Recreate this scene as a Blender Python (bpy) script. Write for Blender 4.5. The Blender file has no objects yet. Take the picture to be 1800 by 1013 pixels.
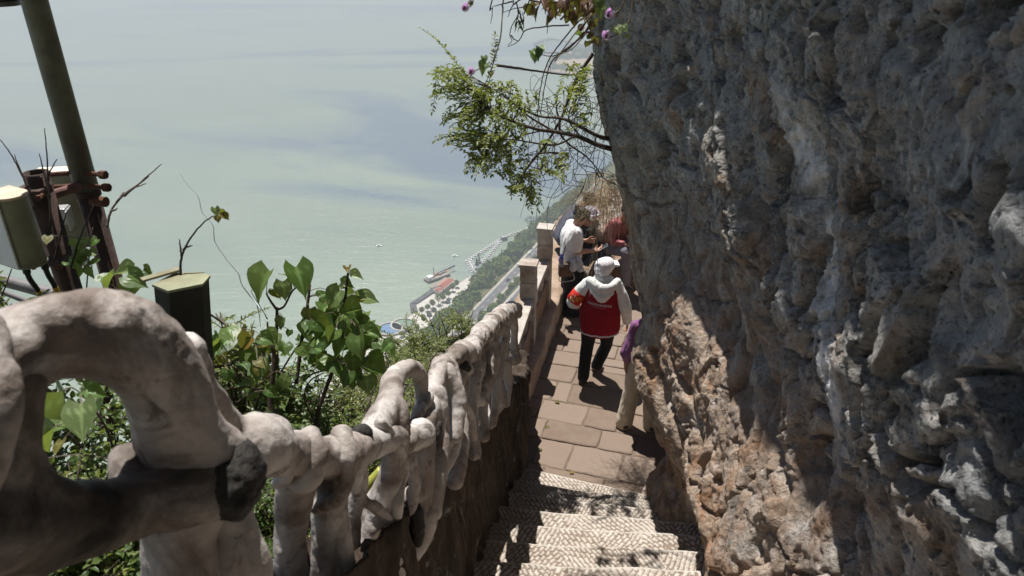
import bpy, bmesh, math, random
import numpy as np
from mathutils import Vector, Matrix, Euler

random.seed(7)
rng = np.random.default_rng(7)
SC = bpy.context.scene
COL = SC.collection

# ------------------------------------------------------------------ camera, sky, sun, exposure
PITCH = math.radians(26.6)
CP, SP = math.cos(PITCH), math.sin(PITCH)
cam_d = bpy.data.cameras.new('camera')
cam = bpy.data.objects.new('camera', cam_d)
COL.objects.link(cam)
cam.location = (0, 0, 0)
cam.rotation_euler = (math.radians(90) - PITCH, 0, 0)
cam_d.sensor_width = 36
cam_d.lens = 26.0
cam_d.clip_start = 0.05
cam_d.clip_end = 40000
cam_d.dof.use_dof = True
cam_d.dof.focus_distance = 8.0
cam_d.dof.aperture_fstop = 5.6
SC.camera = cam

SUN_AZ_X, SUN_AZ_Y, SUN_EL = -0.36, 0.93, math.radians(68)
world = bpy.data.worlds.new('World')
SC.world = world
world.use_nodes = True
wt = world.node_tree
wt.nodes.clear()
wo = wt.nodes.new('ShaderNodeOutputWorld')
wb = wt.nodes.new('ShaderNodeBackground')
ws = wt.nodes.new('ShaderNodeTexSky')
ws.sky_type = 'NISHITA'
ws.sun_disc = False
ws.sun_elevation = SUN_EL
ws.sun_rotation = math.atan2(SUN_AZ_X, SUN_AZ_Y)
ws.altitude = 2000
ws.dust_density = 2.0
wb.inputs['Strength'].default_value = 0.052
wt.links.new(ws.outputs[0], wb.inputs[0])
wt.links.new(wb.outputs[0], wo.inputs[0])

sun_d = bpy.data.lights.new('sun', 'SUN')
sun = bpy.data.objects.new('sun', sun_d)
COL.objects.link(sun)
sun_d.energy = 5.0
sun_d.angle = math.radians(0.55)
sun_d.color = (1.0, 0.955, 0.89)
_h = math.hypot(SUN_AZ_X, SUN_AZ_Y)
SUN_DIR = Vector((SUN_AZ_X / _h * math.cos(SUN_EL), SUN_AZ_Y / _h * math.cos(SUN_EL), math.sin(SUN_EL)))
sun.rotation_euler = SUN_DIR.to_track_quat('Z', 'Y').to_euler()
sun.location = SUN_DIR * 40

vs = SC.view_settings
vs.view_transform = 'Standard'
vs.look = 'None'
vs.exposure = 0.45
vs.gamma = 1.0
vs.use_curve_mapping = False
SC.render.film_transparent = False
SC.cycles.max_bounces = 8
SC.cycles.transparent_max_bounces = 12

# ------------------------------------------------------------------ where things stand
FPX = 1300.0
WATER_Z = -290.0

def ray(px, py):
    u = (px - 900.0) / FPX
    v = (506.5 - py) / FPX
    return Vector((u, CP + v * SP, -SP + v * CP))

def at(px, py, depth):
    return ray(px, py) * depth

def px_of(x, y, z):
    d = y * CP - z * SP
    return (900 + FPX * x / d, 506.5 - FPX * (y * SP + z * CP) / d, d)

def at_y(px, py, y):
    r = ray(px, py)
    return r * (y / r.y)

def at_z(px, py, z):
    r = ray(px, py)
    return r * (z / r.z)

# ------------------------------------------------------------------ numpy noise
_GR = np.array([(1,1,0),(-1,1,0),(1,-1,0),(-1,-1,0),(1,0,1),(-1,0,1),(1,0,-1),(-1,0,-1),
                (0,1,1),(0,-1,1),(0,1,-1),(0,-1,-1),(1,1,0),(-1,1,0),(0,-1,1),(0,-1,-1)], dtype=np.float32)

def gnoise(p, seed=0):
    p = np.asarray(p, dtype=np.float64)
    i = np.floor(p).astype(np.int64)
    f = (p - i).astype(np.float32)
    w = f * f * f * (f * (f * 6 - 15) + 10)
    out = np.zeros(len(p), dtype=np.float32)
    for dx in (0, 1):
        for dy in (0, 1):
            for dz in (0, 1):
                h = ((i[:, 0] + dx) * 73856093) ^ ((i[:, 1] + dy) * 19349663) ^ ((i[:, 2] + dz) * 83492791) ^ (seed * 2654435761)
                h = (h ^ (h >> 13)) * 1274126177
                h = (h ^ (h >> 16)) & 15
                g = _GR[h]
                d = g[:, 0] * (f[:, 0] - dx) + g[:, 1] * (f[:, 1] - dy) + g[:, 2] * (f[:, 2] - dz)
                wx = w[:, 0] if dx else 1 - w[:, 0]
                wy = w[:, 1] if dy else 1 - w[:, 1]
                wz = w[:, 2] if dz else 1 - w[:, 2]
                out += d * wx * wy * wz
    return out

def fbm(p, octaves=4, seed=0, gain=0.5, lac=2.03):
    p = np.asarray(p, dtype=np.float64)
    a, s = 1.0, np.zeros(len(p), dtype=np.float32)
    for o in range(octaves):
        s += a * gnoise(p, seed + o * 17)
        p = p * lac + 11.7
        a *= gain
    return s

def ridged(p, octaves=4, seed=0, gain=0.5):
    p = np.asarray(p, dtype=np.float64)
    a, s = 1.0, np.zeros(len(p), dtype=np.float32)
    for o in range(octaves):
        s += a * (1 - 2 * np.abs(gnoise(p, seed + o * 13)))
        p = p * 2.07 + 5.3
        a *= gain
    return s

def smoothstep(a, b, x):
    t = np.clip((np.asarray(x, dtype=np.float64) - a) / (b - a), 0, 1)
    return t * t * (3 - 2 * t)

# ------------------------------------------------------------------ materials
class NT:
    """small wrapper that keeps node graphs short"""
    def __init__(self, name):
        self.m = bpy.data.materials.new(name)
        self.m.use_nodes = True
        self.t = self.m.node_tree
        self.t.nodes.clear()
        self.out = self.t.nodes.new('ShaderNodeOutputMaterial')
        self.co = None

    def n(self, kind, **kw):
        nd = self.t.nodes.new(kind)
        for k, v in kw.items():
            setattr(nd, k, v)
        return nd

    def link(self, a, b):
        self.t.links.new(a, b)

    def put(self, sock, v):
        if hasattr(v, 'is_output') or isinstance(v, bpy.types.NodeSocket):
            self.link(v, sock)
        elif isinstance(v, (tuple, list)):
            sock.default_value = tuple(v) + ((1.0,) if len(v) == 3 and sock.type == 'RGBA' else ())
        else:
            sock.default_value = v

    def coord(self, kind='Object'):
        nd = self.n('ShaderNodeTexCoord')
        return nd.outputs[kind]

    def mapping(self, vec, scale=(1, 1, 1), rot=(0, 0, 0), loc=(0, 0, 0)):
        nd = self.n('ShaderNodeMapping')
        self.link(vec, nd.inputs['Vector'])
        nd.inputs['Scale'].default_value = scale
        nd.inputs['Rotation'].default_value = rot
        nd.inputs['Location'].default_value = loc
        return nd.outputs[0]

    def noise(self, vec, scale, detail=4, rough=0.55, dist=0.0, kind='FBM'):
        nd = self.n('ShaderNodeTexNoise')
        nd.noise_type = kind
        self.link(vec, nd.inputs['Vector'])
        nd.inputs['Scale'].default_value = scale
        nd.inputs['Detail'].default_value = detail
        nd.inputs['Roughness'].default_value = rough
        nd.inputs['Distortion'].default_value = dist
        return nd.outputs['Fac']

    def voronoi(self, vec, scale, feature='F1', out='Distance'):
        nd = self.n('ShaderNodeTexVoronoi')
        nd.feature = feature
        self.link(vec, nd.inputs['Vector'])
        nd.inputs['Scale'].default_value = scale
        return nd.outputs[out]

    def ramp(self, fac, stops, interp='LINEAR'):
        nd = self.n('ShaderNodeValToRGB')
        nd.color_ramp.interpolation = interp
        e = nd.color_ramp.elements
        while len(e) < len(stops):
            e.new(0.5)
        for el, (p, c) in zip(e, stops):
            el.position = p
            if not isinstance(c, (tuple, list)):
                c = (c, c, c)
            el.color = tuple(c) + (1.0,)
        self.put(nd.inputs[0], fac)
        return nd.outputs[0]

    def mix(self, fac, a, b, blend='MIX'):
        nd = self.n('ShaderNodeMix', data_type='RGBA', blend_type=blend)
        self.put(nd.inputs['Factor'], fac)
        self.put(nd.inputs[6], a)
        self.put(nd.inputs[7], b)
        return nd.outputs[2]

    def math(self, op, a, b=0.0, c=None, clamp=False):
        nd = self.n('ShaderNodeMath', operation=op)
        nd.use_clamp = clamp
        self.put(nd.inputs[0], a)
        self.put(nd.inputs[1], b)
        if c is not None:
            self.put(nd.inputs[2], c)
        return nd.outputs[0]

    def sep(self, vec):
        nd = self.n('ShaderNodeSeparateXYZ')
        self.link(vec, nd.inputs[0])
        return nd.outputs

    def attr(self, name, out='Fac'):
        nd = self.n('ShaderNodeAttribute')
        nd.attribute_name = name
        return nd.outputs[out]

    def objrand(self):
        return self.n('ShaderNodeObjectInfo').outputs['Random']

    def bump(self, h, strength=0.3, dist=0.02, normal=None):
        nd = self.n('ShaderNodeBump')
        nd.inputs['Strength'].default_value = strength
        nd.inputs['Distance'].default_value = dist
        self.put(nd.inputs['Height'], h)
        if normal is not None:
            self.link(normal, nd.inputs['Normal'])
        return nd.outputs[0]

    def bsdf(self, color, rough=0.8, normal=None, metallic=0.0, spec=0.4, **kw):
        nd = self.n('ShaderNodeBsdfPrincipled')
        self.put(nd.inputs['Base Color'], color)
        self.put(nd.inputs['Roughness'], rough)
        self.put(nd.inputs['Metallic'], metallic)
        self.put(nd.inputs['Specular IOR Level'], spec)
        for k, v in kw.items():
            self.put(nd.inputs[k], v)
        if normal is not None:
            self.link(normal, nd.inputs['Normal'])
        self.link(nd.outputs[0], self.out.inputs['Surface'])
        return nd

M = {}

def simple(name, color, rough=0.8, var=0.25, scale=20.0, bump=0.15, metallic=0.0, spec=0.3, stain=None):
    g = NT(name)
    co = g.coord('Object')
    a = g.noise(co, scale, 5, 0.6)
    lo = tuple(c * (1 - var) for c in color)
    hi = tuple(min(1, c * (1 + var)) for c in color)
    c = g.ramp(a, [(0.3, lo), (0.7, hi)])
    if stain:
        s = g.noise(co, scale * 0.23, 5, 0.65)
        c = g.mix(g.ramp(s, [(0.5, 0.0), (0.68, 1.0)]), c, stain)
    nr = g.bump(g.noise(co, scale * 3, 4, 0.6), bump, 0.01) if bump else None
    g.bsdf(c, rough, nr, metallic, spec)
    M[name] = g.m
    return g.m

# ------------------------------------------------------------------ mesh makers
def setp(o, label=None, cat=None, group=None, kind=None):
    if label: o['label'] = label
    if cat: o['category'] = cat
    if group: o['group'] = group
    if kind: o['kind'] = kind
    return o

def empty(name, loc, label, cat, group=None, rz=0.0):
    o = bpy.data.objects.new(name, None)
    o.empty_display_size = 0.1
    o.location = loc
    o.rotation_euler = (0, 0, rz)
    COL.objects.link(o)
    bpy_mw[o.name] = Matrix.Translation(Vector(loc)) @ Matrix.Rotation(rz, 4, 'Z')
    return setp(o, label, cat, group)

bpy_mw = {}

def link(name, me, mat=None, parent=None, world=True):
    """link a mesh whose vertices are in world space; children keep their place under the parent"""
    o = bpy.data.objects.new(name, me)
    COL.objects.link(o)
    if mat is not None and not me.materials:
        me.materials.append(mat)
    if parent is not None:
        o.parent = parent
        if world:
            mw = bpy_mw.get(parent.name)
            if mw is None:
                mw = Matrix.Identity(4)
            o.matrix_parent_inverse = mw.inverted()
    return o

def mesh_np(verts, faces, smooth=True, name='mesh'):
    """faces: (N,4) or (N,3) int array, or list of lists"""
    me = bpy.data.meshes.new(name)
    verts = np.asarray(verts, dtype=np.float32)
    if isinstance(faces, np.ndarray):
        k = faces.shape[1]
        me.vertices.add(len(verts))
        me.vertices.foreach_set('co', verts.ravel())
        me.loops.add(faces.size)
        me.loops.foreach_set('vertex_index', faces.ravel().astype(np.int32))
        me.polygons.add(len(faces))
        me.polygons.foreach_set('loop_start', np.arange(0, faces.size, k, dtype=np.int32))
        me.polygons.foreach_set('loop_total', np.full(len(faces), k, dtype=np.int32))
        me.update(calc_edges=True)
        me.validate()
    else:
        me.from_pydata([tuple(map(float, v)) for v in verts], [], [tuple(int(i) for i in f) for f in faces])
        me.update()
    if smooth:
        me.polygons.foreach_set('use_smooth', np.ones(len(me.polygons), dtype=bool))
    return me

class MB:
    """collects vertices and faces for one mesh"""
    def __init__(self):
        self.v = []
        self.f = []

    def add(self, vs, fs):
        b = len(self.v)
        self.v.extend([tuple(v) for v in vs])
        self.f.extend([tuple(b + i for i in f) for f in fs])

    def box(self, c, s, rz=0.0, rot=None):
        R = rot if rot is not None else Matrix.Rotation(rz, 3, 'Z')
        vs = []
        for x in (-1, 1):
            for y in (-1, 1):
                for z in (-1, 1):
                    vs.append(Vector(c) + R @ Vector((x * s[0] / 2, y * s[1] / 2, z * s[2] / 2)))
        self.add(vs, [(0, 1, 3, 2), (4, 6, 7, 5), (0, 4, 5, 1), (2, 3, 7, 6), (0, 2, 6, 4), (1, 5, 7, 3)])

    def tube(self, pts, rad, n=8, cap=True):
        v, f = tube_np(pts, rad, n, cap)
        self.add(v, f)

    def me(self, smooth=False):
        return mesh_np(np.array(self.v, dtype=np.float32), self.f, smooth)

    def build(self, name, mat, parent=None, smooth=False, bevel=0.0):
        me = self.me(smooth)
        if bevel > 0:
            bm = bmesh.new()
            bm.from_mesh(me)
            bmesh.ops.remove_doubles(bm, verts=bm.verts, dist=1e-5)
            bmesh.ops.bevel(bm, geom=[e for e in bm.edges if e.calc_face_angle(0) > 0.5], offset=bevel, segments=2, affect='EDGES', profile=0.6)
            bm.to_mesh(me)
            bm.free()
            me.update()
        return link(name, me, mat, parent)

def catmull(pts, n):
    P = np.asarray(pts, dtype=np.float64)
    if len(P) < 3:
        t = np.linspace(0, 1, n)[:, None]
        return P[0] * (1 - t) + P[-1] * t
    Q = np.vstack([2 * P[0] - P[1], P, 2 * P[-1] - P[-2]])
    s = np.linspace(0, len(P) - 1 - 1e-6, n)
    i = np.floor(s).astype(int)
    t = (s - i)[:, None]
    p0, p1, p2, p3 = Q[i], Q[i + 1], Q[i + 2], Q[i + 3]
    return 0.5 * ((2 * p1) + (-p0 + p2) * t + (2 * p0 - 5 * p1 + 4 * p2 - p3) * t ** 2 + (-p0 + 3 * p1 - 3 * p2 + p3) * t ** 3)

def tube_np(pts, rad, n=8, cap=True, squash=None):
    P = np.asarray(pts, dtype=np.float64)
    m = len(P)
    R = np.full(m, rad, dtype=np.float64) if np.isscalar(rad) else np.asarray(rad, dtype=np.float64)
    T = np.gradient(P, axis=0)
    T /= np.maximum(np.linalg.norm(T, axis=1, keepdims=True), 1e-9)
    ref = np.array((0.0, 0.0, 1.0)) if abs(T[0][2]) < 0.9 else np.array((1.0, 0.0, 0.0))
    u = np.cross(T[0], ref)
    u /= np.linalg.norm(u)
    vs = []
    ang = np.linspace(0, 2 * np.pi, n, endpoint=False)
    for k in range(m):
        u = u - T[k] * np.dot(u, T[k])
        u /= max(np.linalg.norm(u), 1e-9)
        w = np.cross(T[k], u)
        vs.append(P[k] + R[k] * (np.cos(ang)[:, None] * u + np.sin(ang)[:, None] * w))
    V = np.vstack(vs)
    F = []
    for k in range(m - 1):
        for j in range(n):
            a, b = k * n + j, k * n + (j + 1) % n
            F.append((a, b, b + n, a + n))
    if cap:
        F.append(tuple(range(n - 1, -1, -1)))
        F.append(tuple((m - 1) * n + j for j in range(n)))
    return V, F

def soft_union(tubes, voxel, smooth_it=4, lump=None, fine=None, aniso=(1.0, 1.0, 1.0)):
    """one continuous surface grown round a list of (points, radii): voxel union, then relaxed and roughened"""
    mb = MB()
    for t in tubes:
        if t[0] == 'mesh':
            mb.add(t[1], t[2])
            continue
        pts, rad = t[0], t[1]
        k = t[2] if len(t) > 2 else 14
        n = max(6, len(pts) * 5)
        P = catmull(pts, n)
        rr = catmull([(r, 0, 0) for r in (rad if not np.isscalar(rad) else [rad] * len(pts))], n)[:, 0]
        rr = np.maximum(rr, 0.002)
        # round ends
        d0, d1 = P[0] - P[1], P[-1] - P[-2]
        d0 /= np.linalg.norm(d0); d1 /= np.linalg.norm(d1)
        P = np.vstack([P[0] + d0 * rr[0] * 0.75, P[0] + d0 * rr[0] * 0.45, P, P[-1] + d1 * rr[-1] * 0.45, P[-1] + d1 * rr[-1] * 0.75])
        rr = np.concatenate([[rr[0] * 0.55, rr[0] * 0.88], rr, [rr[-1] * 0.88, rr[-1] * 0.55]])
        mb.tube(P, rr, k)
    me = mb.me()
    o = bpy.data.objects.new('tmp', me)
    COL.objects.link(o)
    md = o.modifiers.new('r', 'REMESH')
    md.mode = 'VOXEL'
    md.voxel_size = voxel
    if smooth_it:
        ms = o.modifiers.new('s', 'SMOOTH')
        ms.iterations = smooth_it
        ms.factor = 0.5
    dg = bpy.context.evaluated_depsgraph_get()
    ev = o.evaluated_get(dg)
    out = bpy.data.meshes.new_from_object(ev)
    bpy.data.objects.remove(o)
    bpy.data.meshes.remove(me)
    n = len(out.vertices)
    if (lump or fine) and n:
        co = np.empty(n * 3, dtype=np.float32)
        out.vertices.foreach_get('co', co)
        co = co.reshape(-1, 3)
        no = np.empty(n * 3, dtype=np.float32)
        out.vertices.foreach_get('normal', no)
        no = no.reshape(-1, 3)
        d = np.zeros(n, dtype=np.float32)
        ca = co * np.array(aniso, dtype=np.float32)
        if lump:
            d += fbm(ca * lump[1], 3, 3) * lump[0]
        if fine:
            d += fbm(ca * fine[1], 3, 9) * fine[0]
        co = co + no * d[:, None]
        out.vertices.foreach_set('co', co.ravel())
    out.polygons.foreach_set('use_smooth', np.ones(len(out.polygons), dtype=bool))
    out.update()
    return out

def grid_faces(nu, nv):
    i = np.arange(nu - 1)[:, None] * nv + np.arange(nv - 1)[None, :]
    i = i.ravel()
    return np.stack([i, i + nv, i + nv + 1, i + 1], axis=1)

def float_attr(me, name, vals, domain='POINT'):
    a = me.attributes.new(name, 'FLOAT', domain)
    a.data.foreach_set('value', np.asarray(vals, dtype=np.float32))
# ================================================================== THE SETTING: lake, haze, cliff, stairs, path
# ---- lake
def build_lake():
    g = NT('lake_water')
    co = g.coord('Object')
    silt = g.noise(g.mapping(co, (0.0011, 0.0024, 1), (0, 0, 0.25)), 1.0, 5, 0.55, 0.6)
    base = g.ramp(silt, [(0.25, (0.185, 0.238, 0.185)), (0.5, (0.24, 0.298, 0.232)), (0.75, (0.30, 0.352, 0.27))])
    # cloud shadows painted into the water colour as darker bluish bands
    cloud_noise = g.noise(g.mapping(co, (0.00075, 0.0017, 1), (0, 0, 0.42), (2.2, 1.05, 0)), 1.0, 5, 0.55, 1.6)
    cloud_shade = g.ramp(cloud_noise, [(0.47, 0.0), (0.60, 1.0)])
    base = g.mix(g.math('MULTIPLY', cloud_shade, 0.9), base, (0.10, 0.15, 0.215))
    # small whitecaps
    fl = g.noise(g.mapping(co, (0.42, 1.3, 1), (0, 0, 0.2)), 1.0, 2, 0.5)
    gust = g.noise(co, 0.016, 3, 0.6)
    foam = g.math('MULTIPLY', g.ramp(fl, [(0.665, 0.0), (0.70, 1.0)]), g.ramp(gust, [(0.42, 0.0), (0.6, 1.0)]))
    col = g.mix(foam, base, (0.75, 0.8, 0.8))
    w1 = g.noise(g.mapping(co, (0.25, 0.7, 1), (0, 0, 0.15)), 1.0, 4, 0.6)
    w2 = g.noise(g.mapping(co, (0.03, 0.08, 1), (0, 0, 0.3)), 1.0, 3, 0.6)
    h = g.math('ADD', w1, g.math('MULTIPLY', w2, 3.0))
    nr = g.bump(h, 0.55, 1.0)
    g.bsdf(col, 0.26, nr, spec=0.45)
    v = []
    xs = np.linspace(-6000, 6000, 25)
    ys = np.linspace(-3000, 7000, 21)
    X, Y = np.meshgrid(xs, ys, indexing='ij')
    V = np.stack([X.ravel(), Y.ravel(), np.full(X.size, WATER_Z)], 1)
    o = link('lake_water', mesh_np(V, grid_faces(25, 21)), g.m)
    setp(o, kind='structure')
build_lake()

def build_haze():
    g = NT('haze_air')
    nd = g.n('ShaderNodeVolumePrincipled')
    nd.inputs['Color'].default_value = (0.86, 0.95, 1.0, 1)
    nd.inputs['Density'].default_value = 0.00056
    nd.inputs['Anisotropy'].default_value = 0.15
    g.link(nd.outputs[0], g.out.inputs['Volume'])
    mb = MB()
    mb.box((0, 2000, (WATER_Z - 14 + 14) / 2), (12400, 10400, 14 - (WATER_Z - 14)))
    o = mb.build('haze', g.m)
    setp(o, kind='stuff')
build_haze()

# ---- stairs levels
LAND_Z = -5.10
RISE, TREAD = 0.214, 0.3725
def floor_z(y):
    k = np.floor((5.58 - np.asarray(y)) / TREAD) + 1
    return np.where(np.asarray(y) > 5.58, LAND_Z, np.minimum(LAND_Z + RISE * k, -1.6))
def slope_z(y):
    return np.clip(LAND_Z + (5.95 - np.asarray(y, dtype=np.float64)) * RISE / TREAD, LAND_Z, -1.6)

# ---- the cliff
def rock_material():
    g = NT('limestone_cliff')
    co = g.coord('Object')
    x, y, z = g.sep(co)[0:3]
    big = g.noise(co, 1.1, 5, 0.6)
    med = g.noise(co, 4.5, 7, 0.68)
    fine = g.noise(co, 26, 6, 0.72)
    grain = g.noise(co, 60, 5, 0.75)
    # dark weathered limestone: grey, patches of brown, blue-grey and black lichen, pale scars
    up = g.ramp(med, [(0.30, (0.09, 0.087, 0.08)), (0.44, (0.27, 0.262, 0.242)), (0.57, (0.45, 0.435, 0.41)), (0.72, (0.70, 0.685, 0.655))])
    up = g.mix(g.ramp(g.noise(co, 1.5, 4, 0.6), [(0.44, 0.0), (0.62, 0.7)]), up, (0.30, 0.32, 0.345))
    up = g.mix(g.ramp(g.noise(co, 2.3, 6, 0.72, 0.5), [(0.53, 0.0), (0.64, 0.75)]), up, (0.34, 0.225, 0.14))
    up = g.mix(g.ramp(g.noise(co, 9, 7, 0.75, 0.6), [(0.51, 0.0), (0.61, 0.75)]), up, (0.075, 0.073, 0.066))
    up = g.mix(g.ramp(fine, [(0.56, 0.0), (0.68, 0.8)]), up, (0.62, 0.59, 0.54))
    up = g.mix(g.ramp(grain, [(0.33, 0.9), (0.46, 0.0)]), up, (0.03, 0.028, 0.025))
    vstr = g.noise(g.mapping(co, (4.2, 3.4, 0.42)), 1.0, 6, 0.62, 0.5)
    up = g.mix(g.ramp(vstr, [(0.60, 0.0), (0.70, 0.85)]), up, (0.58, 0.58, 0.57))
    # one broad chalky run of lime
    d = g.math('SUBTRACT', y, g.math('MULTIPLY_ADD', z, 0.95, 3.62))
    d = g.math('ADD', d, g.math('MULTIPLY', g.math('SUBTRACT', g.noise(co, 5, 5, 0.7), 0.5), 0.55))
    run = g.math('MULTIPLY', g.ramp(g.math('ABSOLUTE', d), [(0.05, 1.0), (0.17, 0.0)]), g.ramp(g.math('MULTIPLY_ADD', z, -0.5, 0.0), [(0.22, 0.0), (0.38, 1.0), (0.80, 1.0), (0.95, 0.0)]))
    run = g.math('MULTIPLY', run, g.ramp(g.noise(co, 14, 6, 0.7), [(0.36, 0.25), (0.55, 1.0)]))
    up = g.mix(run, up, (0.80, 0.80, 0.80))
    # rubbed, rusty lower rock
    lo = g.ramp(med, [(0.28, (0.21, 0.15, 0.105)), (0.43, (0.35, 0.255, 0.185)), (0.57, (0.47, 0.38, 0.305)), (0.74, (0.66, 0.61, 0.56))])
    s2 = g.noise(g.mapping(co, (7, 2.2, 3.6), (0.35, 0, 0)), 1.0, 6, 0.65, 0.8)
    lo = g.mix(g.ramp(s2, [(0.48, 0.0), (0.64, 0.85)]), lo, (0.34, 0.185, 0.10))
    lo = g.mix(g.ramp(g.noise(co, 7, 6, 0.7), [(0.56, 0.0), (0.70, 0.75)]), lo, (0.70, 0.66, 0.63))
    lo = g.mix(g.ramp(g.noise(co, 3.3, 6, 0.68), [(0.56, 0.0), (0.68, 0.75)]), lo, (0.14, 0.13, 0.115))
    lo = g.mix(g.ramp(grain, [(0.33, 0.8), (0.45, 0.0)]), lo, (0.09, 0.068, 0.052))
    edge = g.math('ADD', z, g.math('MULTIPLY', g.math('SUBTRACT', big, 0.5), 2.4))
    edge = g.math('ADD', edge, g.math('MULTIPLY', g.math('SUBTRACT', med, 0.5), 1.0))
    edge = g.math('ADD', edge, g.math('MULTIPLY', y, 0.06))
    t = g.ramp(g.math('MULTIPLY_ADD', edge, 0.2, 0.75), [(0.28, 0.0), (0.48, 1.0)])
    col = g.mix(t, lo, up)
    h = g.math('ADD', fine, g.math('MULTIPLY', g.noise(co, 95, 5, 0.72), 0.4))
    h = g.math('ADD', h, g.math('MULTIPLY', g.voronoi(co, 30), 0.5))
    nr = g.bump(h, 1.0, 0.024)
    g.bsdf(col, 0.82, nr, spec=0.35)
    M['rock'] = g.m
rock_material()

_HT = [-1.0, 0.0, 0.6, 1.1, 1.5, 1.75, 2.0, 2.4, 3.25, 4.0, 5.0, 5.6, 6.3, 9.0, 14.0]
_XT = [1.82, 1.80, 1.74, 1.60, 1.40, 1.26, 1.17, 1.11, 0.92, 0.73, 0.56, 0.72, 1.0, 1.2, 1.2]
Y_END = 6.75
def build_cliff():
    # plan curve: along the stairs, round the corner, away to the right
    ya = np.concatenate([np.linspace(-1.6, 0.4, 60, endpoint=False), 0.4 + (np.linspace(0, 1, 520, endpoint=False) ** 1.18) * (Y_END - 0.4)])
    rc = 0.75
    nb = 130
    th = np.linspace(0, math.pi / 2, nb, endpoint=False)
    xb, yb = 1.3 + rc - rc * np.cos(th), Y_END + rc * np.sin(th)
    xc = np.linspace(1.3 + rc, 9.0, 90)
    PX = np.concatenate([np.full(len(ya), 1.3), xb, xc])
    PY = np.concatenate([ya, yb, np.full(len(xc), Y_END + rc)])
    NX = np.concatenate([np.full(len(ya), -1.0), -np.cos(th), np.zeros(len(xc))])
    NY = np.concatenate([np.zeros(len(ya)), np.sin(th), np.ones(len(xc))])
    zz = np.concatenate([np.linspace(-6.2, -0.0, 520, endpoint=False), np.linspace(0.0, 9.0, 110)])
    nu, nv = len(PX), len(zz)
    A = np.repeat(np.arange(nu), nv)
    Z = np.tile(zz, nu)
    px, py, nx, ny = PX[A], PY[A], NX[A], NY[A]
    fz = slope_z(np.minimum(py, Y_END))
    h = Z - fz
    h_end = Z - LAND_Z
    # near the corner the profile is read from the landing level, nearer the camera from the stair line
    wgt = smoothstep(4.8, 6.1, py)
    off_end = 1.3 - np.interp(h_end, _HT, _XT)
    xn = np.interp(Z, [-6.2, -4.6, -4.0, -3.5, -3.2, -2.9, -2.4, -2.05, -1.8, -1.5, -1.0, 0.0, 1.0, 2.6, 9.0],
                   [1.54, 1.52, 1.38, 1.15, 1.02, 1.03, 1.13, 1.24, 1.25, 1.17, 1.12, 1.04, 0.86, 0.58, 0.7])
    xn = xn + np.interp(py, [1.0, 2.2, 3.1, 4.5, 5.5], [-0.08, 0.02, 0.09, 0.0, -0.04]) * smoothstep(-1.4, -2.2, Z)
    near_prof = 1.3 - xn
    off = off_end * wgt + near_prof * (1 - wgt)
    off = off + 0.40 * np.exp(-((py - 5.5) / 0.42) ** 2 - ((Z + 5.0) / 0.50) ** 2) + 0.24 * np.exp(-((py - 4.75) / 0.45) ** 2 - ((Z + 4.7) / 0.45) ** 2)
    off = off + 0.02 * np.exp(-((py - 5.75) / 0.35) ** 2 - ((Z + 4.7) / 0.5) ** 2)
    # the white-stained groove and the dark diagonal hollow
    off = off - 0.10 * np.exp(-((py - 3.0 - (Z + 2.0) * 0.5) / 0.14) ** 2) * smoothstep(-2.6, -1.9, Z) * smoothstep(-0.4, -1.0, Z)
    P = np.stack([px - off * 0.0, py, Z], 1)
    Q = np.stack([px + nx * off, py + ny * off * 0.6, Z], 1)
    low = smoothstep(-1.4, -2.2, Z)
    n1 = fbm(Q * 0.9, 3, 1) * 0.16
    W = Q + np.stack([fbm(Q * 3.1, 3, 90), fbm(Q * 3.1, 3, 91), fbm(Q * 3.1, 3, 92)], 1) * 0.09
    SW = np.stack([W[:, 0], W[:, 1] * 0.55, W[:, 2] + 0.22 * W[:, 1]], 1)
    n2 = ridged(SW * np.array((2.0, 1.7, 1.9)), 4, 21) * 0.023 * (1 - 0.3 * low)
    n3 = (ridged(SW * np.array((5.0, 4.6, 5.0)), 5, 31, 0.55) - 0.6) * 0.012 * (1 - 0.35 * low) + fbm(W * 2.4, 3, 35) * 0.022 * (1 - 0.3 * low)
    # open fissures running down and along the face
    for (fa, fb, fc, sd, dp) in ((0.9, 0.35, 0.8, 61, 0.10), (0.5, 1.1, 0.45, 63, 0.08), (1.6, 0.7, 1.4, 65, 0.045)):
        q = gnoise(W * np.array((fa, fa, fb)) + sd, sd) + 0.25 * gnoise(W * 3.0 * np.array((fa, fa, fb)), sd + 1)
        n3 = n3 - 1.35 * dp * np.maximum(0, 1 - np.abs(q) / 0.024) * (1 - 0.5 * low)
    n4 = (ridged(W * np.array((19.0, 18.0, 13.0)), 4, 41, 0.65) - 0.6) * 0.0075
    n4 = n4 + (np.abs(gnoise(W * 44.0, 45)) + 0.5 * np.abs(gnoise(W * 90.0, 47))) * 0.009
    # slanting cracks in the lower rock
    s = (Q[:, 2] * 0.9 + Q[:, 1] * 0.75)
    n5 = -np.maximum(0, 0.12 - np.abs(gnoise(np.stack([Q[:, 0] * 1.5, s * 0.9, (Q[:, 1] - Q[:, 2]) * 3.2], 1), 77))) * 0.6
    # pits
    pit = gnoise(Q * np.array((5.5, 5.5, 4.6)), 55)
    n6 = -smoothstep(0.27, 0.42, pit) * 0.15
    pit2 = gnoise(Q * np.array((13, 13, 11)), 57)
    n6 = n6 - smoothstep(0.30, 0.44, pit2) * 0.05 - smoothstep(0.30, 0.44, gnoise(Q * np.array((34, 34, 27)), 59)) * 0.018
    corner = 0.35 + 0.65 * smoothstep(0.0, 1.2, np.abs(py - Y_END) + np.where(px > 1.31, 0.6, 0.0))
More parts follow.
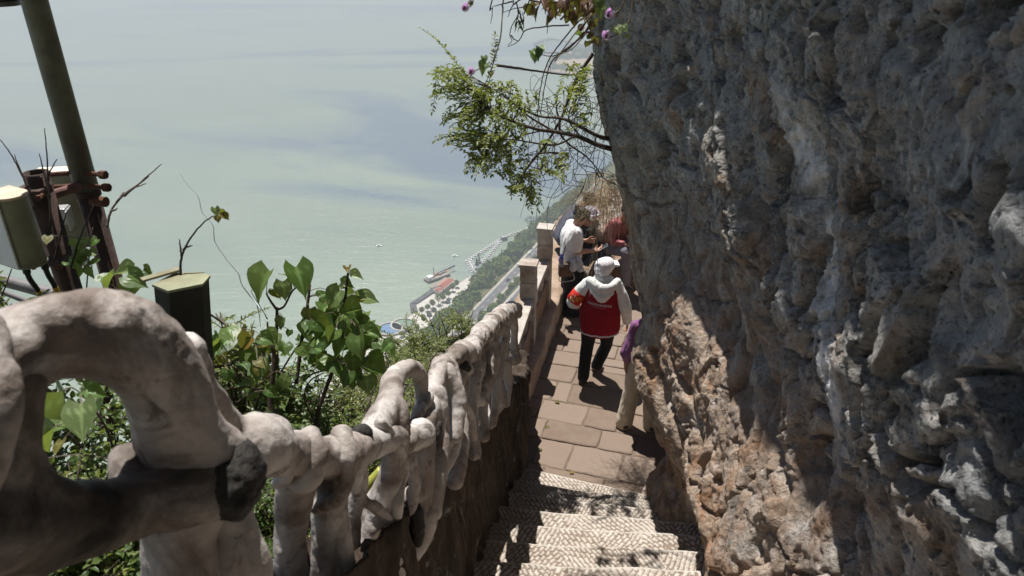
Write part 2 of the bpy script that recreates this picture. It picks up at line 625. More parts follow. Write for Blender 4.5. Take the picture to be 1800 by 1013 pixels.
    d = (n1 * 0.75 + n2) * corner - 0.02 + n3 + n4 + n5 * (0.35 + 0.65 * low) + n6 * (1.0 - 0.8 * low)
    Q[:, 0] += nx * d
    Q[:, 1] += ny * d + (fbm(Q * 5.0, 2, 66) * 0.03)
    Q[:, 2] += fbm(Q * 4.0, 3, 68) * 0.05
    me = mesh_np(Q, grid_faces(nu, nv)[:, ::-1].copy())
    o = link('cliff', me, M['rock'])
    setp(o, kind='structure')
build_cliff()

# ---- stairs: each worn step is a stone with chiselled herringbone grooves
def step_material():
    g = NT('chiselled_step')
    co = g.coord('Object')
    gr = g.attr('ridge')
    n = g.noise(co, 14, 5, 0.65)
    n2 = g.noise(co, 3.0, 4, 0.6)
    worn = g.ramp(n, [(0.25, (0.34, 0.29, 0.24)), (0.5, (0.45, 0.41, 0.36)), (0.75, (0.56, 0.53, 0.49))])
    dirt = g.ramp(n, [(0.3, (0.16, 0.12, 0.09)), (0.7, (0.27, 0.215, 0.172))])
    k = g.math('ADD', gr, g.math('MULTIPLY', g.math('SUBTRACT', n2, 0.52), 1.7), clamp=True)
    c = g.mix(g.ramp(k, [(0.30, 0.0), (0.62, 1.0)]), dirt, worn)
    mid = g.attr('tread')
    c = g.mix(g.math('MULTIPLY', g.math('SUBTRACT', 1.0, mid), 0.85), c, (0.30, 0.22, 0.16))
    nr = g.bump(g.noise(co, 60, 5, 0.7), 0.5, 0.006)
    g.bsdf(c, 0.78, nr, spec=0.3)
    M['step'] = g.m
step_material()

def stair_left(y):
    return np.interp(y, [0.0, 3.35, 5.6, 6.2], [-0.62, -0.24, 0.05, 0.12])

def build_stairs():
    root = bpy.data.objects.new('stairs', None)
    COL.objects.link(root)
    setp(root, kind='structure')
    bpy_mw['stairs'] = Matrix.Identity(4)
    for k in range(0, 15):
        yc = 5.58 - TREAD * k
        zt = LAND_Z + RISE * (k + 1)
        skew = -0.33 * math.exp(-k / 2.6) - 0.02
        xl, xr = float(stair_left(yc)) - 0.12, 1.55
        vis = k <= 9
        nu, nv = (300, 84) if vis else (40, 14)
        s = np.linspace(0, 1, nu)
        X = xl + (xr - xl) * s
        y_front = yc + (s - 0.5) * skew * (xr - xl) + 0.012 * gnoise(np.stack([X * 3, np.full(nu, k * 9.1), np.zeros(nu)], 1), 5)
        skew2 = -0.33 * math.exp(-(k + 1) / 2.6) - 0.02
        y_back = yc - TREAD + (s - 0.5) * skew2 * (xr - xl) - 0.05
        # profile: underside front, riser, nosing, tread, back
        prof_u = np.concatenate([np.linspace(0, 0.999, nv - 8)])
        rows = []
        ridge = []
        tread = []
        t = prof_u
        XX = np.repeat(X, nv)
        Y = np.zeros((nu, nv)); Zz = np.zeros((nu, nv)); RG = np.zeros((nu, nv)); TR = np.zeros((nu, nv))
        for j in range(nv):
            if j < 8:
                f = j / 7.0
                Y[:, j] = y_front - 0.012 * max(0, f - 0.8) * 5
                Zz[:, j] = zt - RISE - 0.02 + (RISE + 0.008) * f
                RG[:, j] = 0.35
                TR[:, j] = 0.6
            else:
                f = (j - 8) / (nv - 9)
                Y[:, j] = y_front - 0.012 - f * (y_front - 0.012 - y_back)
                Zz[:, j] = zt
        yy = Y[:, 8:]
        xx = np.repeat(X[:, None], nv - 8, 1)
        # blocks of grooves with changing direction
        rs = random.Random(k * 31 + 5)
        xb = xl
        sgn = rs.choice((-1, 1))
        g = np.zeros_like(xx)
        hgt = np.zeros_like(xx)
        wobx = fbm(np.stack([xx.ravel() * 9, yy.ravel() * 9, np.full(xx.size, k * 3.3)], 1), 3, 3).reshape(xx.shape) * 0.010
        while xb < xr:
            wd = rs.uniform(0.22, 0.42)
            ang = sgn * rs.uniform(0.35, 0.75) + math.pi / 2 * 0
            per = rs.uniform(0.028, 0.035)
            m = (xx >= xb) & (xx < xb + wd)
            ph = (xx * math.cos(ang) + yy * math.sin(ang) + wobx) / per
            w = np.sin(2 * np.pi * ph) * 0.5 + 0.5
            # cross cuts
            ph2 = (-xx * math.sin(ang) + yy * math.cos(ang) + wobx * 1.5) / (per * rs.uniform(1.5, 2.3)) + 0.37 * np.floor(ph)
            w2 = np.clip(np.sin(2 * np.pi * ph2) * 1.6 + 1.5, 0, 1)
            g[m] = (smoothstep(0.10, 0.42, w) * (0.25 + 0.75 * w2))[m]
            xb += wd * 1.0
            sgn = -sgn if rs.random() < 0.75 else sgn
        brk = fbm(np.stack([xx.ravel() * 5, yy.ravel() * 5, np.full(xx.size, k * 7.7)], 1), 4, 8).reshape(xx.shape)
        g = np.clip(g * (0.97 + 0.5 * brk) + 0.2 * brk + 0.03, 0, 1)
        nose = smoothstep(0.022, 0.006, y_front[:, None] - 0.012 - yy)
        g = np.maximum(g, nose * 0.55)
        g2 = smoothstep(0.2, 0.7, g)
        # tidy edges; worn plain stone towards the left end
        edge = smoothstep(0.0, 0.10, (xx - float(stair_left(yc))) / (xr - xl) + 0.12 * brk - 0.01)
        Zz[:, 8:] += (g2 - 1) * 0.008 * (0.35 + 0.65 * edge) + brk * 0.008
        Zz[:, 8:] -= 0.012 * np.exp(-((xx - 0.42) / 0.42) ** 2)
        RG[:, 8:] = g2
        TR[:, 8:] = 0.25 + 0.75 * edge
        Zz[:, 7] = Zz[:, 8] - 0.006
        V = np.stack([np.repeat(X[:, None], nv, 1).ravel(), Y.ravel(), Zz.ravel()], 1)
        me = mesh_np(V, grid_faces(nu, nv))
        float_attr(me, 'ridge', RG.ravel())
        float_attr(me, 'tread', TR.ravel())
        link('step', me, M['step'], root)
build_stairs()

# ---- landing and path: sandstone flags, each laid with open joints
simple('flag_stone', (0.335, 0.245, 0.185), 0.85, 0.16, 9, 0.25, stain=(0.26, 0.18, 0.13))
simple('joint_earth', (0.16, 0.118, 0.09), 0.95, 0.35, 40, 0.6)

def flag_mat():
    g = NT('flag_stone_each')
    co = g.coord('Object')
    r = g.objrand()
    base = g.ramp(r, [(0.0, (0.155, 0.111, 0.082)), (0.5, (0.195, 0.144, 0.109)), (1.0, (0.225, 0.172, 0.135))])
    n = g.noise(co, 6, 6, 0.65)
    c = g.mix(g.ramp(n, [(0.35, 0.0), (0.7, 0.5)]), base, (0.24, 0.188, 0.152))
    c = g.mix(g.ramp(g.noise(co, 17, 5, 0.7), [(0.56, 0.0), (0.72, 0.5)]), c, (0.165, 0.12, 0.092))
    nr = g.bump(g.noise(co, 55, 5, 0.65), 0.35, 0.006)
    g.bsdf(c, 0.82, nr, spec=0.3)
    M['flag'] = g.m
flag_mat()

def path_left(y):
    return np.interp(y, [5.5, 6.2, 6.8, 7.75, 8.94, 10.0, 11.2], [0.0, 0.08, 0.14, 0.354, 0.62, 0.9, 1.3])

def build_path():
    # bedding sheet under the flags
    xs = np.linspace(-0.4, 7.0, 60)
    ys = np.linspace(4.9, 12.5, 60)
    X, Y = np.meshgrid(xs, ys, indexing='ij')
    V = np.stack([X.ravel(), Y.ravel(), np.full(X.size, LAND_Z - 0.012)], 1)
    V[:, 0] = np.maximum(V[:, 0], path_left(V[:, 1]) - 0.3)
    V[:, 2] += fbm(V * 9, 3, 4) * 0.006
    o = link('path', mesh_np(V, grid_faces(60, 60)), M['joint_earth'])
    setp(o, kind='structure')
    bpy_mw['path'] = Matrix.Identity(4)
    rs = random.Random(11)
    ang = -0.30
    R = Matrix.Rotation(ang, 3, 'Z')
    y = 4.2
    while y < 11.5:
        dep = rs.uniform(0.29, 0.44)
        x = -1.5 + rs.uniform(0, 0.5)
        while x < 5.0:
            wd = rs.uniform(0.36, 0.72) if rs.random() > 0.14 else rs.uniform(0.14, 0.26)
            sub = [(x, y, wd, dep)]
            if rs.random() < 0.12:
                sub = [(x, y, wd, dep * 0.45), (x, y + dep * 0.45, wd, dep * 0.55)]
            for (sx, sy, sw, sd) in sub:
                gp = 0.0065
                c = R @ Vector((sx + sw / 2, sy + sd / 2, 0))
                c.x -= 1.0; c.y += 0.55
                if c.y < 5.15 or c.x < float(path_left(c.y)) - 0.35 or c.x > 3.6 + max(0, c.y - 8) or c.y > 11.6 or (c.x > 1.9 and c.y < 7.2):
                    continue
                n = 5
                pts = []
                hw, hd = sw / 2 - gp, sd / 2 - gp
                per = [(-hw, -hd), (hw, -hd), (hw, hd), (-hw, hd)]
                for a in range(4):
                    p, q = per[a], per[(a + 1) % 4]
                    for b in range(n):
                        f = b / n
                        j = 0.005
                        if b == 0: cj = (rs.uniform(-.02, .012) * (1 if p[0] > 0 else -1), rs.uniform(-.02, .012) * (1 if p[1] > 0 else -1))
                        k2 = (1 - f) ** 2
                        pts.append((p[0] + (q[0] - p[0]) * f + rs.uniform(-j, j) + cj[0] * k2, p[1] + (q[1] - p[1]) * f + rs.uniform(-j, j) + cj[1] * k2))
                top = rs.uniform(-0.004, 0.008)
                tx, ty = rs.uniform(-0.012, 0.012), rs.uniform(-0.012, 0.012)
                m = len(pts)
                V = []
                for (qx, qy) in pts:
                    V.append((qx, qy, -0.05))
                for (qx, qy) in pts:
                    V.append((qx, qy, top - 0.007 + tx * qx + ty * qy))
                for (qx, qy) in pts:
                    V.append((qx * (1 - 0.012 / max(hw, 0.05)), qy * (1 - 0.012 / max(hd, 0.05)), top + tx * qx + ty * qy))
                F = []
                for a in range(m):
                    b = (a + 1) % m
                    F.append((a, b, m + b, m + a))
                    F.append((m + a, m + b, 2 * m + b, 2 * m + a))
                F.append(tuple(range(2 * m, 3 * m)))
                me = mesh_np(np.array(V), F, smooth=False)
                f = bpy.data.objects.new('flagstone', me)
                COL.objects.link(f)
                me.materials.append(M['flag'])
                f.location = (c.x, c.y, LAND_Z)
                f.rotation_euler = (0, 0, ang + rs.uniform(-0.012, 0.012))
                f.parent = o
            x += wd
        y += dep
build_path()
# ================================================================== WALL, RUSTIC RAILING, BALUSTRADE, LOCAL GROUND
def root_material():
    g = NT('painted_cement_root')
    co = g.coord('Object')
    a = g.noise(co, 5, 5, 0.6, 0.4)
    b = g.noise(co, 22, 6, 0.7)
    c = g.ramp(a, [(0.3, (0.33, 0.275, 0.245)), (0.5, (0.47, 0.425, 0.395)), (0.66, (0.60, 0.57, 0.55))])
    c = g.mix(g.ramp(g.noise(co, 3.1, 6, 0.65, 0.6), [(0.50, 0.0), (0.62, 0.9)]), c, (0.15, 0.112, 0.09))
    c = g.mix(g.ramp(g.noise(co, 9, 6, 0.7, 0.8), [(0.58, 0.0), (0.66, 0.85)]), c, (0.10, 0.08, 0.068))
    c = g.mix(g.ramp(b, [(0.55, 0.0), (0.75, 0.6)]), c, (0.24, 0.20, 0.175))
    st = g.noise(g.mapping(co, (16, 16, 3)), 1.0, 5, 0.7)
    c = g.mix(g.ramp(st, [(0.54, 0.0), (0.70, 0.7)]), c, (0.15, 0.13, 0.115))
    h = g.math('ADD', g.noise(co, 75, 5, 0.65), g.math('MULTIPLY', g.noise(co, 18, 4, 0.6), 1.4))
    nr = g.bump(h, 0.5, 0.006)
    g.bsdf(c, 0.62, nr, spec=0.35)
    M['root'] = g.m
    g = NT('shaded_cement_root')  # darker copy of the root cement: shade put into the beam's colour
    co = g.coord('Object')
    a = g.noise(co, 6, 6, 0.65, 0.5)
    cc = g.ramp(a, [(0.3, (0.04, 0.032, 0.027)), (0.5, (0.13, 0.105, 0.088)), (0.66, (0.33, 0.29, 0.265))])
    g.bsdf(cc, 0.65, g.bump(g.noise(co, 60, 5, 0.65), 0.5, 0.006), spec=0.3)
    M['root_shade'] = g.m
    g = NT('charred_cut_face')
    co = g.coord('Object')
    c = g.ramp(g.noise(co, 20, 6, 0.7), [(0.35, (0.012, 0.011, 0.010)), (0.7, (0.06, 0.055, 0.05))])
    g.bsdf(c, 0.7, g.bump(g.noise(co, 40, 6, 0.7), 0.9, 0.012), spec=0.3)
    M['char'] = g.m
root_material()

def wall_material():
    g = NT('weathered_cement_wall')
    co = g.coord('Object')
    bark = g.noise(g.mapping(co, (14, 14, 2.0)), 1.0, 6, 0.7, 0.8)
    pat = g.noise(co, 3.5, 5, 0.65)
    c = g.ramp(bark, [(0.3, (0.022, 0.015, 0.010)), (0.52, (0.065, 0.045, 0.032)), (0.72, (0.16, 0.125, 0.098))])
    c = g.mix(g.ramp(pat, [(0.5, 0.0), (0.66, 0.65)]), c, (0.04, 0.037, 0.03))
    c = g.mix(g.ramp(g.noise(co, 7, 6, 0.7), [(0.6, 0.0), (0.7, 0.7)]), c, (0.36, 0.34, 0.31))
    nr = g.bump(g.math('ADD', bark, g.math('MULTIPLY', g.noise(co, 45, 5, 0.7), 0.5)), 1.0, 0.02)
    g.bsdf(c, 0.9, nr, spec=0.2)
    M['bark_wall'] = g.m
wall_material()
simple('parapet_cement', (0.44, 0.40, 0.36), 0.85, 0.2, 9, 0.3, stain=(0.24, 0.17, 0.12))
simple('parapet_panel', (0.27, 0.175, 0.115), 0.85, 0.25, 8, 0.3, stain=(0.36, 0.30, 0.24))
simple('ledge_cement', (0.36, 0.27, 0.20), 0.88, 0.2, 7, 0.4, stain=(0.22, 0.15, 0.11))
simple('pale_ground_rock', (0.33, 0.31, 0.285), 0.9, 0.4, 4, 0.8, stain=(0.15, 0.12, 0.09))

def wall_top(y):
    return np.interp(y, [-0.5, 2.3, 3.6, 6.08, 6.95], [-0.55, -2.1, -2.83, -3.98, -4.25])

def build_stone_wall():
    ny, nf = 330, 70
    ys = np.linspace(-0.6, 6.93, ny)
    V = np.zeros((ny, nf, 3))
    for i, y in enumerate(ys):
        xf = float(stair_left(y)) - 0.03 + 0.05 * float(smoothstep(5.2, 6.2, y))
        zt = float(wall_top(y))
        zb = float(floor_z(y)) - 0.35
        w = 0.20 + 0.1 * float(smoothstep(3.5, 5.5, y))
        k = 46
        V[i, :k, 0] = xf
        V[i, :k, 2] = np.linspace(zb, zt, k)
        t = np.linspace(0, 1, nf - k - 10 + 1)[1:]
        V[i, k:k + len(t), 0] = xf - w * t
        V[i, k:k + len(t), 2] = zt + 0.03 * np.sin(np.pi * t) - 0.22 * t * float(smoothstep(4.0, 2.6, y))
        V[i, k + len(t):, 0] = xf - w
        V[i, k + len(t):, 2] = np.linspace(zt, zb, nf - k - len(t))
        V[i, :, 1] = y
    P = V.reshape(-1, 3)
    nrm = np.zeros((ny, nf, 3))
    nrm[:, :46, 0] = 1
    nrm[:, 46:60, 2] = 1
    nrm[:, 60:, 0] = -1
    nrm = nrm.reshape(-1, 3)
    d = ridged(P * np.array((7, 7, 1.3)), 4, 5) * 0.022 + fbm(P * np.array((3, 3, 2.2)), 4, 8) * 0.055 + fbm(P * 30, 2, 9) * 0.006
    P = P + nrm * d[:, None]
    P[:, 2] += (nrm[:, 2] > 0) * (fbm(P * 4, 3, 12) * 0.03 - 0.02)
    mb_f = grid_faces(ny, nf)
    me = mesh_np(P, mb_f)
    end = [(ny - 1) * nf + j for j in range(nf)]
    bm = bmesh.new(); bm.from_mesh(me); bm.verts.ensure_lookup_table()
    bm.faces.new([bm.verts[j] for j in end])
    bmesh.ops.triangulate(bm, faces=[f for f in bm.faces if len(f.verts) > 4])
    bmesh.ops.recalc_face_normals(bm, faces=bm.faces)
    bm.to_mesh(me); bm.free()
    o = link('stair_wall', me, M['bark_wall'])
    setp(o, 'rough dark cement wall with bark-like face beside the stone stairs', 'wall')
build_stone_wall()

# ---- rustic railing: cement cast and painted as knotted roots
def rp(px, py, d, rpx):
    k = 1.0 if d < 1.6 else 0.9
    return tuple(at(px, py, d)), rpx * k * d / FPX

def limb(*pts):
    P = [rp(*p) for p in pts]
    return ([p[0] for p in P], [p[1] for p in P])

def build_railing():
    base = at(640, 1000, 2.6)
    T = empty('rustic_railing', tuple(base), 'knotted railing of pale cement roots running down beside the stairs', 'railing')
    def part(name, tubes, vox, sm=4, lump=(0.012, 7), fine=(0.003, 38), mat='root'):
        if mat.startswith('root'):
            lump = (lump[0] * 0.75, lump[1] * 0.8); fine = (fine[0] * 1.0, fine[1] * 0.7)
            sm += 2
        me = soft_union(tubes, vox, sm, lump, fine)
        return link(name, me, M[mat], T)
    # the great near loop
    part('arched_root', [
        limb((-200, 800, .98, 70), (-100, 700, 1.02, 78), (-10, 650, 1.08, 82), (75, 600, 1.14, 80), (170, 588, 1.2, 82), (250, 618, 1.26, 80), (292, 690, 1.32, 74), (312, 770, 1.38, 76), (345, 840, 1.42, 72)),
        limb((95, 568, 1.12, 58), (160, 556, 1.18, 50), (215, 570, 1.2, 48)),
        limb((300, 690, 1.32, 66), (345, 760, 1.36, 52), (395, 800, 1.42, 46)),
    ], 0.0055, 5, (0.012, 8), (0.0022, 45))
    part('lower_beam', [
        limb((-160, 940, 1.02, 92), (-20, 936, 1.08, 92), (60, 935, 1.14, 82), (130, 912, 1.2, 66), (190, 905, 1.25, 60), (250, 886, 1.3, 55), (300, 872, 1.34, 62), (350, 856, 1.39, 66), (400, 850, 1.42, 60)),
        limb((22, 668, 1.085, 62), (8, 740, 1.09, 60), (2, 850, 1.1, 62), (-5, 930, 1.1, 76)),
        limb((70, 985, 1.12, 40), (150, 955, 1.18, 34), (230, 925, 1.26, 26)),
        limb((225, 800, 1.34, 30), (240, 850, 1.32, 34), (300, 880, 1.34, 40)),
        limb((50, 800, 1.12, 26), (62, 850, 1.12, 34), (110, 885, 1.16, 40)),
    ], 0.0055, 5, (0.012, 8), (0.0022, 45), 'root_shade')
    part('side_root', [limb((-60, 590, 1.0, 62), (-22, 690, .96, 60), (-26, 790, .95, 50), (-60, 880, .96, 54))], 0.006)
    part('knot', [limb((392, 800, 1.43, 50), (412, 845, 1.4, 58), (405, 880, 1.4, 50))], 0.0055, 3, (0.014, 10), (0.004, 40), 'char')
    part('post', [limb((330, 870, 1.45, 78), (318, 960, 1.47, 66), (325, 1060, 1.5, 72), (330, 1250, 1.52, 84))], 0.007)
    part('post', [limb((395, 870, 1.5, 46), (412, 950, 1.52, 44), (432, 1040, 1.55, 46), (440, 1250, 1.6, 52))], 0.007)
    # the root behind the loop and the run of bulbs on the handrail
    part('handrail_root', [
        limb((322, 620, 1.5, 40), (362, 690, 1.6, 34), (392, 745, 1.72, 34), (430, 785, 1.8, 52)),
        limb((425, 790, 1.78, 66), (462, 790, 1.86, 62), (500, 800, 1.95, 44), (535, 800, 2.05, 48), (560, 805, 2.1, 40), (598, 800, 2.18, 46), (640, 786, 2.35, 34), (676, 772, 2.5, 30), (700, 768, 2.62, 24)),
        limb((690, 790, 2.62, 20), (715, 775, 2.75, 26), (740, 762, 2.85, 28)),
        limb((452, 760, 1.85, 40), (480, 770, 1.9, 40), (492, 815, 1.9, 30)),
    ], 0.007, 4, (0.011, 9), (0.0025, 40))
    part('post', [limb((530, 800, 2.05, 46), (520, 860, 2.07, 38), (512, 930, 2.1, 33), (512, 1010, 2.12, 34), (515, 1150, 2.2, 38)),
                  limb((545, 768, 2.03, 24), (556, 800, 2.0, 22), (545, 840, 2.0, 20), (515, 850, 2.02, 16))], 0.0075)
    part('post', [limb((590, 800, 2.2, 44), (580, 860, 2.2, 36), (578, 925, 2.22, 36), (585, 1000, 2.25, 44), (590, 1150, 2.3, 48)),
                  limb((600, 765, 2.16, 22), (612, 800, 2.12, 20), (610, 845, 2.12, 18), (590, 880, 2.12, 17), (555, 893, 2.16, 15))], 0.0075)
    part('post', [limb((628, 800, 2.45, 20), (632, 850, 2.5, 18), (622, 910, 2.52, 18), (612, 990, 2.55, 26), (600, 1080, 2.6, 34))], 0.008)
    # first high crook
    part('crook_root', [
        limb((640, 785, 2.4, 26), (660, 755, 2.5, 33), (684, 705, 2.65, 27), (692, 668, 2.8, 23), (714, 648, 2.95, 19), (736, 656, 3.05, 16), (742, 700, 3.1, 14), (732, 745, 3.1, 14)),
        limb((686, 700, 2.65, 24), (700, 745, 2.62, 24), (690, 820, 2.65, 25), (672, 880, 2.68, 27), (662, 950, 2.72, 34), (655, 1030, 2.75, 42), (650, 1150, 2.8, 46)),
        limb((664, 870, 2.74, 20), (640, 930, 2.78, 28), (610, 1000, 2.8, 40), (590, 1070, 2.82, 44)),
    ], 0.0075, 4, (0.010, 9), (0.0025, 40))
    part('sawn_stub', [limb((640, 763, 2.3, 20), (622, 768, 2.26, 17))], 0.006, 2, (0.006, 20), (0.002, 60), 'char')
    # second high crook
    part('crook_root', [
        limb((720, 770, 2.9, 27), (740, 748, 3.05, 27), (758, 704, 3.2, 23), (768, 660, 3.35, 20), (777, 638, 3.45, 17), (792, 650, 3.5, 17), (800, 700, 3.45, 18), (786, 760, 3.4, 20), (775, 800, 3.35, 17)),
        limb((745, 760, 3.05, 26), (742, 830, 3.05, 25), (748, 890, 3.06, 26), (735, 940, 3.05, 30), (715, 985, 3.0, 22)),
        limb((705, 880, 2.95, 16), (730, 868, 3.0, 20), (748, 850, 3.05, 20)),
    ], 0.009, 4, (0.011, 8), (0.003, 36))
    part('sawn_stub', [limb((735, 748, 2.93, 15), (722, 752, 2.88, 14))], 0.007, 2, (0.006, 20), (0.002, 60), 'char')
    part('sawn_stub', [limb((764, 768, 3.06, 12), (772, 745, 3.08, 8))], 0.007, 2, (0.006, 20), (0.002, 60), 'char')
    part('twining_root', [limb((800, 690, 3.5, 18), (806, 740, 3.5, 14), (790, 800, 3.4, 15), (770, 850, 3.3, 13), (760, 880, 3.25, 13))], 0.009)
    # far run of the rail, rising out of the wall top in loops
    part('handrail_root', [
        limb((790, 628, 3.6, 17), (815, 622, 3.9, 21), (838, 602, 4.3, 22), (852, 582, 4.7, 20), (872, 566, 5.2, 20), (886, 552, 5.7, 19), (900, 546, 6.3, 15), (909, 552, 6.7, 9)),
        limb((800, 622, 3.7, 19), (812, 640, 3.75, 15), (822, 655, 3.8, 12)),
    ], 0.010, 4, (0.045, 5.5), (0.006, 30))
    part('looped_root', [limb((838, 600, 4.25, 15), (842, 640, 4.25, 14), (828, 690, 4.2, 15), (822, 730, 4.15, 13), (812, 765, 4.1, 12)),
                         limb((822, 645, 4.0, 14), (832, 700, 4.1, 13), (846, 705, 4.25, 12))], 0.010, 4, (0.012, 9))
    part('looped_root', [limb((856, 585, 4.8, 14), (868, 615, 4.8, 13), (862, 660, 4.75, 12), (850, 690, 4.7, 15), (848, 730, 4.6, 12), (850, 770, 4.55, 10)),
                         limb((846, 610, 4.5, 14), (860, 600, 4.7, 13))], 0.010, 4, (0.012, 9))
    part('looped_root', [limb((876, 565, 5.3, 13), (888, 590, 5.35, 11), (880, 630, 5.3, 10), (876, 665, 5.25, 11), (882, 700, 5.2, 12), (868, 730, 5.1, 8))], 0.010, 4, (0.012, 9))
    part('looped_root', [limb((896, 550, 6.1, 12), (904, 580, 6.2, 8), (904, 615, 6.3, 8), (910, 632, 6.4, 9), (890, 634, 6.0, 8), (874, 622, 5.6, 8)),
                         limb((892, 640, 6.0, 10), (884, 680, 5.7, 12), (886, 705, 5.6, 9))], 0.010, 4, (0.010, 9))
    part('looped_root', [limb((815, 660, 3.85, 16), (806, 720, 3.8, 17), (796, 780, 3.7, 18), (786, 840, 3.55, 16)),
                         limb((806, 720, 3.8, 15), (822, 735, 3.9, 12), (836, 742, 4.0, 10))], 0.010, 4, (0.012, 9))
    part('sawn_stub', [limb((812, 640, 3.7, 12), (822, 648, 3.72, 9))], 0.008, 2, (0.006, 20), (0.002, 60), 'char')
    part('sawn_stub', [limb((728, 900, 2.96, 17), (732, 930, 2.96, 15), (735, 955, 2.97, 10)),], 0.008, 2, (0.008, 18), (0.003, 50), 'char')
    part('post', [limb((768, 690, 3.2, 20), (772, 760, 3.18, 20), (768, 830, 3.1, 22), (760, 900, 3.05, 22)), limb((785, 650, 3.4, 16), (806, 700, 3.4, 15), (800, 770, 3.35, 16))], 0.009, 4, (0.014, 9))
    part('post', [limb((806, 640, 3.75, 18), (800, 700, 3.65, 18), (810, 770, 3.6, 17), (798, 850, 3.45, 17))], 0.009, 4, (0.014, 9))
    part('post', [limb((832, 612, 4.1, 17), (834, 670, 4.0, 16), (826, 730, 3.95, 15), (834, 800, 3.85, 14))], 0.010, 4, (0.014, 9))
    part('post', [limb((850, 600, 4.6, 14), (858, 650, 4.5, 14), (846, 710, 4.4, 14), (852, 770, 4.3, 12))], 0.010, 4, (0.014, 9))
    part('post', [limb((868, 585, 5.0, 13), (866, 640, 4.9, 13), (874, 690, 4.85, 12), (866, 745, 4.8, 10))], 0.010, 4, (0.014, 9))
    part('post', [limb((890, 565, 5.8, 11), (886, 620, 5.6, 11), (894, 670, 5.6, 10), (888, 710, 5.5, 9))], 0.010, 4, (0.014, 9))
    part('twining_root', [limb((668, 742, 2.42, 14), (690, 770, 2.5, 13), (712, 820, 2.7, 12), (700, 880, 2.66, 12), (690, 940, 2.7, 14), (700, 1010, 2.75, 16))], 0.008)
    part('twining_root', [limb((640, 800, 2.42, 15), (625, 850, 2.45, 13), (640, 880, 2.5, 12), (668, 900, 2.6, 13), (690, 935, 2.68, 12))], 0.008)
    part('twining_root', [limb((752, 700, 3.1, 14), (735, 730, 3.0, 13), (722, 790, 2.9, 12), (730, 850, 2.92, 13), (722, 900, 2.95, 14))], 0.008)
    part('twining_root', [limb((812, 622, 3.8, 11), (800, 660, 3.7, 10), (806, 700, 3.65, 10), (826, 725, 3.8, 9), (832, 770, 3.85, 9))], 0.009)
    part('twining_root', [limb((862, 575, 4.9, 9), (852, 610, 4.7, 8), (838, 640, 4.4, 8), (840, 690, 4.3, 9), (830, 740, 4.2, 8))], 0.009)
    part('twining_root', [limb((880, 560, 5.4, 9), (868, 590, 5.0, 8), (872, 640, 5.1, 8), (858, 700, 4.9, 9), (862, 750, 4.8, 8))], 0.009)
    part('twining_root', [limb((470, 745, 1.86, 12), (500, 770, 1.9, 12), (508, 830, 1.95, 11), (488, 850, 2.0, 9))], 0.006)
build_railing()

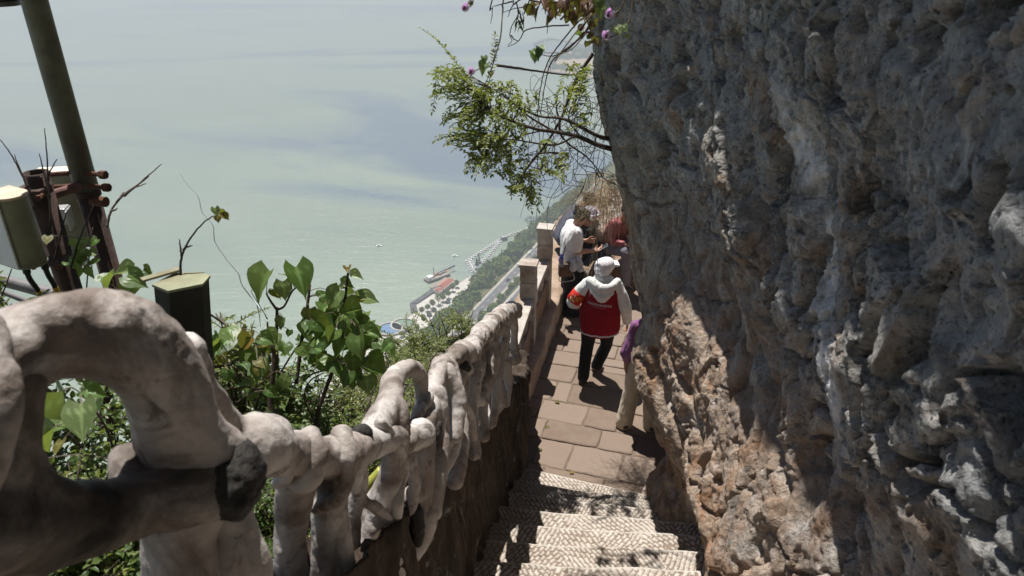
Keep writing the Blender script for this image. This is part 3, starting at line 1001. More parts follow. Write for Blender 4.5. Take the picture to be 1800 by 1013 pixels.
# ---- cement balustrade past the railing
def build_balustrade():
    T = empty('balustrade', (0.1, 6.6, -4.9), 'sloping cement balustrade with square posts along the drop', 'balustrade')
    LZ = LAND_Z + 0.33
    posts = [(0.20, 7.98), (0.445, 9.12)]
    start = (-0.02, 6.75)
    CZ = -4.10
    def post(x, y, rz):
        mb = MB()
        mb.box((x, y, (LZ - 0.6 + CZ) / 2), (0.175, 0.175, CZ - LZ + 0.6), rz)
        mb.build('post', M['parapet_cement'], T, bevel=0.008)
        mb = MB(); mb.box((x, y, CZ + 0.105), (0.19, 0.19, 0.206), rz)
        mb.build('post_block', M['parapet_cement'], T, bevel=0.01)
        mb = MB(); mb.box((x, y, CZ + 0.31), (0.185, 0.185, 0.196), rz)
        mb.build('post_block', M['parapet_cement'], T, bevel=0.01)
        mb = MB(); mb.box((x, y, CZ + 0.43), (0.215, 0.215, 0.04), rz)
        mb.build('post_cap', M['parapet_cement'], T, bevel=0.006)
    def bay(a, b):
        a, b = Vector(a), Vector(b)
        d = (b - a); L = d.length; rz = math.atan2(d.y, d.x)
        c = (a + b) / 2
        R = Matrix.Rotation(rz, 3, 'Z')
        mb = MB(); mb.box((c.x, c.y, CZ - 0.035), (L - 0.2, 0.155, 0.07), rz)
        mb.build('coping', M['parapet_cement'], T, bevel=0.012)
        # lower panel
        mb = MB(); mb.box((c.x, c.y, LZ + 0.165), (L - 0.2, 0.10, 0.33), rz)
        mb.build('panel', M['parapet_panel'], T, bevel=0.006)
        mb = MB(); mb.box((c.x, c.y, LZ + 0.35), (L - 0.2, 0.12, 0.036), rz)
        mb.build('lower_rail', M['parapet_panel'], T, bevel=0.006)
        nb = max(2, int(L / 0.55))
        for k in range(nb):
            f = (k + 0.5) / nb * (L - 0.3) - (L - 0.3) / 2
            p = c + (R @ Vector((f, 0, 0))).to_2d()
            mb = MB()
            mb.box((p.x, p.y, (LZ + 0.369 + CZ - 0.071) / 2), (0.17, 0.085, CZ - 0.071 - LZ - 0.369), rz)
            mb.build('baluster', M['parapet_cement'], T, bevel=0.02)
    pts = [start] + posts
    for i in range(2):
        bay(pts[i], pts[i + 1])
    for i, p in enumerate(posts):
        d = Vector(pts[i + 1]) - Vector(pts[i])
        post(p[0], p[1], math.atan2(d.y, d.x))
    # raised kerb at the foot of the balustrade
    ny, nf = 120, 22
    ys = np.linspace(6.2, 11.9, ny)
    V = np.zeros((ny, nf, 3))
    for i, y in enumerate(ys):
        xr = float(path_left(y)) - 0.01
        xl = xr - 0.62
        V[i, :8, 0] = xr; V[i, :8, 2] = np.linspace(LAND_Z - 0.06, LZ - 0.02, 8)
        V[i, 8:15, 0] = np.linspace(xr - 0.015, xl, 7); V[i, 8:15, 2] = LZ
        V[i, 15:, 0] = xl; V[i, 15:, 2] = np.linspace(LZ - 0.02, LAND_Z - 1.4, 7)
        V[i, :, 1] = y
    P = V.reshape(-1, 3)
    P[:, 0] += fbm(P * np.array((5, 5, 4)), 4, 3) * 0.022
    P[:, 2] += fbm(P * 4.0, 3, 6) * 0.012
    me = mesh_np(P, grid_faces(ny, nf))
    me.polygons.foreach_set('use_smooth', np.ones(len(me.polygons), dtype=bool))
    link('kerb', me, M['ledge_cement'], T)
build_balustrade()

# ---- ledge of rock and earth outside the wall, falling away to the lake
def ground_z(x, y):
    x = np.asarray(x, dtype=np.float64); y = np.asarray(y, dtype=np.float64)
    z = -2.35 - 0.30 * np.maximum(y - 1.5, -2) - 0.06 * np.maximum(y - 5, 0) ** 1.3
    edge = -2.5 + 0.22 * y + 0.35 * np.sin(y * 1.3)
    drop = np.maximum(0, edge - x)
    z = z - 1.7 * drop - 0.25 * drop ** 1.6
    z = z - 0.25 * np.maximum(0, -0.75 + 0.12 * y - x)
    return z
def build_ledge():
    xs = np.linspace(-14, 1.4, 190)
    ys = np.linspace(-2.5, 16, 200)
    X, Y = np.meshgrid(xs, ys, indexing='ij')
    x, y = X.ravel(), Y.ravel()
    z = ground_z(x, y)
    P = np.stack([x, y, z], 1)
    z = z + fbm(P * 1.2, 4, 2) * 0.22 + fbm(P * 4.5, 3, 4) * 0.07
    # tuck the sheet under the stairs and the path
    xl = np.where(y < 6.2, stair_left(np.minimum(y, 6.2)) - 0.28, path_left(y) - 0.55)
    t = smoothstep(-0.02, 0.25, x - xl)
    z = np.minimum(z, np.where(t > 0, floor_z(y) - 0.7, 99))
    P[:, 2] = z
    g = NT('ledge_earth')
    co = g.coord('Object')
    c = g.ramp(g.noise(co, 3, 6, 0.7), [(0.3, (0.07, 0.06, 0.04)), (0.5, (0.16, 0.135, 0.10)), (0.7, (0.33, 0.31, 0.28))])
    c = g.mix(g.ramp(g.noise(co, 1.5, 5, 0.7), [(0.45, 0.0), (0.6, 0.8)]), c, (0.055, 0.075, 0.025))
    g.bsdf(c, 0.95, g.bump(g.noise(co, 14, 6, 0.75), 0.9, 0.06), spec=0.2)
    o = link('ledge_ground', mesh_np(P, grid_faces(190, 200)), g.m)
    setp(o, kind='structure')
build_ledge()

def build_rock_sheet(name, fn, nu, nv, seed):
    U, Vv = np.meshgrid(np.linspace(0, 1, nu), np.linspace(0, 1, nv), indexing='ij')
    P, N = fn(U.ravel(), Vv.ravel())
    d = fbm(P * 0.9, 4, seed) * 0.2 + ridged(P * 2.2, 4, seed + 3) * 0.06 + fbm(P * 7, 4, seed + 5) * 0.04
    P = P + N * d[:, None]
    me = mesh_np(P, grid_faces(nu, nv))
    setp(link(name, me, M['rock']), kind='structure')
def _behind(u, v):
    x = -7 + 9.5 * u
    z = -4 + 13 * v
    y = -1.75 + 0.10 * np.maximum(z, 0) - 0.25 * np.maximum(0, -x - 1)
    return np.stack([x, y, z], 1), np.tile(np.array((0.0, 1.0, 0.0)), (len(u), 1))
build_rock_sheet('sky_blocker_rock', _behind, 120, 160, 71)  # unseen rock added behind the camera to block sky light
def build_outcrop():
    # rock the sitters rest on, past the last post of the balustrade
    n, m = 170, 90
    th = np.linspace(0, 2 * np.pi, n); ph = np.linspace(0.02, math.pi - 0.02, m)
    T, Pp = np.meshgrid(th, ph, indexing='ij'); T, Pp = T.ravel(), Pp.ravel()
    D = np.stack([np.cos(T) * np.sin(Pp), np.sin(T) * np.sin(Pp), np.cos(Pp)], 1)
    Q = np.sign(D) * np.abs(D) ** 0.7
    P = np.array((2.25, 11.45, -5.6)) + Q * np.array((1.45, 1.35, 1.35))
    d = fbm(P * 1.1, 4, 5) * 0.22 + ridged(P * 2.6, 4, 9) * 0.07 + fbm(P * 8, 3, 2) * 0.03
    P = P + D * d[:, None]
    me = mesh_np(P, grid_faces(n, m))
    setp(link('rock_outcrop', me, M['rock']), kind='structure')
build_outcrop()
# ================================================================== TELECOM GEAR ON THE LEFT
simple('galvanised_olive', (0.15, 0.155, 0.13), 0.5, 0.25, 12, 0.1, 0.3, 0.4, stain=(0.085, 0.08, 0.065))
simple('rusty_pipe', (0.055, 0.034, 0.028), 0.7, 0.35, 14, 0.4, 0.1, 0.3, stain=(0.10, 0.055, 0.04))
simple('red_oxide_pipe', (0.17, 0.085, 0.075), 0.6, 0.3, 18, 0.3, 0.1, 0.3, stain=(0.09, 0.05, 0.045))
simple('rust_bolt', (0.11, 0.045, 0.025), 0.75, 0.4, 40, 0.5)
simple('radome_cream', (0.62, 0.58, 0.50), 0.55, 0.08, 9, 0.05)
simple('radome_side', (0.24, 0.235, 0.17), 0.5, 0.25, 7, 0.05, stain=(0.14, 0.125, 0.07))
simple('radome_white', (0.70, 0.72, 0.73), 0.45, 0.06, 9, 0.03)
simple('cap_tan', (0.62, 0.50, 0.38), 0.6, 0.15, 12, 0.1)
simple('bracket_zinc', (0.42, 0.43, 0.44), 0.4, 0.2, 20, 0.15, 0.6)
simple('dark_panel', (0.028, 0.026, 0.022), 0.6, 0.3, 8, 0.1)
simple('pale_green_cap', (0.27, 0.28, 0.18), 0.75, 0.18, 10, 0.25, stain=(0.20, 0.17, 0.11))
simple('black_rubber', (0.015, 0.015, 0.017), 0.5, 0.2, 30, 0.05)
simple('yellow_tape', (0.55, 0.36, 0.05), 0.6, 0.15, 30, 0.0)
simple('grey_conduit', (0.20, 0.195, 0.20), 0.6, 0.2, 14, 0.15)

def vpos(px, py, y):
    return np.array(at_y(px, py, y))

def ring_tube(mb, a, b, ro, ri, n=20):
    """an open pipe with wall thickness from a (closed) up to b (open)"""
    a, b = np.array(a), np.array(b)
    V1, F1 = tube_np([a, b], [ro, ro], n, cap=False)
    mb.add(V1, F1)
    V2, F2 = tube_np([a + (b - a) * 0.5, b], [ri, ri], n, cap=False)
    mb.add(V2, [tuple(reversed(f)) for f in F2])
    k = len(mb.v)
    o0, i0 = k - 4 * n + n, k - n
    mb.f.extend([(o0 + j, o0 + (j + 1) % n, i0 + (j + 1) % n, i0 + j) for j in range(n)])

def bolt_parts(root, p, d, length, r):
    p, d = np.array(p), np.array(d)
    mb = MB()
    mb.tube([p, p + d * length], r, 8)
    mb.tube([p + d * length * 0.72, p + d * length * 1.0], r * 1.75, 6)
    mb.build('bolt', M['rust_bolt'], root, smooth=False)

def build_mast():
    Y = 4.05
    top, mid, bot = vpos(60, 0, Y), vpos(163, 338, Y), vpos(205, 520, Y)
    def xz(z):      # the mast leans a little
        return top[0] + (bot[0] - top[0]) * (z - top[2]) / (bot[2] - top[2])
    x = xz(mid[2])
    gz0 = float(ground_z(x, Y)) - 0.4
    base = np.array((xz(gz0), Y, gz0))
    T = empty('antenna_mast', tuple(base), 'tall olive steel mast with rusty lower tube on the far left', 'mast')
    mb = MB(); mb.tube([base, (x, Y, mid[2] + 0.02)], 0.060, 24)
    mb.build('lower_tube', M['rusty_pipe'], T, smooth=False)
    mb = MB(); mb.tube([(x, Y, mid[2]), (xz(3.2), Y, 3.2)], 0.064, 24)
    mb.build('upper_tube', M['galvanised_olive'], T, smooth=False)
    for o in T.children: o.data.polygons.foreach_set('use_smooth', [len(p.vertices) == 4 for p in o.data.polygons])
    mb = MB(); mb.tube([(x, Y, mid[2] - 0.02), (x, Y, mid[2] + 0.015)], 0.069, 24)
    mb.build('collar', M['rusty_pipe'], T)
    zs = (float(vpos(163, 300, Y)[2]), float(vpos(170, 322, Y)[2]))
    for z in zs:
        bolt_parts(T, (x + 0.05, Y - 0.05, z), (0.97, -0.25, 0), 0.13, 0.014)
        bolt_parts(T, (x - 0.05, Y - 0.05, z), (-0.97, -0.25, -0.0), 0.13, 0.014)
    z2 = float(vpos(180, 350, Y)[2])
    mb = MB(); mb.tube([(x + 0.03, Y - 0.03, z2), (x + 0.12, Y - 0.05, z2)], 0.03, 10)
    mb.build('lug', M['rust_bolt'], T)
    return x, Y
MX, MY = build_mast()

def build_stub():
    Y = 3.75
    t, b = vpos(57, 303, Y), vpos(125, 500, Y)
    x = (t[0] + b[0]) / 2
    T = empty('stub_pipe', (x, Y, float(ground_z(x, Y))), 'short open-topped rusty pipe clamped to the antenna mast', 'pipe')
    mb = MB(); ring_tube(mb, (x, Y, b[2] - 1.0), (x, Y, t[2]), 0.062, 0.054, 24)
    o = mb.build('tube', M['rusty_pipe'], T)
    o.data.polygons.foreach_set('use_smooth', np.ones(len(o.data.polygons), dtype=bool))
    z = float(vpos(95, 347, Y)[2])
    mb = MB(); mb.tube([(x, Y - 0.02, z), (MX, MY - 0.06, z - 0.02)], 0.026, 14)
    mb.build('crossbar', M['red_oxide_pipe'], T)
    for dz in (0.05, -0.34):
        mb = MB()
        mb.box((x - 0.01, Y - 0.05, z + dz), (0.15, 0.12, 0.045))
        mb.build('clamp', M['rusty_pipe'], T, bevel=0.01)
        bolt_parts(T, (x - 0.07, Y - 0.1, z + dz), (0.2, -0.98, 0), 0.06, 0.009)
        bolt_parts(T, (x + 0.07, Y - 0.1, z + dz), (0.2, -0.98, 0), 0.06, 0.009)
    return x, Y
SX, SY = build_stub()

def panel_antenna(label, c, w, d, h, rz, mats, name='panel_antenna', capm='cap_tan'):
    """a radome: flat back, bowed front, lipped end caps"""
    T = empty(name, (c[0], c[1], c[2] - h / 2), label, 'antenna')
    R = Matrix.Rotation(rz, 3, 'Z')
    def prof(s):
        pts = [(-w / 2, d / 2), (-w / 2, -d * 0.12)]
        for k in range(1, 16):
            a = math.pi * k / 16
            pts.append((-w / 2 * math.cos(a), -d * 0.12 - d * 0.38 * math.sin(a)))
        pts += [(w / 2, -d * 0.12), (w / 2, d / 2)]
        return [Vector((p[0] * s, p[1] * s, 0)) for p in pts]
    def slab(nm, z0, z1, s, m, bev=0.004):
        P = prof(s)
        n = len(P)
        V = [Vector(c) + R @ (p + Vector((0, 0, z0))) for p in P] + [Vector(c) + R @ (p + Vector((0, 0, z1))) for p in P]
        F = [(i, (i + 1) % n, n + (i + 1) % n, n + i) for i in range(n)] + [tuple(range(n - 1, -1, -1)), tuple(range(n, 2 * n))]
        mb = MB(); mb.add(V, F)
        return mb.build(nm, M[m], T, bevel=bev)
    slab('radome', -h / 2 + 0.014, h / 2 - 0.014, 0.985, mats[0])
    slab('end_cap', h / 2 - 0.014, h / 2, 1.02, capm)
    slab('end_cap', -h / 2, -h / 2 + 0.014, 1.02, mats[0])
    if len(mats) > 1:
        mb = MB()
        mb.box(Vector(c) + R @ Vector((-w / 2 - 0.002, 0.08 * d, 0)), (0.008, d * 0.75, h * 0.95), rot=R)
        mb.build('face_plate', M[mats[1]], T)
    return T

def build_antennas():
    c = vpos(30, 402, 3.3)
    panel_antenna('small cream panel antenna with white face at the left edge', tuple(c), 0.15, 0.20, 0.36, math.radians(62), ('radome_side', 'radome_white'))
    c = vpos(128, 365, 4.35)
    T = panel_antenna('cream panel antenna half hidden behind the rusty pipes', tuple(c), 0.30, 0.11, 0.50, math.radians(8), ('radome_side', ), capm='radome_cream')
    for (px, py) in ((104, 378), (132, 452)):
        p = vpos(px, py, 4.16)
        mb = MB(); mb.box(p, (0.11, 0.09, 0.10), 0.2)
        mb.build('bracket', M['bracket_zinc'], T, bevel=0.008)
        mb = MB(); mb.box(p + np.array((0.06, 0.0, -0.02)), (0.012, 0.12, 0.12), 0.3)
        mb.build('bracket_ear', M['bracket_zinc'], T, bevel=0.003)
    # the darker one with the pale lid
    P = at(318, 494, 2.95)
    w = 0.20
    T = empty('antenna_housing', (P.x, P.y, P.z - 0.62), 'dark antenna housing with pale green lid behind the rail loop', 'antenna')
    pts = [(-0.100, -0.03), (-0.055, 0.075), (0.05, 0.085), (0.096, 0.05), (0.094, -0.025), (-0.015, -0.085)]
    n = len(pts)
    def slab(nm, z0, z1, s, m, bev):
        V = [(P.x + p[0] * s + 0.13 * z0, P.y + p[1] * s, P.z + z0) for p in pts] + [(P.x + p[0] * s + 0.13 * z1, P.y + p[1] * s, P.z + z1) for p in pts]
        F = [(i, (i + 1) % n, n + (i + 1) % n, n + i) for i in range(n)] + [tuple(range(n - 1, -1, -1)), tuple(range(n, 2 * n))]
        mb = MB(); mb.add(V, F)
        return mb.build(nm, M[m], T, bevel=bev)
    slab('housing', -0.62, -0.012, 0.98, 'dark_panel', 0.006)
    slab('lid', -0.012, 0.0, 1.03, 'pale_green_cap', 0.002)
    mb = MB(); mb.box((P.x - 0.045, P.y - 0.052, P.z - 0.31), (0.016, 0.018, 0.6), 0.3)
    mb.build('rib', M['dark_panel'], T, bevel=0.003)
    gb = float(ground_z(P.x - 0.1, P.y)) - 0.3
    mb = MB(); mb.tube([(P.x - 0.085, P.y, P.z - 0.63), (P.x - 0.085, P.y, min(gb, P.z - 1.2))], 0.035, 12)
    mb.build('support_tube', M['rusty_pipe'], T)
    mb = MB(); mb.box((P.x - 0.09, P.y + 0.03, P.z + 0.014), (0.15, 0.035, 0.010), 0.75)
    mb.build('lid_bracket', M['pale_green_cap'], T, bevel=0.002)
    # what hangs in the top left corner
    P = vpos(4, 10, 3.6)
    T = empty('radio_unit', tuple(P), 'dark rounded radio unit at the very top left corner', 'radio unit')
    mb = MB(); mb.tube([P + np.array((0, 0, 0.02)), P + np.array((0, 0, 0.55))], 0.074, 24)
    mb.build('body', M['dark_panel'], T, bevel=0.01)
    mb = MB(); mb.tube([P + np.array((0, 0, 0.0)), P + np.array((0, 0, 0.02))], 0.077, 24)
    mb.build('base_rim', M['galvanised_olive'], T)
    mb = MB(); mb.tube([P + np.array((0.02, 0.02, 0.3)), np.array((MX, MY, P[2] + 0.36))], 0.02, 8)
    mb.build('arm', M['rusty_pipe'], T)
build_antennas()

def build_cables():
    for i, (pts, lab) in enumerate((
        ([(44, 468, 3.3), (52, 490, 3.32), (66, 510, 3.35), (78, 535, 3.36), (90, 570, 3.36)], 'black cable with yellow tape hanging under the white panel, left one'),
        ([(76, 460, 3.34), (84, 482, 3.36), (96, 503, 3.38), (106, 530, 3.38), (112, 570, 3.38)], 'black cable with yellow tape hanging under the white panel, right one'))):
        P = catmull([at_y(a, b, y) for a, b, y in pts], 24)
        T = empty('cable', tuple(P[-1]), lab, 'cable', 'antenna cables')
        mb = MB(); mb.tube(P, 0.013, 8); mb.build('sheath', M['black_rubber'], T, smooth=True)
        mb = MB(); mb.tube(P[1:4], 0.018, 8); mb.build('connector', M['black_rubber'], T)
        mb = MB(); mb.tube(P[12:16], 0.0145, 8); mb.build('tape', M['yellow_tape'], T)
    a, b = at_y(-60, 478, 3.7), at_y(140, 532, 3.7)
    mb = MB(); mb.tube(catmull([a, (a + b) / 2 + Vector((0, 0, 0.01)), b], 12), 0.034, 14)
    setp(mb.build('conduit', M['grey_conduit'], smooth=True), 'thick grey conduit pipe crossing behind the rail at left edge', 'pipe', 'conduits by the mast')
    a, b = at_y(-60, 492, 3.6), at_y(90, 548, 3.6)
    mb = MB(); mb.tube(catmull([a, (a + b) / 2 + Vector((0, 0, 0.01)), b], 12), 0.016, 10)
    setp(mb.build('conduit', M['grey_conduit'], smooth=True), 'thin dark conduit pipe just below the thick grey one', 'pipe', 'conduits by the mast')
    a, b = at(672, 828, 3.05), at(470, 1030, 3.0)
    g = NT('yellow_bamboo')
    co = g.coord('Object')
    c = g.ramp(g.noise(co, 5, 4, 0.5), [(0.35, (0.30, 0.34, 0.06)), (0.65, (0.62, 0.47, 0.16))])
    g.bsdf(c, 0.4)
    T = empty('bamboo_pole', tuple(b), 'yellow green bamboo pole lying aslant behind the rail posts', 'pole')
    d = (b - a)
    n = 5
    for k in range(n):
        p, q = a + d * (k / n), a + d * ((k + 1) / n - 0.006)
        mb = MB(); mb.tube([p, p.lerp(q, .1), p.lerp(q, .9), q], [0.026, 0.0235, 0.0235, 0.026], 12)
        mb.build('segment', g.m, T, smooth=True)
build_cables()
# ================================================================== PLANTS
def leaf_mat(name, lo, mid, hi, trans=0.35, rough=0.42, use_obj=False, spec=0.4):
    g = NT(name)
    r = g.objrand() if use_obj else g.attr('rnd')
    c = g.ramp(r, [(0.0, lo), (0.55, mid), (1.0, hi)])
    n = g.noise(g.coord('Object'), 30 if use_obj else 3.0, 3, 0.5)
    c = g.mix(g.ramp(n, [(0.4, 0.0), (0.75, 0.35)]), c, tuple(v * 0.55 for v in mid))
    if use_obj:
        v = g.attr('vein')
        c = g.mix(g.math('MULTIPLY', v, 0.8), c, tuple(min(1, x * 2.0 + 0.03) for x in mid))
    p = g.n('ShaderNodeBsdfPrincipled')
    g.put(p.inputs['Base Color'], c)
    p.inputs['Roughness'].default_value = rough
    p.inputs['Specular IOR Level'].default_value = spec
    if use_obj:
        g.link(g.bump(v, 0.6, 0.004), p.inputs['Normal'])
    t = g.n('ShaderNodeBsdfTranslucent')
    tc = g.mix(0.5, c, (0.40, 0.50, 0.05), 'MIX')
    g.put(t.inputs['Color'], tc)
    m = g.n('ShaderNodeMixShader')
    m.inputs[0].default_value = trans
    g.link(p.outputs[0], m.inputs[1]); g.link(t.outputs[0], m.inputs[2])
    g.link(m.outputs[0], g.out.inputs['Surface'])
    M[name] = g.m

leaf_mat('leaf_shrub', (0.04, 0.075, 0.016), (0.07, 0.125, 0.026), (0.13, 0.18, 0.045))
leaf_mat('leaf_bright', (0.075, 0.11, 0.02), (0.13, 0.175, 0.03), (0.21, 0.225, 0.055))
leaf_mat('leaf_box', (0.075, 0.10, 0.016), (0.14, 0.175, 0.028), (0.24, 0.25, 0.055), 0.42)
leaf_mat('leaf_heart', (0.045, 0.09, 0.022), (0.095, 0.17, 0.04), (0.19, 0.26, 0.075), 0.42, 0.42, True, 0.5)
leaf_mat('leaf_pale', (0.13, 0.19, 0.07), (0.17, 0.23, 0.09), (0.22, 0.27, 0.12), 0.35, 0.4, True)
leaf_mat('leaf_olive', (0.10, 0.095, 0.02), (0.16, 0.14, 0.03), (0.27, 0.15, 0.035), 0.4, 0.45, True)
leaf_mat('leaf_dead', (0.07, 0.028, 0.018), (0.13, 0.055, 0.032), (0.20, 0.10, 0.06), 0.2, 0.6)
leaf_mat('straw', (0.34, 0.25, 0.15), (0.50, 0.39, 0.25), (0.66, 0.56, 0.40), 0.15, 0.7)
simple('bark', (0.075, 0.055, 0.042), 0.85, 0.35, 30, 0.5)
simple('bark_pale', (0.17, 0.135, 0.105), 0.85, 0.35, 30, 0.5)
simple('twig_dark', (0.035, 0.026, 0.021), 0.8, 0.3, 30, 0.2)
simple('twig_grey', (0.19, 0.16, 0.135), 0.8, 0.3, 30, 0.2)

class Leaves:
    """folded lance-shaped leaves collected into one mesh"""
    def __init__(self):
        self.p, self.d, self.n, self.l, self.w, self.r = [], [], [], [], [], []
    def add(self, p, d, n, l, w, r):
        self.p.append(p); self.d.append(d); self.n.append(n); self.l.append(l); self.w.append(w); self.r.append(r)
    def mesh(self):
        p, d, n = np.array(self.p, dtype=np.float64), np.array(self.d, dtype=np.float64), np.array(self.n, dtype=np.float64)
        l, w, r = np.array(self.l)[:, None], np.array(self.w)[:, None], np.array(self.r)
        d /= np.maximum(np.linalg.norm(d, axis=1, keepdims=True), 1e-9)
        s = np.cross(d, n); s /= np.maximum(np.linalg.norm(s, axis=1, keepdims=True), 1e-9)
        n = np.cross(s, d)
        k = len(p)
        up = n * w * 0.28
        V = np.stack([p, p + d * l * 0.38 + s * w * 0.5 + up, p + d * l * 0.75 + s * w * 0.34 + up * 0.6 - n * l * 0.04,
                      p + d * l - n * l * 0.10, p + d * l * 0.75 - s * w * 0.34 + up * 0.6 - n * l * 0.04, p + d * l * 0.38 - s * w * 0.5 + up, p + d * l * 0.5], 1).reshape(-1, 3)
        b = np.arange(k)[:, None] * 7
        Fq = np.concatenate([b + np.array([[0, 1, 6, 6]]), ], 0)
        T = np.concatenate([b + np.array([[0, 1, 6]]), b + np.array([[1, 2, 6]]), b + np.array([[2, 3, 6]]), b + np.array([[3, 4, 6]]), b + np.array([[4, 5, 6]]), b + np.array([[5, 0, 6]])], 0)
        me = mesh_np(V, T)
        float_attr(me, 'rnd', np.repeat(r, 7))
        return me

def rv(s=1.0):
    v = rng.normal(size=3)
    return v / np.linalg.norm(v) * s

UP = np.array((0, 0, 1.0))

def leafy_twig(L, pts, ln, wd, step, spread=0.9, start=0.25, hue=(0.0, 1.0), opp=False):
    pts = np.asarray(pts)
    seg = np.linalg.norm(np.diff(pts, axis=0), axis=1)
    cum = np.concatenate([[0], np.cumsum(seg)])
    s = cum[-1] * start
    k = 0
    while s < cum[-1]:
        i = min(np.searchsorted(cum, s) - 1, len(pts) - 2); i = max(i, 0)
        f = (s - cum[i]) / max(seg[i], 1e-9)
        p = pts[i] * (1 - f) + pts[i + 1] * f
        t = pts[i + 1] - pts[i]; t = t / max(np.linalg.norm(t), 1e-9)
        side = np.cross(t, UP); nn = np.linalg.norm(side); side = side / nn if nn > 1e-3 else np.array((1.0, 0, 0))
        sg = 1 if k % 2 else -1
        for q in ((sg, -sg) if opp else (sg,)):
            d = t * 0.65 + side * q * spread + rv(0.45)
            sc = rng.uniform(0.7, 1.15) * (1.0 if s < cum[-1] * 0.85 else 0.75)
            L.add(p, d, UP + rv(0.7), ln * sc, wd * sc, rng.uniform(*hue))
        s += step * rng.uniform(0.7, 1.3)
        k += 1
    t = pts[-1] - pts[-2]
    L.add(pts[-1], t, UP + rv(0.4), ln * 0.8, wd * 0.8, rng.uniform(*hue))

def shrub(label, base, h, r, nst, ln, wd, step, mat, name='shrub', group=None, hue=(0, 1), stem='bark', tw=5, cat='shrub', lean=(0, 0), dense=1.0):
    base = np.array(base, dtype=np.float64)
    T = empty(name, tuple(base), label, cat, group)
    L = Leaves()
    sm = MB()
    for i in range(nst):
        a = rng.uniform(0, 2 * np.pi)
        rr = r * math.sqrt(rng.uniform(0.05, 1))
        top = base + np.array((math.cos(a) * rr + lean[0] * h, math.sin(a) * rr + lean[1] * h, h * rng.uniform(0.55, 1.0) * (1 - 0.35 * (rr / r) ** 2)))
        b0 = base + np.array((math.cos(a), math.sin(a), 0)) * rng.uniform(0, 0.25) * r
        midp = (b0 + top) / 2 + rv(0.10 * h) + UP * 0.1 * h
        P = catmull([b0 - UP * 0.25, b0, midp, top], 12)
        sm.tube(P, np.linspace(0.011, 0.003, 12) * max(0.7, h), 5)
        for q in range(int(tw * dense)):
            f = rng.uniform(0.3, 1.0)
            j = int(f * 11)
            p0 = P[j]
            d = rv(1.0); d[2] = abs(d[2]) * 0.6 + 0.1
            ln2 = h * rng.uniform(0.14, 0.34)
            p1 = p0 + d * ln2 * 0.5 + rv(0.02); p2 = p0 + d * ln2 + np.array((0, 0, -0.12 * ln2)) + rv(0.03)
            TP = catmull([p0, p1, p2], 6)
            sm.tube(TP, np.linspace(0.004, 0.0015, 6) * max(0.6, h), 4)
            leafy_twig(L, TP, ln, wd, step, hue=hue, start=0.1)
    so = sm.build('stems', M[stem], T, smooth=True); so['kind'] = 'stuff'
    f = link('foliage', L.mesh(), M[mat], T)
    f['kind'] = 'stuff'
    return T

# ---- heart-shaped leaf, one mesh shared by every such leaf
def heart_mesh(fold=0.12, curl=0.2, seed=0):
    rs = np.random.default_rng(seed)
    nt, ns = 9, 5
    V, W = [], []
    ts = np.linspace(0, 1, nt)
    def half(t):   # half-width of a cordate leaf, t from base 0 to tip 1
        return 0.56 * math.sin(math.pi * min(1, (t * 0.93 + 0.07)) ** 0.62) ** 0.9 * (1 - t ** 4) + 0.0
    for t in ts:
        w = half(t)
        for j in range(-ns, ns + 1):
            s = j / ns
            x = s * w
            y = -(t * 1.0) + 0.20 * (1 - t) ** 5 * abs(s) ** 1.2 - 0.02 * abs(s)
            z = fold * abs(s) * w * 1.6 - curl * (t ** 2) * 0.6 + 0.018 * math.sin(t * 22 - abs(s) * 5) * abs(s) + rs.uniform(-0.006, 0.006)
            V.append((x, y, z))
            v = max(0, 1 - abs(s) * w * 26)
            k = (t - abs(s) * w * 0.75) * 6.0
            v = max(v, max(0, 1 - abs(k - round(k)) * 7) * 0.75 if 0.2 < t and abs(s) < 0.92 else 0)
            W.append(v)
    me = mesh_np(np.array(V), grid_faces(nt, 2 * ns + 1))
    float_attr(me, 'vein', W)
    return me
HEARTS = {}
def heart_set(mat):
    if mat not in HEARTS:
        HEARTS[mat] = []
        for i, (f, c) in enumerate(((0.12, 0.15), (0.3, 0.3), (0.55, 0.1), (0.05, 0.45), (0.42, 0.6), (-0.12, 0.3))):
            me = heart_mesh(f, c, i)
            me.materials.append(M[mat])
            HEARTS[mat].append(me)
    return HEARTS[mat]

def place_leaf(parent, mw, pos, size, normal, tip, mat, var=None, name='leaf'):
    ms = heart_set(mat)
    me = ms[var if var is not None else int(rng.integers(len(ms)))]
    o = bpy.data.objects.new(name, me)
    COL.objects.link(o)
    n = Vector(normal).normalized()
    y = -Vector(tip)
    y = (y - n * y.dot(n)).normalized()
    x = y.cross(n).normalized()
    R = Matrix((x, y, n)).transposed().to_4x4()
    o.parent = parent
    o.matrix_parent_inverse = mw.inverted()
    o.matrix_basis = Matrix.Translation(Vector(pos)) @ R @ Matrix.Diagonal((size * rng.uniform(0.78, 1.08), size * rng.uniform(0.92, 1.08), size * rng.uniform(0.6, 1.6), 1.0))
    return o

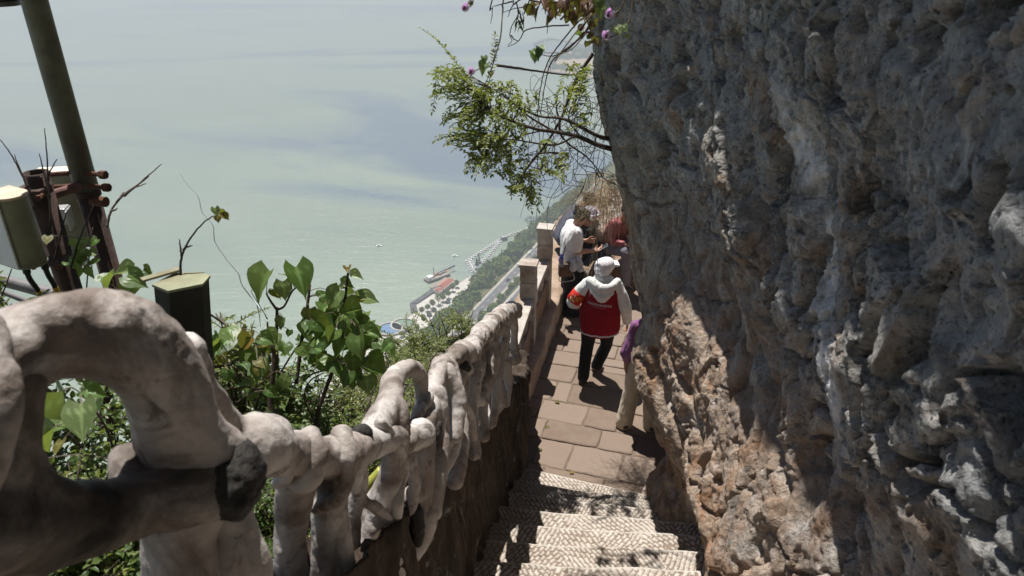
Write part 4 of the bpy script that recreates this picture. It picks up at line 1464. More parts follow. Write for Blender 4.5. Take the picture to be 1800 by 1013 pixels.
CAMV = np.array((0, -0.85, 0.5))
def heart_plant(label, base, stems, leaves, mat='leaf_heart', name='broadleaf_plant'):
    """stems: list of (list of (px,py,depth), radius); leaves: (px,py,depth,size px,mat,normal,tip)"""
    T = empty(name, tuple(base), label, 'plant')
    mw = bpy_mw[T.name]
    ends = []
    for pts, r in stems:
        P = catmull([np.array(at(*p)) if len(p) == 3 else np.array(p) for p in pts], 14)
        mb = MB(); mb.tube(P, np.linspace(r, r * 0.55, 14), 7)
        mb.build('stem', M['bark'], T, smooth=True)
        ends.append(P)
    pet = MB()
    for lf in leaves:
        px, py, d, s = lf[:4]
        m = lf[4] if len(lf) > 4 and lf[4] else mat
        nrm = lf[5] if len(lf) > 5 and lf[5] is not None else UP * rng.uniform(0.5, 1.3) + CAMV * rng.uniform(0.2, 0.9) + rv(0.55)
        tip = lf[6] if len(lf) > 6 and lf[6] is not None else np.array((0, 0, -1.0)) + rv(0.6)
        p = np.array(at(px, py, d))
        sz = s * d / FPX
        tipn = np.array(tip) / np.linalg.norm(tip)
        top = p - tipn * sz * 0.5
        place_leaf(T, mw, top, sz, nrm, tip, m, lf[7] if len(lf) > 7 else None)
        # petiole to the nearest stem point
        best = min((np.linalg.norm(Q - top, axis=1).min(), i) for i, Q in enumerate(ends))
        Q = ends[best[1]]
        q = Q[np.linalg.norm(Q - top, axis=1).argmin()]
        if best[0] < 0.45:
            pet.tube(catmull([q, (q + top) / 2 + UP * 0.02, top], 5), 0.0022, 4)
    if pet.v:
        pet.build('leaf_stalks', M['bark_pale'], T)['kind'] = 'stuff'
    return T

def gz(px, py, d, dz=0.0):
    p = at(px, py, d)
    return (p.x, p.y, float(ground_z(p.x, p.y)) + dz)

def build_heart_plants():
    D = 4.0
    # tall bare stem with three big leaves at its tip
    heart_plant('bare stem topped by three large heart-shaped leaves against the water', gz(487, 700, D),
        [([(492, 760, D), (488, 680, D), (486, 600, D), (487, 540, D)], 0.014),
         ([(487, 545, D), (476, 530, D), (468, 516, D)], 0.008),
         ([(487, 545, D), (500, 538, D), (514, 512, D), (530, 500, D)], 0.007),
         ([(474, 640, D - .05), (472, 600, D - .05), (470, 566, D - .05)], 0.009)],
        [(470, 504, D, 56, None, (-0.45, -0.6, 0.75), (-0.25, -0.3, -1), 1), (502, 511, D, 36, 'leaf_pale', (0.0, -0.9, 0.5), (0.1, 0, -1), 0),
         (527, 498, D, 58, None, (0.3, -0.55, 0.85), (0.25, -0.4, -1), 1), (483, 518, D, 22, 'leaf_olive', None, None, 0), (512, 484, D, 34, None, (0, 0.2, 1), (0.6, -0.4, 0.1), 0),
         (497, 570, D, 26, 'leaf_pale', (-.3, -.8, .4), (-.2, 0, -1), 1), (508, 587, D, 14)])
    leaves = []
    # crown of the taller plant to the right
    for (cx, cy, rx, ry, n, s0, s1) in ((600, 545, 32, 22, 12, 30, 46), (575, 580, 34, 28, 14, 28, 44), (625, 590, 40, 30, 16, 32, 52), (650, 620, 36, 26, 12, 28, 48), (560, 620, 30, 22, 10, 28, 44), (610, 640, 44, 22, 12, 28, 46), (590, 530, 30, 14, 6, 24, 34)):
        for k in range(n):
            a, q = rng.uniform(0, 2 * np.pi), math.sqrt(rng.uniform(0, 1))
            leaves.append((cx + rx * q * math.cos(a), cy + ry * q * math.sin(a), 4.1 + rng.uniform(-0.3, 0.3), rng.uniform(s0, s1) * 0.85))
    leaves += [(646, 678, 3.9, 34, 'leaf_pale', (0.1, -0.6, 0.8), (0.1, -0.3, -1), 0), (624, 665, 3.92, 38, None, (-0.2, -0.9, 0.5), (0, 0, -1), 0), (665, 652, 3.9, 42, None, (.2, -.4, 1), (1, -.3, -.3), 2),
               (612, 478, 4.0, 14, 'leaf_olive'), (628, 490, 4.0, 24, 'leaf_pale', (0, -.3, 1), (1, -.2, -.2), 2), (612, 503, 4.0, 26, None, (0, -.3, 1), (1, -.2, .1), 2), (598, 506, 4.0, 18, None, (0, -.3, 1), (-1, -.2, .1), 2),
               (592, 528, 3.9, 40, 'leaf_pale', (-.4, -.7, .6), (-.5, 0, -1), 1), (650, 525, 4.0, 36, 'leaf_pale', (.3, -.5, .9), (1, 0, -.2), 1), (630, 540, 4, 22, 'leaf_olive'), (545, 555, 4, 26, 'leaf_olive'), (574, 547, 4, 22, 'leaf_olive')]
    heart_plant('dense broadleaf plant with dark heart-shaped leaves and thin brown stems', gz(560, 730, 4.2),
        [([(505, 760, 4.1), (520, 680, 4.1), (530, 600, 4.1), (540, 540, 4.1), (545, 500, 4.1)], 0.013),
         ([(552, 770, 4.1), (560, 720, 4.1), (582, 660, 4.1), (600, 600, 4.1), (605, 540, 4.0), (612, 480, 4.0)], 0.013),
         ([(520, 690, 4.1), (545, 660, 4.0), (578, 650, 4.0), (600, 640, 4.0)], 0.006),
         ([(530, 620, 4.1), (560, 585, 4.1), (590, 560, 4.1), (620, 545, 4.1)], 0.006),
         ([(580, 660, 4.1), (620, 630, 4.1), (655, 600, 4.1), (670, 590, 4.1)], 0.006),
         ([(555, 745, 4.05), (535, 700, 4.0), (545, 670, 4.0), (570, 655, 4.0)], 0.006),
         ([(490, 660, 4.1), (515, 620, 4.1), (530, 600, 4.1), (555, 560, 4.1)], 0.006)], leaves)
    # climber with olive and reddish leaves, left of that
    leaves = []
    for k in range(34):
        leaves.append((rng.uniform(385, 500), rng.uniform(590, 715), 3.6 + rng.uniform(-0.3, 0.4), rng.uniform(22, 40), 'leaf_olive' if rng.random() < 0.16 else ('leaf_pale' if rng.random() < 0.2 else None)))
    leaves += [(436, 606, 3.6, 34, 'leaf_olive', (-.2, -.8, .6), (-.6, 0, -1), 2), (442, 592, 3.6, 16, 'leaf_olive'), (470, 610, 3.6, 28, 'leaf_olive'), (455, 612, 3.6, 24, 'leaf_olive'), (462, 650, 3.55, 46, None, (-.3, -.8, .5), (-.2, 0, -1), 1), (395, 610, 3.5, 30), (384, 620, 3.5, 34)]
    heart_plant('low tangled climber with olive and reddish leaves next to the dark housing', gz(440, 720, 3.7),
        [([(320, 520, 3.4), (380, 560, 3.5), (430, 595, 3.6), (450, 606, 3.6)], 0.006),
         ([(480, 760, 3.7), (475, 700, 3.7), (482, 640, 3.7), (478, 600, 3.7)], 0.018),
         ([(330, 645, 3.5), (380, 645, 3.5), (410, 642, 3.55), (420, 665, 3.6), (440, 700, 3.7)], 0.007),
         ([(380, 690, 3.5), (430, 680, 3.6), (470, 690, 3.65)], 0.006), ([(400, 720, 3.5), (440, 690, 3.6), (480, 655, 3.65)], 0.005)], leaves)
    # single leaves seen through the loop of the railing
    heart_plant('large pale heart-shaped leaf seen through the loop of the railing', gz(160, 840, 2.4),
        [([(210, 850, 2.5), (190, 760, 2.45), (150, 700, 2.4), (140, 690, 2.4)], 0.005)],
        [(152, 742, 2.15, 68, 'leaf_pale', (0.05, -0.62, 0.85), (0.2, -0.3, -1), 0), (172, 694, 2.4, 44, None, (0, -.5, .9), (1, 0, -.4), 1), (106, 715, 2.3, 72, 'leaf_pale', (-.97, -.12, .2), (-.42, 0, -1), 1),
         (96, 775, 2.3, 60, None, (-.8, -.4, .4), (-.3, 0, -1), 2), (110, 790, 2.35, 30, 'leaf_olive', None, None, 0), (185, 740, 2.55, 60), (120, 760, 2.6, 50), (200, 700, 2.6, 50), (75, 820, 2.5, 46)])
    heart_plant('broad glossy leaves sprouting behind the top of the rail loop', gz(235, 560, 3.2),
        [([(205, 560, 3.3), (225, 520, 3.25), (250, 490, 3.2), (268, 478, 3.2)], 0.004)],
        [(215, 482, 3.2, 34, 'leaf_pale', (0, -.3, 1), (-1, 0, -.1), 2), (243, 496, 3.15, 40, None, (.1, -.7, .7), (.7, 0, -.6), 1), (208, 500, 3.2, 36), (262, 482, 3.2, 22, None, (0, -.6, .7), (.6, 0, -.6), 2), (228, 510, 3.2, 34), (185, 505, 3.25, 30)])
    # leaves tangled round the pipes
    heart_plant('creeper with a few pale leaves round the foot of the mast', gz(165, 470, 3.9),
        [([(150, 540, 3.9), (155, 470, 3.9), (160, 430, 3.9), (163, 400, 3.9)], 0.004)],
        [(150, 445, 3.85, 26, 'leaf_pale', None, None, 1), (165, 452, 3.85, 20, 'leaf_pale', None, None, 0), (140, 455, 3.85, 26), (155, 470, 3.85, 26), (168, 430, 3.85, 20), (145, 485, 3.85, 26), (165, 480, 3.8, 22), (85, 425, 3.7, 20, 'leaf_olive'), (135, 430, 3.85, 22), (172, 465, 3.85, 24), (128, 470, 3.85, 22), (152, 430, 3.85, 18)])
build_heart_plants()

def build_shrubs():
    G = 'shrubs on the ledge outside the railing'
    W = [  # label, px, py (base), depth, h, r, n stems, leaf len, width, step, material
        ('dark small-leaved shrub filling the view through the rail loop', 150, 860, 3.1, 0.95, 0.55, 30, .035, .02, .020, 'leaf_shrub', 9),
        ('small-leaved shrub under the lower beam of the rail loop', 190, 1010, 2.5, 0.55, 0.5, 26, .030, .014, .016, 'leaf_shrub', 9),
        ('fine-leaved bush at the bottom left corner', 40, 1000, 2.3, 0.5, 0.4, 20, .03, .013, .016, 'leaf_bright', 9),
        ('leafy bush at the left edge under the conduits', -40, 640, 3.2, 0.8, 0.45, 22, .035, .016, .018, 'leaf_bright', 8),
        ('low leafy shrub between the housing and the heart-leaved plants', 420, 740, 4.1, 0.75, 0.55, 26, .045, .026, .024, 'leaf_shrub', 8),
        ('feathery pale shrub rising left of the bare stem', 415, 690, 3.9, 0.85, 0.3, 14, .03, .010, .014, 'leaf_bright', 8),
        ('sunlit yellow green bush below the dark heart-shaped leaves', 610, 790, 4.8, 1.0, 0.6, 34, .028, .012, .015, 'leaf_bright', 10),
        ('bushy green shrub just left of the first crooked root', 660, 775, 5.2, 1.1, 0.55, 34, .028, .012, .015, 'leaf_bright', 10),
        ('deep green shrub low behind the bulbous handrail', 520, 790, 4.4, 0.7, 0.5, 26, .03, .013, .016, 'leaf_shrub', 9),
        ('grassy bush farther down behind the two crooked roots', 735, 725, 6.8, 1.2, 0.7, 36, .035, .012, .016, 'leaf_bright', 10),
        ('olive green bush at the far end of the ledge under the pools', 700, 705, 7.9, 1.3, 0.8, 36, .04, .013, .018, 'leaf_bright', 10),
        ('small dark bush in the gap between the rail posts', 460, 960, 3.0, 0.7, 0.35, 18, .03, .013, .016, 'leaf_shrub', 8),
        ('dry twiggy bush low between the rail posts and the pole', 440, 900, 3.3, 0.8, 0.4, 22, .025, .010, .03, 'leaf_shrub', 7),
        ('bush on the drop below the far end of the railing', 790, 640, 9.0, 1.3, 0.8, 34, .045, .015, .018, 'leaf_bright', 10),
    ]
    for (lab, px, py, d, h, r, n, ln, wd, st, m, tw) in W:
        p = at(px, py, d)
        g0 = float(ground_z(p.x, p.y))
        top = at(px, py, d).z + h * 0.85
        hh = max(h, (p.z + h * 0.55) - g0)
        base = (p.x, p.y, p.z - 0.45 * h)
        shrub(lab, base, h * 1.05, r, int(n * 1.5), ln * 1.15, wd * 1.25, st * 0.8, m, group=G, tw=tw)
build_shrubs()

# ---- bare twigs that stand out against the water
def twig_thing(name, label, polys, r, mat='twig_dark', cat='twig', leaves=None, group=None):
    base = at(*polys[0][0])
    T = empty(name, tuple(base), label, cat, group)
    for pts in polys:
        P = catmull([np.array(at(*p)) for p in pts], max(8, 5 * len(pts)))
        P = P + np.array([rv(0.0015) for _ in P])
        mb = MB(); mb.tube(P, np.linspace(r, r * 0.35, len(P)), 6)
        mb.build('twig', M[mat], T, smooth=True)
    if leaves:
        mw = bpy_mw[T.name]
        for (px, py, d, s, m) in leaves:
            place_leaf(T, mw, at(px, py, d), s * d / FPX, UP * 0.5 + CAMV + rv(0.6), np.array((0.5, 0, -0.6)) + rv(0.7), m)
    return T

def build_twigs():
    d = 3.75
    twig_thing('bare_twig', 'dark bare twigs standing up left of the open pipe', [[(58, 345, d), (35, 300, d), (15, 265, d), (-5, 240, d)], [(50, 330, d), (36, 300, d), (25, 272, d)], [(60, 370, d), (45, 320, d), (30, 290, d)]], 0.0055, group='bare twigs')
    twig_thing('bare_twig', 'thin forked twig rising between open pipe and mast', [[(90, 400, d), (85, 330, d), (82, 270, d), (78, 225, d)], [(88, 350, d), (86, 310, d), (100, 280, d)], [(86, 340, d), (76, 300, d), (69, 270, d)], [(95, 460, d), (110, 400, d), (118, 370, d)], [(125, 470, d), (140, 420, d), (165, 360, d)], [(100, 440, d), (90, 390, d), (85, 340, d)]], 0.0055, group='bare twigs')
    d = 4.0
    twig_thing('bare_twig', 'slanting grey twig with long side shoots right of the mast', [[(188, 400, d), (195, 372, d), (212, 348, d), (245, 322, d), (265, 305, d), (284, 289, d)], [(205, 355, d), (225, 336, d), (256, 323, d)], [(210, 350, d), (214, 343, d), (217, 338, d)], [(196, 371, d), (203, 369, d), (206, 366, d)], [(218, 345, d), (240, 327, d), (262, 310, d)]], 0.007, 'twig_grey', group='bare twigs')
    d = 3.0
    twig_thing('bare_twig', 'arching twig with withered brown leaves above the dark housing', [[(318, 490, d), (318, 460, d), (325, 436, d), (345, 405, d), (366, 385, d), (385, 377, d)], [(319, 450, d), (317, 435, d), (315, 420, d)], [(322, 440, d), (330, 434, d), (338, 432, d)]], 0.0055, leaves=[(386, 374, d, 16, 'leaf_olive'), (392, 377, d, 14, 'leaf_olive'), (378, 366, d, 16, 'leaf_pale'), (382, 380, d, 12, 'leaf_olive'), (396, 373, d, 10, 'leaf_olive')], group='bare twigs')
    g = NT('pale_tendril')
    g.bsdf((0.42, 0.47, 0.50), 0.6)
    M['pale_tendril'] = g.m
    d = 4.3
    twig_thing('tendril', 'long wavy pale tendril hanging in front of the water', [[(470, 560, 4.0), (452, 535, d), (428, 505, d), (418, 480, d), (398, 455, d), (378, 425, d), (374, 395, d), (355, 372, d), (348, 345, d), (330, 325, d), (316, 305, d)], [(452, 535, d), (455, 550, d), (458, 575, d)]], 0.0042, 'pale_tendril', 'tendril')
    d = 4.0
    twig_thing('bare_twig', 'two short dark twig tips above the three large leaves', [[(530, 500, d), (533, 480, d), (537, 459, d)], [(533, 482, d), (540, 472, d), (543, 462, d)]], 0.005, group='bare twigs')
    twig_thing('bare_twig', 'thin bent twig left of the bare stem', [[(470, 560, d), (455, 535, d), (442, 512, d), (450, 508, d)], [(486, 600, d), (470, 590, d), (455, 582, d)]], 0.003, group='bare twigs')
build_twigs()
# ================================================================== THE FAR SHORE, 300 METRES BELOW
EV, NV = np.array((.381, .924)), np.array((.924, -.381))
EV /= np.linalg.norm(EV); NV = np.array((EV[1], -EV[0]))
def sn_xy(s, n):
    s, n = np.asarray(s, dtype=np.float64), np.asarray(n, dtype=np.float64)
    return s * EV[0] + n * NV[0], s * EV[1] + n * NV[1]
def xy_sn(x, y):
    return x * EV[0] + y * EV[1], x * NV[0] + y * NV[1]
_SS = [-600, 200, 389, 428, 444, 463, 470, 499, 521, 532, 547, 603, 634, 658, 693, 727, 796, 1100, 1500]
_SN = [-275, -272, -286, -288, -281, -278, -285, -281, -269, -268, -263, -256, -257, -254, -252, -240, -224, -150, -60]
def shore_n(s):
    return np.interp(s, _SS, _SN)
def terrain_z(s, n):
    s, n = np.asarray(s, dtype=np.float64), np.asarray(n, dtype=np.float64)
    d = n - shore_n(s)
    base = np.interp(n, [-400, -252, -244, -209, -192, -181, -164, -150, -100, -60, -30, -16, -10, 40],
                     [-288.4, -287.6, -282, -255.2, -254.8, -242.2, -241.8, -236, -205, -150, -85, -42, -24, -5])
    wide = np.interp(d, [-30, -4, 0, 3, 8, 60], [-296, -293.5, -290.2, -287.8, -287.5, -287.5])
    far = smoothstep(600, 800, s)
    base = np.where(d > 3, np.maximum(base, -287.6 + np.maximum(0, d - 12) * 0.55 * far), base)
    return np.minimum(base, np.maximum(wide, np.where(d > 8, 999, wide)))

def build_terrain():
    s = np.concatenate([np.linspace(-500, 300, 60, endpoint=False), np.linspace(300, 800, 200, endpoint=False), np.linspace(800, 1500, 50)])
    n = np.linspace(-310, 60, 250)
    n = np.sort(np.concatenate([n, [-209, -192, -181, -164]]))
    S, N = np.meshgrid(s, n, indexing='ij')
    S, N = S.ravel(), N.ravel()
    Z = terrain_z(S, N)
    X, Y = sn_xy(S, N)
    rough = (1 - smoothstep(2, 0, np.abs(N + 200) - 9)) * (1 - smoothstep(2, 0, np.abs(N + 172) - 9)) * smoothstep(-255, -240, N)
    Z = Z + fbm(np.stack([X, Y, Z], 1) * 0.05, 4, 3) * 3.0 * rough
    # stay well below the ledge beside the stairs
    dist = np.hypot(X, Y - 4)
    Z = np.where(dist < 40, np.minimum(Z, -22 - (40 - dist) * 0.2), Z)
    g = NT('hillside_earth')
    co = g.coord('Object')
    zc = g.sep(co)[2]
    c = g.ramp(g.noise(co, 0.09, 6, 0.7), [(0.35, (0.05, 0.065, 0.022)), (0.52, (0.09, 0.10, 0.04)), (0.66, (0.20, 0.175, 0.11))])
    pav = g.ramp(g.noise(co, 0.22, 4, 0.6), [(0.3, (0.50, 0.465, 0.42)), (0.7, (0.62, 0.59, 0.55))])
    c = g.mix(g.ramp(g.math('MULTIPLY_ADD', zc, 0.1, 28.80), [(0.28, 1.0), (0.36, 0.0)]), c, pav)
    rk = g.ramp(g.noise(co, 0.5, 5, 0.7), [(0.3, (0.10, 0.09, 0.085)), (0.7, (0.30, 0.27, 0.24))])
    c = g.mix(g.ramp(g.math('MULTIPLY_ADD', zc, 0.1, 28.80), [(0.0, 1.0), (0.035, 0.0)]), c, rk)
    g.bsdf(c, 0.95, spec=0.15)
    o = link('hillside', mesh_np(np.stack([X, Y, Z], 1), grid_faces(len(s), len(n))), g.m)
    setp(o, kind='structure')
build_terrain()

simple('asphalt_far', (0.13, 0.13, 0.135), 0.9, 0.12, 0.2, 0.0)
simple('white_paint_far', (0.75, 0.75, 0.74), 0.8, 0.05, 1, 0.0)
simple('verge_far', (0.42, 0.38, 0.32), 0.9, 0.15, 0.3, 0.0)

def strip(name, ss, n0, n1, dz, mat, kind='structure', z=None):
    V = []
    for s in ss:
        for n in (n0, n1):
            x, y = sn_xy(s, n)
            V.append((x, y, z + dz))
    return V
def build_roads():
    def road(name, nl, nr, z, s0, s1):
        ss = np.linspace(s0, s1, 60)
        o = bpy.data.objects.new(name, None); COL.objects.link(o); setp(o, kind='structure')
        bpy_mw[o.name] = Matrix.Identity(4)
        def sheet(nm, a, b, dz, m):
            V = np.array(strip('', ss, a, b, dz, None, z=z))
            link(nm, mesh_np(V, grid_faces(len(ss), 2)), M[m], o)
        sheet('verge', nl - 1.6, nr + 1.4, 0.35, 'verge_far')
        sheet('carriageway', nl, nr, 0.50, 'asphalt_far')
        for q in (nl + 0.4, nr - 0.5):
            sheet('edge_line', q, q + 0.25, 0.62, 'white_paint_far')
        mb = MB()
        for k in range(0, len(ss) - 1):
            for f in (0.2,):
                sa = ss[k] + (ss[k + 1] - ss[k]) * f; sb = sa + (ss[1] - ss[0]) * 0.4
                q = (nl + nr) / 2
                P = [(*sn_xy(sa, q - .1), z + .62), (*sn_xy(sa, q + .1), z + .62), (*sn_xy(sb, q + .1), z + .62), (*sn_xy(sb, q - .1), z + .62)]
                mb.add(P, [(0, 1, 2, 3)])
        mb.build('lane_dashes', M['white_paint_far'], o)['kind'] = 'stuff'
        return o
    road('road', -206, -198, -255, 150, 760)
    road('road', -179, -171, -242, 100, 640)
    # long parapet of the nearer road
    ss = np.linspace(150, 560, 42)
    P = [np.array((*sn_xy(s, -181.4), -241.0)) for s in ss]
    mb = MB(); mb.tube(P, 0.28, 4)
    T = setp(mb.build('guard_rail', M['grey_conduit']), 'long dark guard rail along the outer edge of the nearer road', 'guard rail')
build_roads()

def build_cars():
    G = 'cars on the lakeside road'
    def car(s, n, z, col, label):
        x, y = sn_xy(s, n)
        rz = math.atan2(EV[1], EV[0])
        T = empty('car', (x, y, z), label, 'car', G, rz)
        R = Matrix.Rotation(rz, 3, 'Z'); O = Vector((x, y, z))
        def bx(nm, c, sz, m, bev):
            mb = MB(); mb.box(O + R @ Vector(c), sz, rz); return mb.build(nm, m, T, bevel=bev)
        bx('body', (0, 0, 0.62), (4.5, 1.8, 0.62), col, 0.18)
        bx('cabin', (-0.2, 0, 1.15), (2.5, 1.6, 0.56), M['car_glass'], 0.2)
        bx('roof', (-0.25, 0, 1.45), (1.7, 1.45, 0.07), col, 0.03)
        for a in (-1.35, 1.4):
            for b in (-0.85, 0.85):
                mb = MB(); p = O + R @ Vector((a, b, 0.33)); q = O + R @ Vector((a, b * 1.08, 0.33))
                mb.tube([p, q], 0.33, 12); mb.build('wheel', M['black_rubber'], T)
    simple('car_glass', (0.03, 0.035, 0.04), 0.15, 0.1, 2, 0, 0, 0.6)
    simple('car_white', (0.80, 0.80, 0.80), 0.35, 0.03, 2, 0, 0, 0.5)
    simple('car_dark', (0.07, 0.075, 0.10), 0.35, 0.05, 2, 0, 0, 0.5)
    for (px, py, m, lab) in ((945, 440, 'car_white', 'white car farthest along the lower lakeside road'), (929, 447, 'car_white', 'white car on the lower road, second farthest'),
                             (909, 466, 'car_white', 'white car on the lower road nearest to the first post'), (893, 493, 'car_dark', 'dark car on the lower road, the nearest one')):
        p = at_z(px, py, -254.5)
        s, n = xy_sn(p.x, p.y)
        n = min(max(n, -205), -199.3)
        car(s, n, -254.5, M[m], lab)
build_cars()

def far_leaf_mat(name, lo, mid, hi):
    g = NT(name)
    r = g.attr('rnd')
    c = g.ramp(r, [(0.0, lo), (0.5, mid), (1.0, hi)])
    g.bsdf(c, 0.8, spec=0.15)
    M[name] = g.m
far_leaf_mat('far_wood', (0.045, 0.08, 0.014), (0.10, 0.155, 0.026), (0.23, 0.25, 0.045))
far_leaf_mat('far_dark', (0.014, 0.032, 0.018), (0.024, 0.045, 0.024), (0.035, 0.06, 0.03))
far_leaf_mat('far_lime', (0.085, 0.11, 0.022), (0.12, 0.15, 0.03), (0.17, 0.18, 0.04))

def crown_clumps(c, h, r, n, sz, col, shape='round'):
    """many small tilted leaf-clump faces through the volume of a crown"""
    u = rng.normal(size=(n, 3)); u /= np.linalg.norm(u, axis=1, keepdims=True)
    rad = rng.uniform(0.35, 1.0, n) ** 0.5
    lump = 1 + 0.35 * gnoise(u * 2.0 + np.array(c) * 0.37, 7)
    p = u * (rad * lump)[:, None]
    if shape == 'cone':
        t = rng.uniform(0, 1, n) ** 1.3
        a = rng.uniform(0, 2 * np.pi, n)
        q = (1 - t) * rng.uniform(0.5, 1, n)
        p = np.stack([np.cos(a) * q, np.sin(a) * q, t * 2 - 1], 1)
    P = np.array(c) + p * np.array((r, r, h / 2))
    a = rng.normal(size=(n, 3)); a /= np.linalg.norm(a, axis=1, keepdims=True)
    b = np.cross(a, u); b /= np.maximum(np.linalg.norm(b, axis=1, keepdims=True), 1e-6)
    s = sz * rng.uniform(0.6, 1.3, n)[:, None]
    V = np.stack([P - a * s, P + b * s * 0.7, P + a * s, P - b * s * 0.7], 1).reshape(-1, 3)
    rr = np.clip(col + rng.normal(0, 0.10, n), 0, 1)
    return V, np.repeat(rr, 4)

def build_wood():
    Vs, Rs = [], []
    rs = np.random.default_rng(4)
    spots = []
    tries = 0
    while len(spots) < 1500 and tries < 20000:
        tries += 1
        s = rs.uniform(330, 900); n = rs.uniform(-262, -60)
        d = n - float(shore_n(s))
        if d < 6: continue
        if -209 < n < -195 or -183 < n < -167: continue
        if n < -246 and s < 520: continue
        if n < -252 and s < 545: continue
        if n > -150 and rs.random() < 0.5: continue
        spots.append((s, n))
    for s, n in spots:
        z = float(terrain_z(s, n)); x, y = sn_xy(s, n)
        h = rs.uniform(5.5, 10.5) * (0.8 if n > -190 else 1); r = h * rs.uniform(0.42, 0.62)
        if -195 <= n <= -183: h *= 0.7; r *= 0.6
        if -214 < n < -209: h *= 0.6; r *= 0.6
        col = np.clip(0.42 + 0.30 * float(gnoise(np.array([[s * .025, n * .03, 0]]), 3)[0]) + rs.normal(0, 0.17), 0.05, 0.98)
        V, R = crown_clumps((x, y, z + h * 0.5), h, r, 150, 0.17 * h * 0.75, col)
        Vs.append(V); Rs.append(R)
    V = np.concatenate(Vs); R = np.concatenate(Rs)
    F = np.arange(len(V)).reshape(-1, 4)
    me = mesh_np(V, F)
    float_attr(me, 'rnd', R)
    o = link('hillside_wood', me, M['far_wood'])
    setp(o, kind='stuff')
build_wood()

def far_tree(name, label, px, py, zg, h, r, kind, group=None):
    p = at_z(px, py, zg)
    T = empty(name, (p.x, p.y, zg), label, 'tree', group)
    tr = 0.35 if kind != 'cypress' else 0.1
    mb = MB(); mb.tube([(p.x, p.y, zg - .5), (p.x, p.y, zg + h * 0.5)], [0.03 * h, 0.015 * h], 6)
    mb.build('trunk', M['bark'], T)
    if kind == 'cypress':
        V, R = crown_clumps((p.x, p.y, zg + h * 0.55), h, r, 220, 0.5, 0.5, 'cone'); m = 'far_dark'
    else:
        V, R = crown_clumps((p.x, p.y, zg + h * 0.66), h * 0.72, r, 240, 0.55, 0.5); m = {'dark': 'far_dark', 'lime': 'far_lime'}.get(kind, 'far_wood')
    me = mesh_np(V, np.arange(len(V)).reshape(-1, 4)); float_attr(me, 'rnd', R)
    o = link('crown', me, M[m], T); o['kind'] = 'stuff'

def build_far_trees():
    Z = -287.5
    G = 'trees along the lakeside promenade'
    for (px, py, h, r, k, lab) in (
        (742, 553, 7, 2.4, 'lime', 'yellow green promenade tree nearest the two round pools'), (752, 547, 6.5, 2.5, 'wood', 'olive promenade tree, second from the quay corner'),
        (761, 541, 7.5, 2.8, 'lime', 'round bright tree in the middle of the pale promenade'), (771, 535, 10, 3.2, 'wood', 'tallest bushy tree on the pale promenade by the red roof'),
        (779, 530, 7, 2.8, 'wood', 'green tree beside the far end of the tall promenade tree'), (788, 524, 7, 2.6, 'wood', 'green tree on the promenade just below the red pavilion'),
        (796, 512, 7, 2.4, 'wood', 'tree at the far corner of the red pavilion'), (803, 505, 7, 2.2, 'wood', 'slim tree at the water edge past the red pavilion'),
        (722, 590, 6, 2.5, 'wood', 'dark rounded bush-like tree next to the green pool'), (706, 592, 4.5, 2.2, 'wood', 'small round tree between the pools and the bushes'),
        (733, 580, 5, 2.4, 'wood', 'reddish olive small tree at the edge of the green pool')):
        far_tree('promenade_tree', lab, px, py, Z, h, r, k, G)
    far_tree('cypress_tree', 'dark pointed cypress standing on the wooded slope above the road', 892, 462, -272, 12, 2.2, 'cypress', 'dark cypresses')
    far_tree('cypress_tree', 'dark pointed cypress by the root of the floating walkway', 842, 465, -287, 11, 2.0, 'cypress', 'dark cypresses')
    far_tree('cypress_tree', 'shorter dark cypress beside the one by the floating walkway', 838, 468, -287, 8, 1.9, 'cypress', 'dark cypresses')
    far_tree('cypress_tree', 'dark cypress low on the slope near the far walkway end', 921, 420, -284, 10, 3.0, 'cypress', 'dark cypresses')
    far_tree('cypress_tree', 'dark pointed cypress on the wooded point left of the blue jacket', 943, 398, -284, 15, 2.8, 'cypress', 'dark cypresses')
    far_tree('point_tree', 'big dark green tree at the tip of the wooded point', 932, 402, -285, 14, 6, 'dark', 'trees on the point')
    far_tree('point_tree', 'dark tree between the cypress and the blue jacket on the point', 952, 397, -284, 11, 5, 'dark', 'trees on the point')
    far_tree('lime_tree', 'yellow green tree on the slope beside the lower road', 873, 522, -266, 9, 5, 'lime', 'bright trees by the road')
    far_tree('lime_tree', 'second yellow green tree below the first by the lower road', 862, 538, -266, 8, 4.5, 'lime', 'bright trees by the road')
build_far_trees()

simple('far_red_roof', (0.36, 0.13, 0.09), 0.8, 0.15, 0.5, 0)
simple('far_pale_stone', (0.55, 0.52, 0.48), 0.85, 0.1, 0.3, 0)
simple('far_dark_stone', (0.10, 0.10, 0.11), 0.9, 0.3, 0.5, 0)
simple('far_white', (0.78, 0.78, 0.76), 0.6, 0.05, 0.5, 0)
simple('far_wood_deck', (0.32, 0.26, 0.20), 0.85, 0.2, 0.5, 0)
simple('far_grey', (0.30, 0.30, 0.31), 0.8, 0.2, 0.5, 0)
simple('far_orange', (0.50, 0.25, 0.12), 0.8, 0.2, 0.5, 0)
simple('far_teal', (0.15, 0.38, 0.36), 0.7, 0.1, 0.5, 0)
simple('far_pink', (0.60, 0.30, 0.28), 0.7, 0.1, 0.5, 0)
simple('pool_blue', (0.16, 0.26, 0.42), 0.15, 0.1, 0.2, 0)
simple('pool_green', (0.20, 0.27, 0.20), 0.15, 0.1, 0.2, 0)

def far_box(T, nm, p, sz, rz, m, bev=0.0):
    mb = MB(); mb.box(p, sz, rz)
    return mb.build(nm, M[m], T, bevel=bev)

